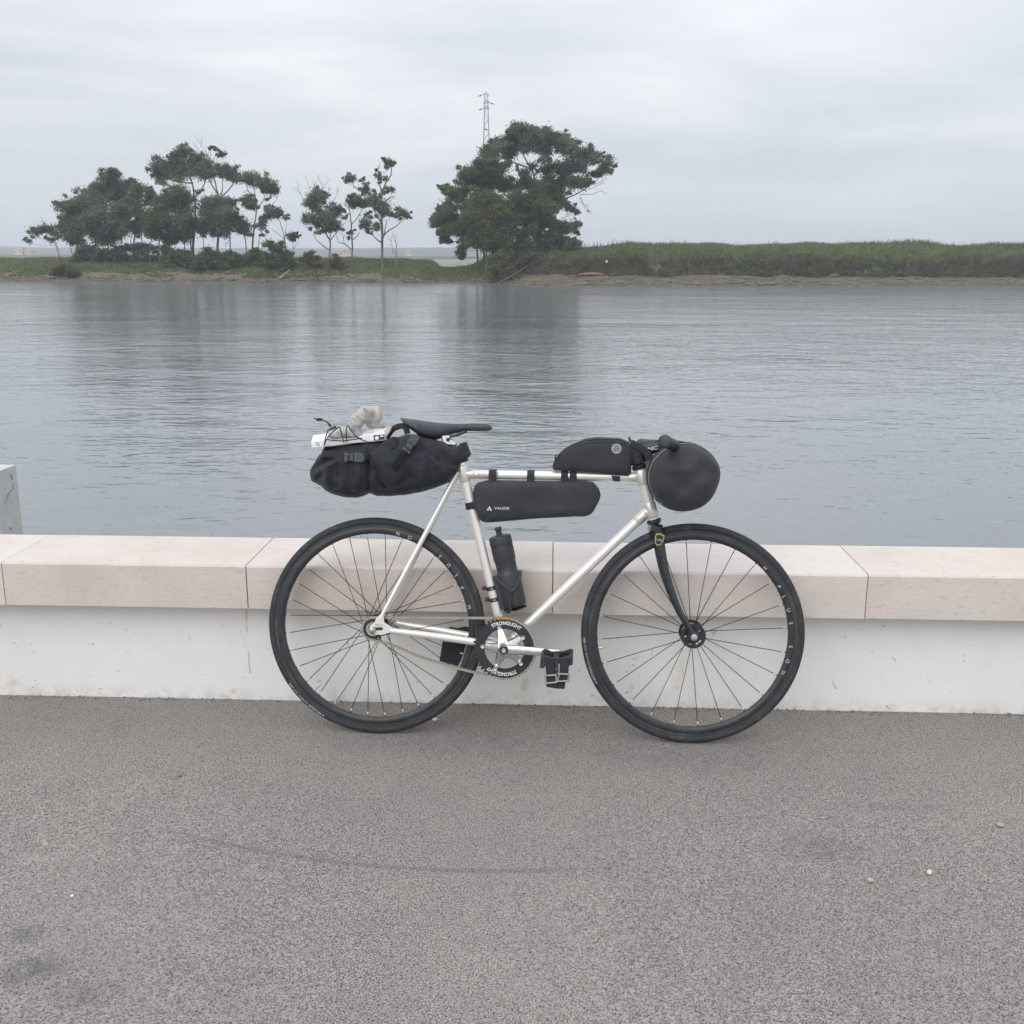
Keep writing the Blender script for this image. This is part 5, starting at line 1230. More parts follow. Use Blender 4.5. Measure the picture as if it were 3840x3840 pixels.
M_fab = pm('black_nylon', (0.018, 0.020, 0.027), (0.028, 0.031, 0.040), rough=0.75, scale=24, bump=0.35, bscale=55, bdist=0.004, sheen=0.12, spec=0.2)
M_fab2 = pm('coated_black_fabric', (0.021, 0.023, 0.030), (0.030, 0.033, 0.042), rough=0.62, scale=12, bump=0.25, bscale=26, bdist=0.004, sheen=0.2, spec=0.35)
M_web = pm('black_webbing', (0.013, 0.015, 0.020), (0.021, 0.023, 0.030), rough=0.75, scale=300, bump=0.3, bscale=500, bdist=0.0006)
M_print = pm('white_print', (0.72, 0.73, 0.74), (0.80, 0.80, 0.80), rough=0.5, scale=300)
M_faint = pm('faded_print', (0.30, 0.31, 0.32), (0.60, 0.60, 0.60), rough=0.6, scale=180)
M_rimtxt = pm('rim_print', (0.50, 0.51, 0.52), (0.60, 0.60, 0.60), rough=0.5, scale=200)
M_red = pm('faded_red_decal', (0.42, 0.17, 0.19), (0.55, 0.30, 0.30), rough=0.45, scale=200)
M_cotton = pm('grey_beige_linen', (0.35, 0.342, 0.32), (0.45, 0.44, 0.415), rough=0.9, scale=220, detail=2, stretch=(1, 1, 0.5), bump=0.25, bscale=260, bdist=0.0015, sheen=0.3)
M_nickel = pm('nickel_buckle', (0.26, 0.25, 0.23), (0.36, 0.35, 0.32), rough=0.45, metal=0.4, scale=60)
M_buck = pm('grey_buckle_plastic', (0.055, 0.058, 0.064), (0.075, 0.078, 0.084), rough=0.45, scale=60)
M_sad = pm('saddle_cover', (0.036, 0.040, 0.050), (0.046, 0.050, 0.062), rough=0.55, scale=60, bump=0.1, bscale=500, bdist=0.0004)
M_card = pm('white_carton', (0.70, 0.71, 0.74), (0.76, 0.77, 0.79), rough=0.45, scale=30)
M_kraft = pm('beige_carton', (0.52, 0.46, 0.36), (0.60, 0.54, 0.44), rough=0.8, scale=40)
M_grey = pm('reflective_grey', (0.30, 0.31, 0.32), (0.36, 0.37, 0.38), rough=0.5, scale=80)
M_yel = pm('shield_yellow', (0.52, 0.46, 0.12), rough=0.4, scale=20)
M_rust = pm('rusty_scratch', (0.32, 0.18, 0.08), (0.50, 0.40, 0.28), rough=0.8, scale=90)

BA, BB_ = -0.02498, 0.15877                  # heading on the ground, lean against the wall
B_LOC, B_ROT = Vector((-0.53627, 3.02478, 0.0)), Euler((-BB_, 0.0, BA))
B_M = Matrix.Translation(B_LOC) @ B_ROT.to_matrix().to_4x4()
def on_bike(name, x, y, z):
    """a separate thing carried by the bicycle; meshes below are given in bike coordinates"""
    o = empty(name, B_M @ Vector((x, y, z)), B_ROT)
    o['_o'] = (x, y, z)
    return o
def sub(name, vf, mat, parent, origin=(0, 0, 0), smooth=True):
    o = Vector(origin)
    return mesh(name, [Vector(q) - o for q in vf[0]], vf[1], mat, parent, smooth)
def pt(k, i=0, y=0.0):
    return Vector((G[k][i][0], y, G[k][i][1]))
def pts(k, y):
    return [Vector((a, y, b)) for a, b in G[k]]

bike = empty('bicycle', B_LOC, B_ROT)
tag(bike, 'silver single-speed bicycle with black wheels leaning against the white wall', 'bicycle')
RW = 0.336
HUB_R, HUB_F = Vector((0.0, 0.0, RW)), Vector((0.9657, 0.0, RW))
BBP = Vector((0.400, 0.0, 0.287))

# ---- frame tubes
st_top, st_bot = pt('seat_tube', 0), BBP
st_dir = (st_top - st_bot).normalized()
mesh('seat_tube', *tube([st_bot, st_top], 0.0145, 20), M_frame, bike)
tt0, tt1 = pt('top_tube', 0), pt('top_tube', 1)
mesh('top_tube', *tube([tt0, tt1], 0.0132, 20), M_frame, bike)
ht0, ht1 = pt('head_tube', 0), pt('head_tube', 1)
mesh('head_tube', *tube([ht0, ht1], 0.0168, 24), M_frame, bike)
dt1 = pt('down_tube_top')
mesh('down_tube', *tube([BBP, dt1], 0.0146, 20), M_frame, bike)
mesh('bottom_bracket_shell', *lathe([(0.0, -0.035), (0.0195, -0.035), (0.0205, -0.033), (0.0205, 0.033), (0.0195, 0.035), (0, 0.035)], BBP, (0, 1, 0), 24), M_frame, bike)
hd = (ht1 - ht0).normalized()
# lugs: sleeves proud of the tubes with a tapered lip
def lug(c, d, r, ln, name='lug'):
    d = Vector(d).normalized()
    mesh(name, *lathe([(r, -ln), (r + 0.0016, -ln + 0.003), (r + 0.0018, ln - 0.004), (r, ln)], c, d, 20), M_lug, bike)
lug(ht0 + hd * 0.026, hd, 0.0170, 0.022)
lug(ht1 - hd * 0.028, hd, 0.0170, 0.024)
lug(tt1 + (tt0 - tt1).normalized() * 0.024, tt1 - tt0, 0.0133, 0.016)
lug(dt1 + (BBP - dt1).normalized() * 0.026, BBP - dt1, 0.0147, 0.020)
lug(tt0 + (tt1 - tt0).normalized() * 0.028, tt1 - tt0, 0.0133, 0.014)
lug(st_top - st_dir * 0.028, st_dir, 0.0146, 0.026)
lug(BBP + (dt1 - BBP).normalized() * 0.034, dt1 - BBP, 0.0147, 0.014)
lug(BBP + st_dir * 0.034, st_dir, 0.0146, 0.014)
mesh('seat_clamp_bolt', *tube([(st_top.x - 0.016, -0.012, st_top.z - 0.012), (st_top.x - 0.016, 0.012, st_top.z - 0.012)], 0.005, 10), M_alloy, bike)
ss_b = pt('seat_stay_bot')
cs = G['chain_stay']
for s in (-1, 1):
    a = Vector((G['seat_stay_top'][0][0] - 0.004, s * 0.014, G['seat_stay_top'][0][1]))
    b = Vector((G['seat_stay_bend'][0][0], s * 0.032, G['seat_stay_bend'][0][1]))
    c = Vector((ss_b.x + 0.003, s * 0.061, ss_b.z))
    mesh('seat_stay', *tube(smooth_path([a, b, c], 8), [0.0078] * 4 + [0.0080] * 8 + [0.0074 - 0.0004 * k for k in range(5)], 14), M_frame, bike)
    a = Vector((cs[0][0] + 0.004, s * 0.060, cs[0][1])); b = Vector((cs[1][0], s * 0.047, cs[1][1])); c = Vector((BBP.x - 0.015, s * 0.028, BBP.z + 0.004))
    mesh('chain_stay', *tube(smooth_path([a, b, c], 8), [0.0082 + 0.0003 * min(k, 9) for k in range(17)], 14, flat=(0.9, 1.05)), M_frame, bike)
    dp = [(x, z) for x, z in G['dropout']]
    d = mesh('dropout', *prism(dp, min(s * 0.0585, s * 0.0645), max(s * 0.0585, s * 0.0645), 0.001), M_frame, bike)
    if s < 0:
        sl = G['slot']
        sub('axle_slot', prism(sl, -0.0652, -0.0646), M_black, d)
        sub('rust_streak', tube([(0.008, -0.0649, 0.3545), (0.016, -0.0651, 0.352), (0.026, -0.0649, 0.351), (0.033, -0.0649, 0.3525)], 0.0012, 5), M_rust, d)
mesh('brake_bridge', *tube([(0.118, -0.036, 0.56), (0.118, 0.036, 0.56)], 0.006, 10), M_frame, bike)
# LEGS decal on the top tube (rest of the word hidden under the strap)
L0, L1 = G['legs'][0], G['legs'][1]
tz = (tt0.z + tt1.z) / 2
flat_text('lettering', 'LEGS', (L0[0], tz - 0.0052), (L1[0] + 0.004, tz - 0.0052), 0.0108, 0, M_red, bike, 0.02, bend=lambda x, z: -math.sqrt(max(1e-6, 0.0132 ** 2 - (z - tz) ** 2)) - 0.0008)
mesh('decal_stripe', *prism([(0.368, tz - 0.009), (0.3725, tz - 0.009), (0.3725, tz + 0.009), (0.368, tz + 0.009)], -0.0141, -0.0105), pm('green_decal', (0.12, 0.42, 0.28), rough=0.4), bike)

# ---- fork and headset
fork = mesh('fork', *tube([ht1 + hd * 0.012, ht1 + hd * 0.030], 0.0155, 16), M_gloss, bike)
cr = pt('fork_crown', 0)
V, F = box(cr + Vector((0.002, 0, -0.006)), (0.034, 0.112, 0.030), Euler((0, 0.27, 0)), 0.007)
sub('crown', (V, F), M_gloss, fork)
fp = G['fork']
for s in (-1, 1):
    P = [Vector((x, s * (0.044 + 0.008 * k / 7), z)) for k, (x, z) in enumerate(fp)]
    P[-1] = Vector((HUB_F.x, s * 0.0525, HUB_F.z + 0.004))
    Q = smooth_path(P, 4)
    sub('blade', tube(Q, [0.0145 - 0.0072 * (k / (len(Q) - 1)) ** 1.3 for k in range(len(Q))], 16, flat=(0.68, 1.05)), M_gloss, fork)
    sub('fork_end', box((HUB_F.x, s * 0.0525, HUB_F.z - 0.001), (0.022, 0.006, 0.026), None, 0.003), M_gloss, fork)
sh = G['shield'][0]
def shield(k, y0, y1):
    o = [(-.0125, .017), (0, .0195), (.0125, .017), (.0135, .004), (.009, -.012), (0, -.0185), (-.009, -.012), (-.0135, .004)]
    ca, sa = math.cos(-0.22), math.sin(-0.22)
    return prism([(sh[0] + k * (x * ca - z * sa), sh[1] + k * (x * sa + z * ca)) for x, z in o], y0, y1)
dec = sub('shield_decal', shield(1.0, -0.0572, -0.0552), M_yel, fork, smooth=False)
sub('shield_field', shield(0.82, -0.0578, -0.0568), M_black, fork, smooth=False)
flat_text('lettering', 'COLUMBUS', (sh[0] - 0.0085, sh[1] + 0.0000), (sh[0] + 0.0090, sh[1] - 0.0035), 0.0042, -0.0582, M_print, fork)
mesh('headset_cup', *lathe([(0.0, 0), (0.0185, 0), (0.0225, 0.004), (0.0225, 0.009), (0.019, 0.013), (0.0, 0.013)], ht1, hd, 24), M_black, bike)
mesh('headset_cup', *lathe([(0.0, 0), (0.019, 0), (0.0215, 0.003), (0.0215, 0.011), (0.018, 0.014), (0.0, 0.014)], ht0, -hd, 24), M_black, bike)
mesh('headset_spacer', *lathe([(0.0, 0), (0.0172, 0.001), (0.0172, 0.022), (0.0166, 0.023), (0.0172, 0.024), (0.0172, 0.045), (0, 0.045)], ht0 - hd * 0.014, -hd, 20), M_black, bike)

# ---- wheels
def ringlathe(prof, c):
    return lathe(prof, c, (0, 1, 0), 96)
spoke_src = {}
def spoke(parent, name, a, b, r=0.00115):
    a, b = Vector(a), Vector(b)
    L = (b - a).length
    key = round(L, 3)
    if key not in spoke_src:
        V1, F1 = tube([(0, 0, 0), (0, 0, L - 0.012)], r, 6)
        V2, F2 = tube([(0, 0, L - 0.014), (0, 0, L + 0.002)], 0.0019, 6)
        V, F = merge((V1, F1), (V2, F2))
        me = bpy.data.meshes.new('spoke')
        me.from_pydata([tuple(q) for q in V], [], F)
        me.materials.append(M_spoke); me.materials.append(M_nip)
        for i, pl in enumerate(me.polygons):
            pl.material_index = 0 if i < len(F1) else 1
            pl.use_smooth = True
        spoke_src[key] = me
    o = bpy.data.objects.new(name, spoke_src[key])
    o.location = a
    o.rotation_mode = 'QUATERNION'
    o.rotation_quaternion = (b - a).to_track_quat('Z', 'Y')
    COL.objects.link(o)
    o.parent = parent
def wheel(name, c, letters, tyre_text, valve_ang, order, inward):
    w = mesh(name, *ringlathe([(0.2868, -0.0075), (0.2862, 0.0), (0.2868, 0.0075), (0.2895, 0.0100), (0.296, 0.0112), (0.3045, 0.0117), (0.3055, 0.0110), (0.3150, 0.0110), (0.3165, 0.0090), (0.3165, -0.0090), (0.3150, -0.0110), (0.3055, -0.0110), (0.3045, -0.0117), (0.296, -0.0112), (0.2895, -0.0100), (0.2868, -0.0075)], c), M_rim, bike)
    w['label'] = 'black deep-rim wheel with thin black tyre'
    prof = []
    for k in range(21):
        th = R(-132 + 264 * k / 20)
        rr = 0.0131 if abs(abs(th) - R(62)) > 0.08 else 0.0127
        prof.append((0.3233 + rr * 0.97 * math.cos(th), rr * math.sin(th)))
    t = sub('tyre', ringlathe(prof, c), M_tyre, w)
    for s in (-1, 1):
        sub('brake_track', ringlathe([(0.3062, s * 0.01125), (0.3142, s * 0.01125)], c), M_worn, w)
    for ch, (a, r) in zip(order, letters):
        V, F, wd = text_mesh(ch, 0.0105)
        wd = max(wd, 0.002)
        out = []
        for x, y in V:
            x = (x - wd / 2)
            if inward:
                th = R(a) + x / 0.2955; r_ = 0.2955 - (y - 0.00625)
            else:
                th = R(a) - x / 0.2955; r_ = 0.2955 + (y - 0.00625)
            out.append((c.x + r_ * math.cos(th), -0.0122 - 0.0001, c.z + r_ * math.sin(th)))
        mesh('rim_letter', out, F, M_rimtxt, w, smooth=False)
    # tyre lettering follows the sidewall
    V, F, wd = text_mesh('MICHELIN', 0.0068, 0.02)
    V2, F2, wd2 = text_mesh('Dynamic', 0.0060)
    V3, F3, wd3 = text_mesh('SPORT', 0.0046)
    a0 = tyre_text
    def wrap(V, F, wd, st, length, nm):
        out = []
        for x, y in V:
            th = R(a0) - (st + x / wd * length) / 0.3255
            r_ = 0.3232 + y
            k = max(-1, min(1, (r_ - 0.3233) / 0.0128))
            out.append((c.x + r_ * math.cos(th), -0.0131 * math.sqrt(max(0.0, 1 - k * k)) - 0.0007, c.z + r_ * math.sin(th)))
        mesh(nm, out, F, M_faint, w, smooth=False)
    wrap(V, F, wd, 0.006, 0.046, 'tyre_lettering'); wrap(V2, F2, wd2, 0.057, 0.040, 'tyre_lettering'); wrap(V3, F3, wd3, 0.101, 0.020, 'tyre_lettering')
    # checker flag mark and little emblem at both ends
    Vc, Fc = [], []
    for i in range(6):
        for j in range(3):
            if (i + j) % 2: continue
            x0, y0 = i * 0.003, j * 0.0019
            n_ = len(Vc); Vc += [(x0, y0), (x0 + 0.003, y0), (x0 + 0.003, y0 + 0.0019), (x0, y0 + 0.0019)]; Fc.append((n_, n_ + 1, n_ + 2, n_ + 3))
    wrap(Vc, Fc, 0.018, 0.125, 0.018, 'tyre_mark')
    wrap([(0, 0), (.003, .002), (.006, 0), (.0045, .006), (.003, .0035), (.0015, .0065)], [(0, 1, 4, 5), (1, 2, 3, 4)], 0.006, -0.006, 0.009, 'tyre_mark')
    va = R(valve_ang)
    d = Vector((math.cos(va), 0, math.sin(va)))
    sub('valve', tube([c + d * 0.288, c + d * 0.270, c + d * 0.268, c + d * 0.256, c + d * 0.252], [0.003, 0.003, 0.0024, 0.0020, 0.0010], 8), M_steelp, w)
    return w
fw_ = wheel('front_wheel', HUB_F, G['front_letters'], -152.0, G['valves'][0][0], 'HPLUSSON', False)
rw_ = wheel('rear_wheel', HUB_R, G['rear_letters'], -120.5, G['valves'][1][0], 'NOSSULPH', True)
# front hub: large flanges with cut-outs
def hub(w, c, fr, fy, cut=5, bar=0.015):
    sub('hub', lathe([(0.0, -0.048), (0.0075, -0.048), (0.0075, -fy - 0.006), (bar, -fy - 0.004), (bar, -fy + 0.004), (bar * 0.8, -fy + 0.012), (bar * 0.8, fy - 0.012), (bar, fy - 0.004), (bar, fy + 0.004), (0.0075, fy + 0.006), (0.0075, 0.048), (0, 0.048)], c, (0, 1, 0), 24), M_black, w)
    for s in (-1, 1):
        V, F = [], []
        m_ = 80
        for k in range(m_):
            th = 2 * math.pi * k / m_
            for r_ in (bar * 0.9, fr * 0.52, fr * 0.74, fr):
                V.append((c.x + r_ * math.cos(th), s * fy - 0.0015, c.z + r_ * math.sin(th)))
                V.append((c.x + r_ * math.cos(th), s * fy + 0.0015, c.z + r_ * math.sin(th)))
        for k in range(m_):
            k2 = (k + 1) % m_
            hole = (k % (m_ // cut)) < (m_ // cut) * 0.62
            for q in range(3):
                if q == 1 and hole: continue
                a, b = k * 8 + q * 2, k2 * 8 + q * 2
                F += [(a, b, b + 2, a + 2), (a + 1, a + 3, b + 3, b + 1)]
            a, b = k * 8 + 6, k2 * 8 + 6
            F.append((a, b, b + 1, a + 1))
        sub('hub_flange', (V, F), M_black, w)
hub(fw_, HUB_F, 0.0375, 0.034)
hub(rw_, HUB_R, 0.0315, 0.030)
for s in (-1, 1):
    sub('axle_nut', lathe([(0.0, 0.0), (0.0105, 0.0), (0.0105, 0.003), (0.0075, 0.0035), (0.0075, 0.009), (0.0045, 0.0095), (0.0045, 0.014), (0, 0.0145)], HUB_F + Vector((0, s * 0.0555, 0)), (0, s, 0), 12), M_steelp, fw_)
    sub('axle_nut', lathe([(0.0, 0.0), (0.0115, 0.0), (0.0115, 0.003), (0.0085, 0.0035), (0.0085, 0.008), (0.005, 0.009), (0.005, 0.013), (0, 0.0135)], HUB_R + Vector((0, s * 0.0645, 0)), (0, s, 0), 12), M_steelp, rw_)
for i in range(24):
    a = R(95.0 - 15 * i)
    s = -1 if i % 2 else 1
    d = Vector((math.cos(a), 0, math.sin(a)))
    spoke(fw_, 'spoke', HUB_F + d * 0.035 + Vector((0, s * 0.034, 0)), HUB_F + d * 0.2855 + Vector((0, s * 0.002, 0)))
for i in range(32):
    a = 84.7 + 11.25 * i
    s = -1 if i % 2 else 1
    off = 66.0 if (i // 2) % 2 else -66.0
    ah, ar = R(a + off), R(a)
    spoke(rw_, 'spoke', HUB_R + Vector((math.cos(ah) * 0.029, s * (0.030 + (0.002 if off > 0 else -0.002)), math.sin(ah) * 0.029)), HUB_R + Vector((math.cos(ar) * 0.2855, s * 0.002, math.sin(ar) * 0.2855)))

# ---- transmission
RING = Vector((0.400, -0.046, 0.2855))
COG = Vector((0.0, -0.045, RW))
def gear(c, teeth, pitch_r, inner, th, y):
    V, F = [], []
    m_ = teeth * 6
    for k in range(m_):
        ph = k % 6
        r_ = pitch_r + (-0.0042, -0.0034, 0.0022, 0.0040, 0.0022, -0.0034)[ph]
        a = 2 * math.pi * k / m_
        for rr in (inner, r_):
            for yy in (y - th / 2, y + th / 2):
                V.append((c.x + rr * math.cos(a), yy, c.z + rr * math.sin(a)))
    for k in range(m_):
        a, b = k * 4, ((k + 1) % m_) * 4
        F += [(a, a + 2, b + 2, b), (a + 1, b + 1, b + 3, a + 3), (a + 2, a + 3, b + 3, b + 2), (a, b, b + 1, a + 1)]
    return V, F
crank = mesh('crankset', *lathe([(0.0, -0.020), (0.0125, -0.020), (0.0145, -0.018), (0.017, -0.010), (0.0185, 0.0), (0.016, 0.012), (0, 0.012)], Vector((0.400, -0.060, 0.287)), (0, 1, 0), 28), M_alloy, bike)
chr_ = sub('chainring', gear(RING, 46, 0.0930, 0.0605, 0.003, -0.046), M_black, crank, smooth=False)
sub('chainring_lip', lathe([(0.0605, -0.0004), (0.0600, 0.0012), (0.0605, 0.0032)], RING + Vector((0, -0.0018, 0)), (0, 1, 0), 72), M_alloy, crank)
for mid_a in (85.8, -96.5):
    arc_text('lettering', 'STRONGLIGHT', (RING.x, RING.z), 0.0785, mid_a, 0.0105, 68, -0.0479, M_print, crank, bold=0.022)
bolts = []
for (bx, bz) in G['bolts']:
    a = math.atan2(bz - RING.z, bx - RING.x); bolts.append(a)
    b = Vector((RING.x + 0.0665 * math.cos(a), 0, RING.z + 0.0665 * math.sin(a)))
    sub('chainring_bolt', lathe([(0.0, -0.003), (0.0035, -0.003), (0.0037, -0.0045), (0.0062, -0.0048), (0.0066, -0.0035), (0.0066, 0.002), (0, 0.002)], Vector((b.x, -0.0485, b.z)), (0, 1, 0), 14), M_alloy, crank)
    # spider arm: waisted, thick at the boss
    d = Vector((math.cos(a), 0, math.sin(a))); n_ = Vector((-d.z, 0, d.x))
    c = Vector((0.400, 0, 0.287))
    P = [c + d * q for q in (0.004, 0.018, 0.032, 0.046, 0.058, 0.072)]
    W_ = [0.0225, 0.0190, 0.0130, 0.0100, 0.0098, 0.0090]
    Yc = [-0.061, -0.057, -0.050, -0.0445, -0.0416, -0.0412]
    Th = [0.010, 0.008, 0.0060, 0.0046, 0.0034, 0.0028]
    V, F = [], []
    for k in range(6):
        for (u, v) in ((-1, .3), (-.75, -.75), (0, -1), (.75, -.75), (1, .3), (0.8, 1), (-.8, 1)):
            q = P[k] + n_ * (u * W_[k]); V.append((q.x, Yc[k] + v * Th[k] * 0.75, q.z))
    for k in range(5):
        for u in range(7):
            F.append((k * 7 + u, k * 7 + (u + 1) % 7, (k + 1) * 7 + (u + 1) % 7, (k + 1) * 7 + u))
    F.append(tuple(range(35, 42)))
    sub('spider_arm', (V, F), M_alloy, crank)
ce = Vector((G['crank_end'][0][0], 0, G['crank_end'][0][1]))
c0 = Vector((0.400, 0, 0.287)); ca = (ce - c0); L_ = ca.length; ca.normalize(); cn = Vector((-ca.z, 0, ca.x))
V, F = [], []
S = [(0.0, .0155, -.066, .010), (0.03, .0150, -.067, .010), (0.07, .0135, -.070, .009), (0.11, .0120, -.076, .0085), (L_ - .012, .0110, -.083, .0080), (L_ + .004, .0112, -.084, .0078), (L_ + .010, .009, -.084, .006)]
for (q, wd, yc, th) in S:
    for k in range(14):
        a = 2 * math.pi * k / 14
        cu, su = math.cos(a), math.sin(a)
        p_ = c0 + ca * q + cn * (wd * math.copysign(abs(cu) ** 0.6, cu))
        V.append((p_.x, yc + th * math.copysign(abs(su) ** 0.7, su), p_.z))
for k in range(len(S) - 1):
    for u in range(14):
        F.append((k * 14 + u, k * 14 + (u + 1) % 14, (k + 1) * 14 + (u + 1) % 14, (k + 1) * 14 + u))
F += [tuple(range(13, -1, -1)), tuple(range((len(S) - 1) * 14, len(S) * 14))]
sub('crank_arm', (V, F), M_alloy, crank)
sub('crank_cap', lathe([(0.0, -0.0815), (0.005, -0.0815), (0.0052, -0.0800), (0.0085, -0.0800), (0.0128, -0.0812), (0.0134, -0.079), (0.0134, -0.074), (0, -0.074)], Vector((0.400, 0, 0.287)), (0, 1, 0), 24), M_black, crank)
sub('crank_bolt', lathe([(0.0, -0.0818), (0.003, -0.0818), (0.0034, -0.0835), (0.0062, -0.0835), (0.0066, -0.0805), (0, -0.080)], Vector((0.400, 0, 0.287)), (0, 1, 0), 18), M_alloy, crank)
lc = c0 - ca * L_
sub('crank_arm', tube([(0.400, 0.058, 0.287), (0.36, 0.066, 0.287 - (0.36 - .4) * ca.z / ca.x * -1), (lc.x, 0.078, lc.z)], [0.014, 0.0125, 0.010], 12, flat=(0.6, 1.1)), M_alloy, crank)
sub('sprocket', gear(HUB_R, 17, 0.0346, 0.014, 0.003, -0.045), M_black, rw_, smooth=False)
sub('lockring', lathe([(0.0155, -0.053), (0.0215, -0.053), (0.0225, -0.050), (0.0225, -0.047), (0.0155, -0.047)], HUB_R, (0, 1, 0), 24), M_steelp, rw_)
# chain path: around the ring, slack lower run, around the sprocket
path = []
pr, pc = 0.0932, 0.0348
a0 = R(91.0)
top_a = Vector((RING.x + pr * math.cos(a0), 0, RING.z + pr * math.sin(a0)))
cg_t = Vector((COG.x + pc * math.cos(R(91)), 0, COG.z + pc * math.sin(R(91))))
path += [cg_t.lerp(top_a, k / 40) for k in range(40)]
path += [Vector((RING.x + pr * math.cos(R(91 - k * 3.2)), 0, RING.z + pr * math.sin(R(91 - k * 3.2)))) for k in range(60)]
lo = path[-1]
lows = [lo] + [Vector((x, 0, z)) for x, z in reversed(G['chain_bot'][1:-1])] + [Vector((COG.x + pc * math.cos(R(243)), 0, COG.z + pc * math.sin(R(243))))]
path += smooth_path(lows, 10)[1:]
path += [Vector((COG.x + pc * math.cos(R(243 - k * 6)), 0, COG.z + pc * math.sin(R(243 - k * 6)))) for k in range(1, 26)]
path.append(cg_t.copy())
cum = [0.0]
for a, b in zip(path[:-1], path[1:]): cum.append(cum[-1] + (b - a).length)
nl = int(round(cum[-1] / 0.0127)); nl += nl % 2
pitch_ = cum[-1] / nl
def along(s):
    s = s % cum[-1]
    i = max(0, min(len(cum) - 2, int(np.searchsorted(cum, s) - 1)))
    t = (s - cum[i]) / max(1e-9, cum[i + 1] - cum[i])
    return path[i].lerp(path[i + 1], t)
pins = [along(k * pitch_) for k in range(nl)]
def link_mesh(yo, r_, mat):
    out = []
    h = pitch_ / 2
    o = []
    for k in range(6): o.append((-h + r_ * math.cos(R(60 + k * 48)), r_ * math.sin(R(60 + k * 48))))
    o.append((0, -r_ * 0.62))
    for k in range(6): o.append((h + r_ * math.cos(R(240 + k * 48)), r_ * math.sin(R(240 + k * 48))))
    o.append((0, r_ * 0.62))
    pp = []
    for s in (-1, 1):
        pp.append(prism(o, s * yo - 0.0005, s * yo + 0.0005))
    for s in (-1, 1):
        pp.append(tube([(s * h, -0.0048, 0), (s * h, 0.0048, 0)], 0.0021, 6))
    V, F = merge(*pp)
    me = bpy.data.meshes.new('link'); me.from_pydata([tuple(q) for q in V], [], F); me.materials.append(mat)
    return me
lk = {(0, 0): link_mesh(0.0028, 0.0044, M_chain), (1, 0): link_mesh(0.0040, 0.0043, M_chain), (0, 1): link_mesh(0.0028, 0.0044, M_chaing), (1, 1): link_mesh(0.0040, 0.0043, M_chaing)}
chain = empty('chain', (0, -0.0455, 0), parent=bike)
chain['label'] = 'slack steel chain with a few gold links'
for k in range(nl):
    a, b = pins[k], pins[(k + 1) % nl]
    mid_ = (a + b) / 2
    gold = 1 if (0.372 < mid_.x < 0.432 and mid_.z > 0.33) else 0
    o = bpy.data.objects.new('link', lk[(k % 2, gold)])
    o.location = mid_; o.rotation_euler = (0, -math.atan2(b.z - a.z, b.x - a.x), 0)
    COL.objects.link(o); o.parent = chain

# ---- pedals with foot straps hanging below
pdl = G['pedal']
xL, xR = pdl[0][0], pdl[1][0]; zt, zb = pdl[0][1], pdl[3][1]
pcx, pcz = ce.x, ce.z
ped = mesh('pedal', *tube([(pcx, -0.088, pcz), (pcx, -0.195, pcz)], [0.0075, 0.011], 14), M_plastic, bike)
for yy in (-0.108, -0.194):
    o = [(xL, zt - .004), (xL + .010, zt + .001), (xL + .03, zt - .006), (xR - .03, zt - .005), (xR - .008, zt + .003), (xR, zt), (xR, zb + .006), (xR - .012, zb + .001), (xR - .02, zb + .008), (xL + .022, zb + .006), (xL + .006, zb - .008), (xL - .003, zb - .006)]
    sub('cage_plate', prism(o, yy - 0.004, yy + 0.004, 0.001), M_plastic, ped)
for xx in (xL + 0.004, xR - 0.004):
    sub('cage_bar', box((xx, -0.151, (zt + zb) / 2 + 0.003), (0.008, 0.080, 0.018), None, 0.002), M_plastic, ped)
for k in range(2):
    q = G['strap_panels'][k * 4:k * 4 + 4]
    sub('foot_strap', prism(q, -0.2085, -0.2045, 0.0008), M_web, ped)
    q2 = [(x, z - 0.004) for x, z in q]
    sub('foot_strap', prism(q2, -0.112, -0.108, 0.0008), M_web, ped)
    bk = G['buckles'][k * 4:k * 4 + 4]
    P = [Vector((x, -0.2125, z)) for x, z in bk]; P.append(P[0]); P.append(P[1])
    sub('strap_buckle', merge(*[tube([P[i] + (P[i] - P[i + 1]).normalized() * 0.0015, P[i + 1] + (P[i + 1] - P[i]).normalized() * 0.0015], 0.0027, 8) for i in range(4)]), M_nickel, ped)
tl = G['strap_tail']
sub('strap_sole', prism(tl, -0.207, -0.106, 0.002), M_web, ped)
sub('strap_web', prism([(0.556, 0.285), (0.567, 0.285), (0.566, 0.222), (0.558, 0.222)], -0.203, -0.201), M_plastic, ped)
sub('strap_rivet', lathe([(0, -.001), (.002, -.001), (.002, .002)], Vector((0.5608, -0.2075, 0.264)), (0, 1, 0), 8), M_alloy, ped)
sub('strap_rivet', lathe([(0, -.001), (.0016, -.001), (.0016, .002)], Vector((0.5625, -0.2075, 0.252)), (0, 1, 0), 8), M_alloy, ped)
lp = [(x, z) for x, z in G['left_pedal']]
lped = mesh('pedal', *tube([(lc.x, 0.082, lc.z), (lc.x, 0.185, lc.z)], [0.0075, 0.011], 12), M_plastic, bike)
for yy in (0.100, 0.180):
    o = [(lc.x - .045, lc.z + .004), (lc.x - .035, lc.z + .016), (lc.x - .01, lc.z + .011), (lc.x + .012, lc.z + .018), (lc.x + .042, lc.z + .012), (lc.x + .046, lc.z - .01), (lc.x + .02, lc.z - .006), (lc.x - .02, lc.z - .012), (lc.x - .043, lc.z - .008)]
    sub('cage_plate', prism(o, yy - 0.004, yy + 0.004, 0.001), M_plastic, lped)
for xx in (lc.x - .041, lc.x + .041):
    sub('cage_bar', box((xx, 0.140, lc.z + .002), (0.008, 0.076, 0.018), None, 0.002), M_plastic, lped)
lsx = [(x, z) for x, z in G['left_strap']]
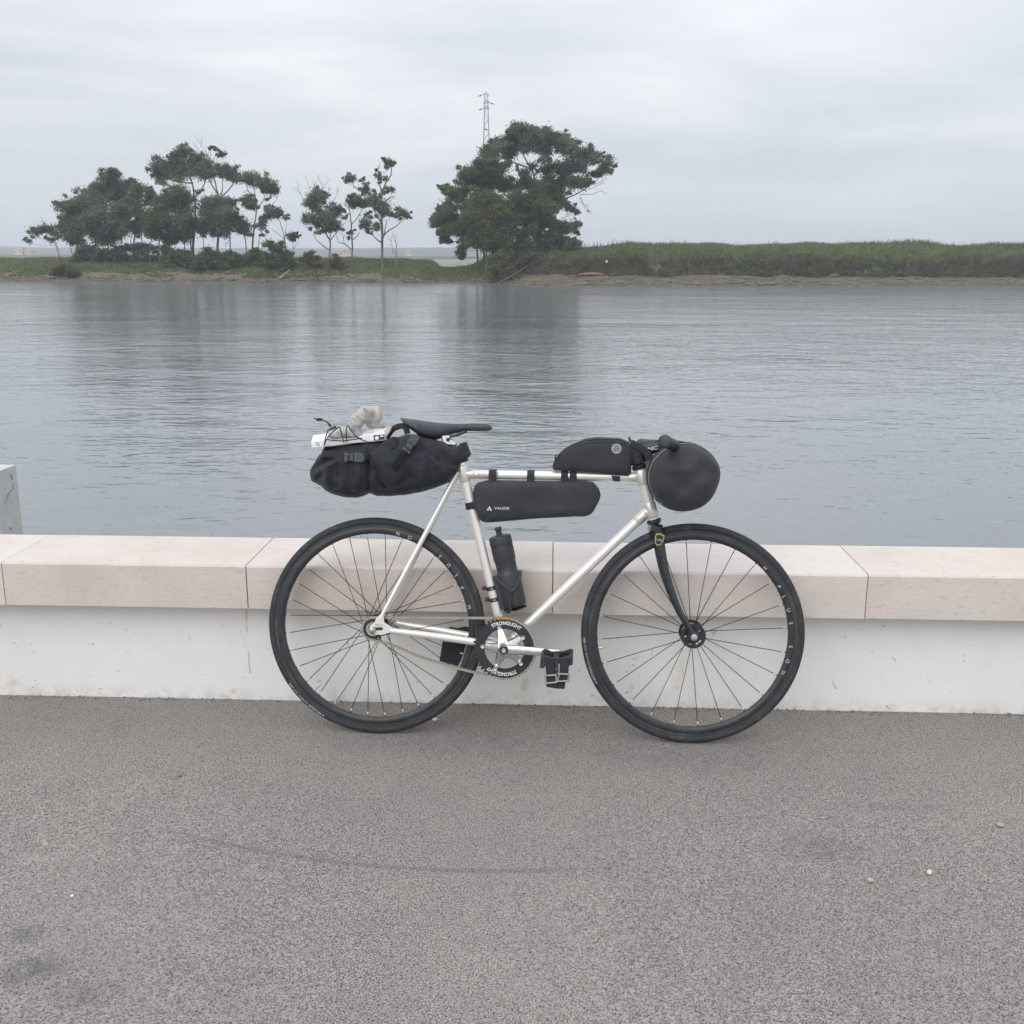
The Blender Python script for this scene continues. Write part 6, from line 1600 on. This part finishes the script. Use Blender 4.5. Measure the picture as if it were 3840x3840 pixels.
sub('foot_strap', prism(lsx, 0.098, 0.102, 0.0008), M_web, lped)
sub('foot_strap', prism(lsx, 0.176, 0.180, 0.0008), M_web, lped)
bx0, bx1 = lsx[3], lsx[2]
sub('strap_sole', prism([bx0, bx1, (bx1[0] + .002, bx1[1] + .012), (bx0[0], bx0[1] + .012)], 0.099, 0.179, 0.001), M_web, lped)

# ---- saddle and seatpost
sad = mesh('saddle', *bag(G['saddle'], lambda t: 0.070 - 0.050 * min(1, max(0, (t - 0.22) / 0.42)) ** 0.8, 0.0, 2.4, 48, 32, 0, p=5), M_sad, bike)
for s in (-1, 1):
    rl = [Vector((x, s * 0.022, z)) for x, z in G['rail']]
    sub('rail', tube(smooth_path(rl, 5), 0.0036, 8), M_black, sad)
    b_ = G['saddle_badge'][0]
    sub('rivet', lathe([(0.0, -0.0015), (0.0055, -0.0012), (0.0065, 0.0), (0.0055, 0.002)], Vector((b_[0], s * 0.0655, b_[1])), (0, 1, 0), 16), M_plastic, sad)
cl_ = G['clamp']
post_top = Vector((0.225, 0, 0.905))
mesh('seatpost', *tube([st_top - st_dir * 0.03, st_top + st_dir * 0.05, post_top], [0.0132, 0.0132, 0.0125], 18), M_alloy, bike)
mesh('seatpost_clamp', *prism(cl_, -0.026, 0.026, 0.004), M_alloy, bike)
mesh('seatpost_clamp_bolt', *tube([(0.221, -0.030, 0.9125), (0.221, 0.030, 0.9125)], 0.006, 10), M_black, bike)

# ---- stem and handlebar
stem_a = ht0 - hd * 0.055
bar_m = Vector((0.868, 0, 0.900))
stem = mesh('stem', *tube([stem_a + Vector((-0.004, 0, -0.002)), stem_a.lerp(bar_m, 0.35), bar_m], [0.0165, 0.0148, 0.0150], 18), M_black, bike)
sub('steerer_clamp', lathe([(0.0, -0.024), (0.0175, -0.024), (0.019, -0.021), (0.019, 0.020), (0.0165, 0.023), (0, 0.024)], stem_a, hd, 20), M_black, stem)
sub('bar_clamp', lathe([(0.0, -0.023), (0.0185, -0.023), (0.0195, -0.020), (0.0195, 0.020), (0.0185, 0.023), (0, 0.023)], bar_m, (0, 1, 0), 20), M_black, stem)
sd_ = (bar_m - stem_a).normalized()
q0 = stem_a + sd_ * 0.024; q1 = bar_m - sd_ * 0.020
flat_text('lettering', 'CNC', (q0.x, q0.z - 0.004), (q1.x, q1.z - 0.004), 0.0105, -0.0158, M_print, stem)
gn, gf = G['bar_near'][0], G['bar_far'][0]
near_e = Vector((gn[0], -0.272, gn[1])); far_e = Vector((gf[0], 0.272, gf[1]))
near_i = Vector((0.884, -0.165, 0.9075)); far_i = Vector((0.868, 0.165, 0.903))
bp = smooth_path([near_e, near_i, Vector((0.882, -0.07, 0.901)), bar_m, Vector((0.878, 0.07, 0.900)), far_i, far_e], 6)
hb = mesh('handlebar', *tube(bp, 0.0115, 14), M_black, bike)
for e, i_ in ((near_e, near_i), (far_e, far_i)):
    d = (i_ - e).normalized()
    sub('grip', tube([e - d * 0.004, e - d * 0.002, e, e + d * 0.012, e + d * 0.05, e + d * 0.105, e + d * 0.108], [0.011, 0.0165, 0.0185, 0.0178, 0.0165, 0.0165, 0.0125], 18), M_plastic, hb)
# bottle cage on the seat tube
cg = mesh('bottle_cage', *prism([(G['cage_plate'][0][0], G['cage_plate'][0][1] + .01), (G['cage_plate'][0][0] + .016, G['cage_plate'][0][1] + .012), (G['cage_plate'][1][0] + .018, G['cage_plate'][1][1] - .004), (G['cage_plate'][1][0] - .002, G['cage_plate'][1][1] - .006)], -0.013, 0.013, 0.002), M_plastic, bike)
bA, bB = pt('bottle_axis', 2), pt('bottle_axis', 1)
bax = (bB - bA).normalized(); bs = Vector((bax.z, 0, -bax.x))
def around(h, ang, r_=0.0385):
    return bA + bax * h + bs * (r_ * math.cos(R(ang))) + Vector((0, -1, 0)) * (r_ * math.sin(R(ang)))
for s in (1, -1):
    arm = [around(0.098, 180 * 1.0), around(0.095, s * 150), around(0.075, s * 115), around(0.052, s * 88), around(0.068, s * 55), around(0.092, s * 22), around(0.100, s * 10)]
    sub('cage_arm', tube(smooth_path(arm, 4), 0.0046, 8), M_plastic, cg)
    arm = [around(0.052, s * 88), around(0.025, s * 100), around(-0.004, s * 112), around(-0.010, s * 150, .030)]
    sub('cage_arm', tube(smooth_path(arm, 4), [0.0055] * 13, 8, flat=(1.2, 0.8)), M_plastic, cg)
sub('cage_foot', tube([around(-0.006, 180, .036), bA - bax * 0.010, around(-0.006, 0, .034)], [0.007, 0.010, 0.007], 10, flat=(2.0, 0.5)), M_plastic, cg)
cc = G['cage_clamp']
for k in range(2):
    a = Vector((cc[2 * k][0], 0, cc[2 * k][1])); b = Vector((cc[2 * k + 1][0], 0, cc[2 * k + 1][1]))
    zc = (a.z + b.z) / 2
    c = BBP + st_dir * ((zc - BBP.z) / st_dir.z)
    sub('cage_clamp', lathe([(0.0150, -0.006), (0.0172, -0.0055), (0.0172, 0.0055), (0.0150, 0.006)], c, st_dir, 20), M_plastic, cg)
    sub('clamp_ear', box((c.x - 0.021, 0, zc - 0.001), (0.014, 0.014, 0.012), None, 0.003), M_plastic, cg)
    sub('clamp_screw', box((c.x + 0.002, -0.0176, zc), (0.006, 0.002, 0.004), None, 0.0005), M_nip, cg)

# ================================================================== things carried by the bicycle
# water bottle
bo = on_bike('water_bottle', bA.x, 0, bA.z); bo_o = (bA.x, 0, bA.z)
tag(bo, 'matte black squeeze bottle in the cage on the seat tube', 'bottle')
sub('body', lathe([(0, 0.0), (0.031, 0.0), (0.0345, 0.004), (0.0355, 0.012), (0.0362, 0.060), (0.0362, 0.098), (0.0350, 0.104), (0.0318, 0.108), (0.0312, 0.124), (0.0318, 0.138), (0.0340, 0.150), (0.0342, 0.180), (0.0338, 0.192), (0, 0.193)], bA, bax, 40), M_plastic, bo, bo_o)
cap = sub('cap', lathe([(0.0, 0.1925), (0.0345, 0.1925), (0.0348, 0.195), (0.0345, 0.214), (0.0330, 0.220), (0.014, 0.224), (0, 0.224)], bA, bax, 40), M_plastic, bo, bo_o)
sub('nozzle', lathe([(0.0, 0.223), (0.0095, 0.223), (0.0085, 0.236), (0.0105, 0.239), (0.0105, 0.245), (0.009, 0.248), (0, 0.248)], bA, bax, 24), M_plastic, bo, bo_o)

# frame bag
fo = (0.49, 0, 0.69)
fb = on_bike('frame_bag', *fo); tag(fb, 'long black frame bag with white VAUDE print strapped under the top tube', 'bag')
fvf = bag(G['frame_bag'], 0.028, 0.0, 4.5, 110, 60, 0.0024, 14, 8, 3.3, ridge=0.0012)
fsurf = surface(fvf)
sub('bag_body', fvf, M_fab2, fb, fo)
for k in range(4):
    q = G['fstrap%d' % k]
    x0, x1 = q[0][0], q[1][0]
    zt_ = tz
    P = [(0.0175 * math.sin(R(a)) * -1, zt_ + 0.0165 * math.cos(R(a))) for a in range(0, 360, 24)]
    V, F = [], []
    for x in (x0, x0 + .001, x1 - .001, x1):
        for (yy, zz_) in P: V.append((x, yy * (1 if x0 < x < x1 else 0.94), zt_ + (zz_ - zt_) * (1 if x0 < x < x1 else 0.94)))
    m_ = len(P)
    for i in range(3):
        for j in range(m_): F.append((i * m_ + j, i * m_ + (j + 1) % m_, (i + 1) * m_ + (j + 1) % m_, (i + 1) * m_ + j))
    sub('strap', (V, F), M_web, fb, fo)
    sub('strap_tail', box(((x0 + x1) / 2, -0.019, zt_ - 0.014), (x1 - x0, 0.003, 0.018), None, 0.001), M_web, fb, fo)
sp_c = (Vector((G['seat_strap'][0][0], 0, G['seat_strap'][0][1])) + Vector((G['seat_strap'][2][0], 0, G['seat_strap'][2][1]))) / 2
sc_ = BBP + st_dir * ((sp_c.z - BBP.z) / st_dir.z)
sub('strap', lathe([(0.0152, -0.0105), (0.0178, -0.010), (0.0178, 0.010), (0.0152, 0.0105)], sc_, st_dir, 20), M_web, fb, fo)
sub('strap_tail', tube([sc_ + Vector((0.004, -0.0172, -0.001)), sc_ + Vector((0.016, -0.016, 0.002)), sc_ + Vector((0.028, -0.012, 0.004))], 0.0098, 8, flat=(0.18, 1.0)), M_web, fb, fo)
v0, v1 = G['vaude'][0], G['vaude'][1]
def txt(name, s, a, b, h, y, parent, o, mat, bold=0.0):
    t_ = flat_text(name, s, a, b, h, y, mat, parent, bold)
    t_.location = -Vector(o)
    return t_
t_ = flat_text('lettering', 'VAUDE', v0, v1, 0.0074, 0, M_print, fb, 0.0, bend=lambda x, z: fsurf(x, z, -0.028) - 0.0006); t_.location = -Vector(fo)
lg = G['vaude_logo']
lx, lz = lg[0]; lw = lg[1][0] - lx; lh = lg[2][1] - lz
ly = min(fsurf(lx, lz), fsurf(lx + lw, lz + lh))
for pg in ([(0, 0), (.42, 0), (.26, .55)], [(.58, 0), (1, 0), (.74, .55)], [(.30, .62), (.50, .30), (.70, .62), (.62, .92), (.5, 1.0), (.38, .92)]):
    sub('logo_mark', prism([(lx + u * lw, lz + v * lh) for u, v in pg], ly - 0.0008, ly + 0.0004), M_print, fb, fo, smooth=False)

# top tube bag
to = (0.66, 0, 0.82)
tb_ = on_bike('top_tube_bag', *to); tag(tb_, 'black wedge-shaped bag with grey round emblem on the top tube', 'bag')
tvf = bag(G['top_bag'], lambda t: 0.022 + 0.010 * min(1, t * 2), 0.0, 4.0, 80, 48, 0.0014, 20, 7, 8.1)
tsurf = surface(tvf)
sub('bag_body', tvf, M_fab2, tb_, to)
seam = [(0.5475, 0.853), (0.560, 0.870), (0.585, 0.889), (0.615, 0.902), (0.650, 0.910), (0.700, 0.9115), (0.735, 0.911), (0.756, 0.900)]
sub('piping', tube(smooth_path([(x, tsurf(x, z, -.02) - 0.0002, z) for x, z in seam], 5), 0.0011, 6), M_fab, tb_, to)
sub('piping', tube(smooth_path([(x, tsurf(x, z + 0.008, -.012) - 0.0004, z + 0.008) for x, z in seam], 5), 0.0018, 6), M_web, tb_, to)
e0, e1 = G['top_emblem']
er = e1[0] - e0[0]
sub('emblem', lathe([(0.0, 0.0), (er, 0.0), (er, 0.002), (0, 0.002)], Vector((e0[0], tsurf(*e0) - 0.0016, e0[1])), (0, 1, 0), 32), M_grey, tb_, to, smooth=False)
for a in (90, 210, 330):
    d = Vector((math.cos(R(a)), 0, math.sin(R(a)))); n_ = Vector((-d.z, 0, d.x)); c = Vector((e0[0], tsurf(*e0) - 0.0018, e0[1]))
    P = [c + d * (0.10 * er), c + d * (0.35 * er) + n_ * 0.28 * er, c + d * (0.60 * er) + n_ * 0.22 * er, c + d * 0.66 * er, c + d * (0.60 * er) - n_ * 0.22 * er, c + d * (0.35 * er) - n_ * 0.28 * er, c + d * (0.10 * er)]
    sub('emblem_line', tube(P, 0.0008, 5), M_black, tb_, to)
st_ = G['top_strap']
sub('strap', prism(st_, -0.018, 0.018, 0.001), M_web, tb_, to)
sub('zip_pull', prism(G['top_pull'], -0.012, -0.006, 0.001), M_web, tb_, to)
sub('zip_pull', tube(smooth_path([(x, -0.02, z) for x, z in G['top_pull_b']], 3), 0.0022, 6), M_web, tb_, to)
sub('stem_strap', tube(smooth_path([(x, -0.020, z) for x, z in G['stem_strap']], 5), 0.012, 8, flat=(0.25, 1.0)), M_web, tb_, to)
sub('stem_strap', tube(smooth_path([(x - 0.002, 0.020, z) for x, z in G['stem_strap']], 5), 0.012, 8, flat=(0.25, 1.0)), M_web, tb_, to)
sub('stem_wrap', lathe([(0.0195, -0.020), (0.0225, -0.018), (0.0225, 0.016), (0.0195, 0.018)], ht0 - hd * 0.034, hd, 24), M_web, tb_, to)

# handlebar roll
ro = (0.916, 0, 0.73)
rl_ = on_bike('handlebar_roll', *ro); tag(rl_, 'round stuffed black roll bag strapped across the handlebar', 'bag')
poly = G['roll']
cx_, cz_ = sum(q[0] for q in poly) / len(poly), sum(q[1] for q in poly) / len(poly)
cx_, cz_ = 0.5 * (min(q[0] for q in poly) + max(q[0] for q in poly)), 0.5 * (min(q[1] for q in poly) + max(q[1] for q in poly))
prof_th = []
for x, z in poly: prof_th.append((math.atan2(z - cz_, x - cx_), math.hypot(x - cx_, z - cz_)))
prof_th.sort()
ths = np.array([q[0] for q in prof_th]); rrs = np.array([q[1] for q in prof_th])
def rad_at(t): return float(np.interp(t, np.concatenate([ths - 2 * np.pi, ths, ths + 2 * np.pi]), np.concatenate([rrs] * 3)))
rings = [(-.196, .0), (-.196, .1), (-.1955, .2), (-.1945, .3), (-.1935, .4), (-.192, .5), (-.190, .6), (-.188, .68), (-.1845, .76), (-.181, .83), (-.174, .905), (-.168, .94), (-.163, .955), (-.158, .97), (-.148, .995), (-.13, 1.0), (-.09, 1.0), (-.04, .985), (.02, .975), (.08, .975), (.13, .98), (.15, .965), (.165, .90), (.178, .7), (.186, .4), (.188, 0)]
seg = 72
V, F = [], []
for (yy, s) in rings:
    for k in range(seg):
        th = -math.pi + 2 * math.pi * k / seg
        r_ = rad_at(th) * s
        side = max(0.0, math.cos(th - math.pi)) ** 1.5
        puck = 0.0
        if 0.8 < s < 1.0 and yy < 0:
            puck = 0.0030 * side * noise.noise(Vector((0, 0, th * 11.0))) * (1 - abs(s - 0.93) / 0.13)
        if abs(s - 0.955) < 0.006 and yy < 0: r_ *= 0.993
        wq = Vector((math.cos(th) * 4, math.sin(th) * 4, yy * 14))
        r_ *= 1 + 0.012 * noise.noise(wq) + (0.006 * noise.noise(wq * 2.7) if s > .5 else 0)
        y2 = yy + puck * 1.6 + (0.0035 * noise.noise(Vector((r_ * math.cos(th) * 22, r_ * math.sin(th) * 22, 2.0))) * min(1.0, 1.2 - s) * 3 if yy < -.15 else 0.0)
        V.append((cx_ + r_ * math.cos(th), y2, cz_ + r_ * math.sin(th)))
for i in range(len(rings) - 1):
    for k in range(seg):
        F.append((i * seg + k, i * seg + (k + 1) % seg, (i + 1) * seg + (k + 1) % seg, (i + 1) * seg + k))
sub('roll_body', (V, F), M_fab2, rl_, ro)
sm = []
for k in range(seg + 1):
    th = -math.pi + 2 * math.pi * k / seg
    sm.append((cx_ + rad_at(th) * 0.962 * math.cos(th), -0.1640, cz_ + rad_at(th) * 0.962 * math.sin(th)))
sub('seam', tube(sm, 0.0011, 5), M_web, rl_, ro)
for yy in (-0.10, 0.10):
    ring_ = [(cx_ + (rad_at(R(a)) + 0.002) * math.cos(R(a)), yy, cz_ + (rad_at(R(a)) + 0.002) * math.sin(R(a))) for a in range(0, 361, 8)]
    sub('strap', tube(ring_, 0.012, 6, flat=(1.0, 0.12), side=(0, 1, 0)), M_web, rl_, ro)
    top_ = Vector((0.886, yy, 0.904))
    sub('strap', tube(smooth_path([top_ + Vector((0.03, 0, 0.006)), top_ + Vector((0.006, 0, 0.016)), top_ + Vector((-0.013, 0, 0.002)), top_ + Vector((-0.016, 0, -0.03)), top_ + Vector((-0.02, 0, -0.05))], 4), 0.011, 6, flat=(1.0, 0.14), side=(0, 1, 0)), M_web, rl_, ro)
sub('strap_tab', prism(G['roll_tab'], -0.130, -0.105, 0.002), M_web, rl_, ro)
sub('cord_lock', tube([(0.859, -0.15, 0.890), (0.851, -0.15, 0.880), (0.846, -0.15, 0.874)], [0.003, 0.0045, 0.003], 8), M_plastic, rl_, ro)

# saddle bag
so = (0.03, 0, 0.74)
sb = on_bike('saddle_bag', *so); tag(sb, 'large black saddle bag with buckles hanging behind the seatpost', 'bag')
def sbw(t): return 0.060 + 0.060 * (1 - max(0, (t - 0.30) / 0.70)) if t > 0.05 else 0.10
svf = fold(bag(G['saddle_bag'], lambda t: (0.075 + 0.040 * min(1, t / 0.25)) * (1 - 0.62 * max(0, (t - 0.55) / 0.45) ** 1.3), 0.0, 3.0, 170, 130, 0.0042, 15, 5, 1.7, ridge=0.0055), [(a, b, d * 1.7, w * 0.62) for a, b, d, w in G['folds']])
ssurf = surface(svf)
sub('bag_body', svf, M_fab, sb, so)
def buckle(c, ang, s=1.0):
    c = Vector(c); e = Euler((0, -R(ang), 0)).to_matrix()
    def T_(vf): return [e @ (Vector(q) * s) + c for q in vf[0]], vf[1]
    b = sub('buckle', T_(prism([(-.002, -.013), (.020, -.0125), (.027, -.009), (.028, 0), (.027, .009), (.020, .0125), (-.002, .013)], -.004, .004, .0015)), M_buck, sb, so)
    sub('buckle_clip', T_(prism([(-.028, -.013), (-.024, -.0135), (-.019, -.010), (-.008, -.009), (-.003, -.012), (-.003, .012), (-.008, .009), (-.019, .010), (-.024, .0135), (-.028, .013)], -.0055, .003, .0012)), M_buck, b, so)
    sub('buckle_bar', T_(tube([(-.016, -.007, -.008), (-.016, -.007, .008)], .0022, 8)), M_web, b, so)
q0, q1 = G['bag_buckles']
def shift(o_): o_.location = o_.location
for q, an in ((q0, -1), (q1, 57)):
    yb_ = min(ssurf(q[0] + dx_, q[1] + dz_, -.1) for dx_ in (-.02, 0, .02) for dz_ in (-.01, 0, .01))
    buckle((q[0], yb_ - 0.004, q[1]), an, 1.05)
def drape(name, xz, wd):
    P = smooth_path([(x, 0, z) for x, z in xz], 8)
    side = [min(ssurf(q.x, q.z, -.09), ssurf(q.x, q.z + .006, -.09), ssurf(q.x, q.z - .006, -.09)) for q in P]
    sub(name, tube([(q.x, y_ - 0.0012, q.z) for q, y_ in zip(P, side)], wd, 6, flat=(0.14, 1.0)), M_web, sb, so)
def web(name, P, wd, th=0.0016):
    sub(name, tube(smooth_path(P, 5), wd, 6, flat=(th / wd, 1.0)), M_web, sb, so)
drape('strap', G['bag_strap_b'], 0.011)
drape('strap', G['bag_strap_c'], 0.011)
drape('strap', G['bag_strap'], 0.010)
sub('strap_end', prism(G['bag_tab'], min(ssurf(*q) for q in G['bag_tab']) - 0.002, min(ssurf(*q) for q in G['bag_tab']) + 0.002, 0.001), M_web, sb, so)
pq = G['bag_patch']
V, F = [], []
for i in range(7):
    for j in range(9):
        u, v = i / 6, j / 8
        x = (1 - u) * ((1 - v) * pq[0][0] + v * pq[3][0]) + u * ((1 - v) * pq[1][0] + v * pq[2][0])
        z = (1 - u) * ((1 - v) * pq[0][1] + v * pq[3][1]) + u * ((1 - v) * pq[1][1] + v * pq[2][1])
        V.append((x, ssurf(x, z, -.07) - 0.0015, z))
for i in range(6):
    for j in range(8): F.append((i * 9 + j, (i + 1) * 9 + j, (i + 1) * 9 + j + 1, i * 9 + j + 1))
sub('logo_patch', (V, F), M_web, sb, so)
web('carry_loop', [(x, -0.045, z) for x, z in G['bag_loop']], 0.010, 0.0030)
sub('seatpost_strap', prism([(0.2575, 0.858), (0.2745, 0.855), (0.2865, 0.868), (0.2715, 0.906), (0.2560, 0.902)], -0.030, 0.030, 0.003), M_web, sb, so)
def cord(k, y):
    P = [Vector((a, y, b)) for a, b in G[k]]
    sub('elastic_cord', tube(smooth_path(P, 5), 0.0017, 7), M_web, sb, so)
cord('cord', -.092); cord('cord_b', -.097); cord('cord_c', -.097); cord('cord_d', -.095)
ce_ = [Vector((a, -.045, b)) for a, b in G['cord_e']]
sub('elastic_cord', tube(smooth_path(ce_, 5), 0.0017, 7), M_web, sb, so)
sub('elastic_cord', tube(smooth_path([q + Vector((0.004, 0.004, -0.002)) if i < 4 else q for i, q in enumerate(ce_)], 5), 0.0017, 7), M_web, sb, so)
kn = G['knot'][0]
sub('cord_knot', tube([(kn[0] - .010, -.045, kn[1] + .002), (kn[0] - .004, -.047, kn[1]), (kn[0] + .004, -.046, kn[1] + .001), (kn[0] + .010, -.045, kn[1])], [.0025, .0050, .0046, .0024], 9), M_web, sb, so)
sub('cord_toggle', prism(G['toggle'], -0.056, -0.040, 0.002), M_plastic, sb, so)

# white carton carried under the cords
ko = (-0.07, 0, 0.90)
kb = on_bike('white_carton', *ko); tag(kb, 'long white product carton strapped on top of the saddle bag', 'carton')
bf = G['box_front']
a = Vector((bf[1][0], 0, bf[1][1])); b = Vector((bf[2][0], 0, bf[2][1]))
ex = (b - a).normalized(); ez = Vector((-ex.z, 0, ex.x)); LL = (b - a).length
sec = [(-.078, .000), (-.078, .0165), (-.040, .0375), (.020, .0375), (.020, .0)]
V = [a + ex * u + ez * z + Vector((0, y, 0)) for u in (0, LL) for y, z in sec]
F = [tuple(range(5)), tuple(range(9, 4, -1))] + [(i, 5 + i, 5 + (i + 1) % 5, (i + 1) % 5) for i in range(5)]
sub('sleeve', (V, F), M_card, kb, ko, smooth=False)
def onbox(pg, y, th, mat, name):
    V, F = prism(pg, y - th, y)
    sub(name, ([a + ex * q[0] + ez * q[2] + Vector((0, q[1], 0)) for q in V], F), mat, kb, ko, smooth=False)
wf = [(LL - .034, .001), (LL - .0015, .001), (LL - .0015, .0158), (LL - .034, .0158)]
onbox(wf, -.0783, .0008, M_black, 'window')
onbox([(LL - .030, .003), (LL - .020, .002), (LL - .018, .010), (LL - .024, .013), (LL - .031, .009)], -.0788, .0006, M_print, 'window_print')
onbox([(LL - .015, .009), (LL - .004, .009), (LL - .005, .013), (LL - .013, .0135)], -.0788, .0006, M_print, 'window_print')
P = [(.018 + .0045 * math.cos(t_), .009 + .0042 * math.sin(t_)) for t_ in np.linspace(-0.9, 5.0, 14)]
sub('logo', tube([a + ex * u + ez * z + Vector((0, -.0785, 0)) for u, z in P] + [a + ex * .0245 + ez * .0055 + Vector((0, -.0785, 0))], .0007, 5), M_black, kb, ko)
for (u0, u1, z) in ((.075, .098, .0135), (.075, .09, .0115), (.135, .142, .0145)):
    onbox([(u0, z), (u1, z), (u1, z + .0008), (u0, z + .0008)], -.0782, .0004, M_grey, 'fine_print')
for k in range(6):
    u = .168 + .0045 * k; f_ = .45
    c_ = a + ex * u + Vector((0, -.078 + .038 * f_ - .0006, 0)) + ez * (.0165 + .021 * f_ + .0004)
    sub('fine_print', box(c_, (.0012, .006, .0012)), M_grey, kb, ko, smooth=False)
cap_ = [(x, z) for x, z in G['box_cap']]
sub('inner_tray', prism(cap_, -0.070, 0.010, 0.001), M_kraft, kb, ko)

# bunched grey garment
go = (-0.05, 0, 0.92)
gm_ = on_bike('grey_shirt', *go); tag(gm_, 'bunched pale grey linen shirt tucked under the saddle bag cords', 'shirt')
sub('back_fold', fold(bag(G['fold_back'], 0.026, -0.034, 2.6, 60, 56, 0.0015, 22, 4, 4.4), [((-.010, 1.005), (.004, .955), .012, .008), ((.012, .99), (.020, .950), -.008, .008), ((-.004, .985), (-.012, .950), .010, .007), ((.022, .975), (.014, .95), .010, .005)]), M_cotton, gm_, go)
P = smooth_path([(x, -0.066, z) for x, z in G['sleeve_path']], 10)
rr_ = [0.0085 + 0.0135 * min(1, k / 22) ** 0.8 for k in range(len(P))]
V, F = tube(P, rr_, 32, cap=False, flat=(0.95, 1.0))
V = [q + (q - P[i // 32]).normalized() * (0.0022 * noise.noise(q * 46) + 0.0016 * noise.noise(q * 95) - 0.0024 * max(0, 1 - 4 * abs(noise.noise(q * 30)))) for i, q in enumerate(V)]
sub('sleeve', (V, F), M_cotton, gm_, go)
lip = V[-32:] + [V[-32]]
sub('cuff_hem', tube(lip, 0.0013, 6), M_cotton, gm_, go)
sub('body_fold', fold(bag(G['cloth_low'], 0.046, -0.044, 2.2, 60, 50, 0.0015, 26, 3, 9.7), [((-.115, .935), (-.085, .912), .005, .006), ((-.075, .945), (-.050, .915), .006, .006), ((-.128, .925), (-.100, .910), -.004, .006)]), M_cotton, gm_, go)

# ================================================================== small things on the pavement
M_peb = [pm('tan_pebble', (0.38, 0.29, 0.20), (0.52, 0.42, 0.30), rough=0.7, scale=90), pm('cream_pebble', (0.56, 0.54, 0.44), (0.66, 0.64, 0.54), rough=0.7, scale=90), pm('pink_pebble', (0.45, 0.34, 0.28), (0.55, 0.45, 0.38), rough=0.7, scale=90), pm('pale_pebble', (0.60, 0.59, 0.56), (0.70, 0.69, 0.66), rough=0.7, scale=90), pm('white_chip', (0.75, 0.75, 0.74), (0.8, 0.8, 0.8), rough=0.6, scale=90)]
PL = ['tan pebble on the asphalt near the right edge', 'cream oval pebble on the asphalt, lower right', 'pinkish pebble beside a white chip on the asphalt', 'pale pebble under the rear tyre', 'small white chip on the asphalt, lower left']
PS = [.0085, .008, .007, .008, .004]
for i in range(5):
    x, y = G['pebbles'][i]
    bm = bmesh.new(); bmesh.ops.create_icosphere(bm, subdivisions=2, radius=1.0)
    for v in bm.verts:
        v.co *= 1 + 0.22 * noise.noise(v.co * 1.6 + Vector((i * 7, 0, 0)))
        v.co = Vector((v.co.x * PS[i] * 1.25, v.co.y * PS[i] * .9, v.co.z * PS[i] * .6 + PS[i] * .5))
    me = bpy.data.meshes.new('pebble'); bm.to_mesh(me); bm.free(); me.materials.append(M_peb[i])
    for pl in me.polygons: pl.use_smooth = True
    o = bpy.data.objects.new('pebble', me); o.location = (x, y, 0.0); o.rotation_euler = (0, 0, i * 1.1); COL.objects.link(o)
    tag(o, PL[i], 'pebble', 'loose pebbles on the asphalt')
x, y = G['pebbles'][5]
V = []; F = []
for k in range(9):
    t_ = k / 8; wd = 0.006 * math.sin(math.pi * min(0.98, t_ + 0.02)) ** 0.8
    V += [(t_ * .022 - .011, wd, .004 + .004 * math.sin(6 * t_)), (t_ * .022 - .011, 0, .002 + .004 * math.sin(6 * t_)), (t_ * .022 - .011, -wd, .004 + .004 * math.sin(6 * t_ + .5))]
for k in range(8):
    F += [(k * 3, k * 3 + 1, k * 3 + 4, k * 3 + 3), (k * 3 + 1, k * 3 + 2, k * 3 + 5, k * 3 + 4)]
tag(mesh('dry_leaf', V, F, pm('orange_leaf', (0.36, 0.15, 0.05), (0.45, 0.24, 0.10), rough=0.8, scale=120), loc=(x, y, 0.001), rot=(0, 0, 0.6)), 'tiny curled orange leaf on the asphalt at left', 'leaf')
# crumbled edge of the asphalt along the foot of the wall
rng = np.random.default_rng(3)
pp = []
for i in range(520):
    x = rng.uniform(-2.6, 2.4); s = rng.uniform(0.0016, 0.0048)
    if vnoise(np.array([x]), np.array([0.0]), 0.12, 77)[0] < -0.25: continue
    bm_v, bm_f = box((x, 3.2535 - abs(rng.normal()) * 0.012, s * 0.5), (s * rng.uniform(.8, 1.8), s, s * rng.uniform(.8, 2.2)), Euler(rng.uniform(0, 3, 3)))
    pp.append((bm_v, bm_f))
V, F = merge(*pp)
tag(mesh('asphalt_crumbs', V, F, pm('crumb', (0.16, 0.155, 0.15), (0.30, 0.29, 0.275), rough=0.9, scale=40), smooth=False), 'loose asphalt crumbs along the foot of the white wall', 'gravel', kind='stuff')
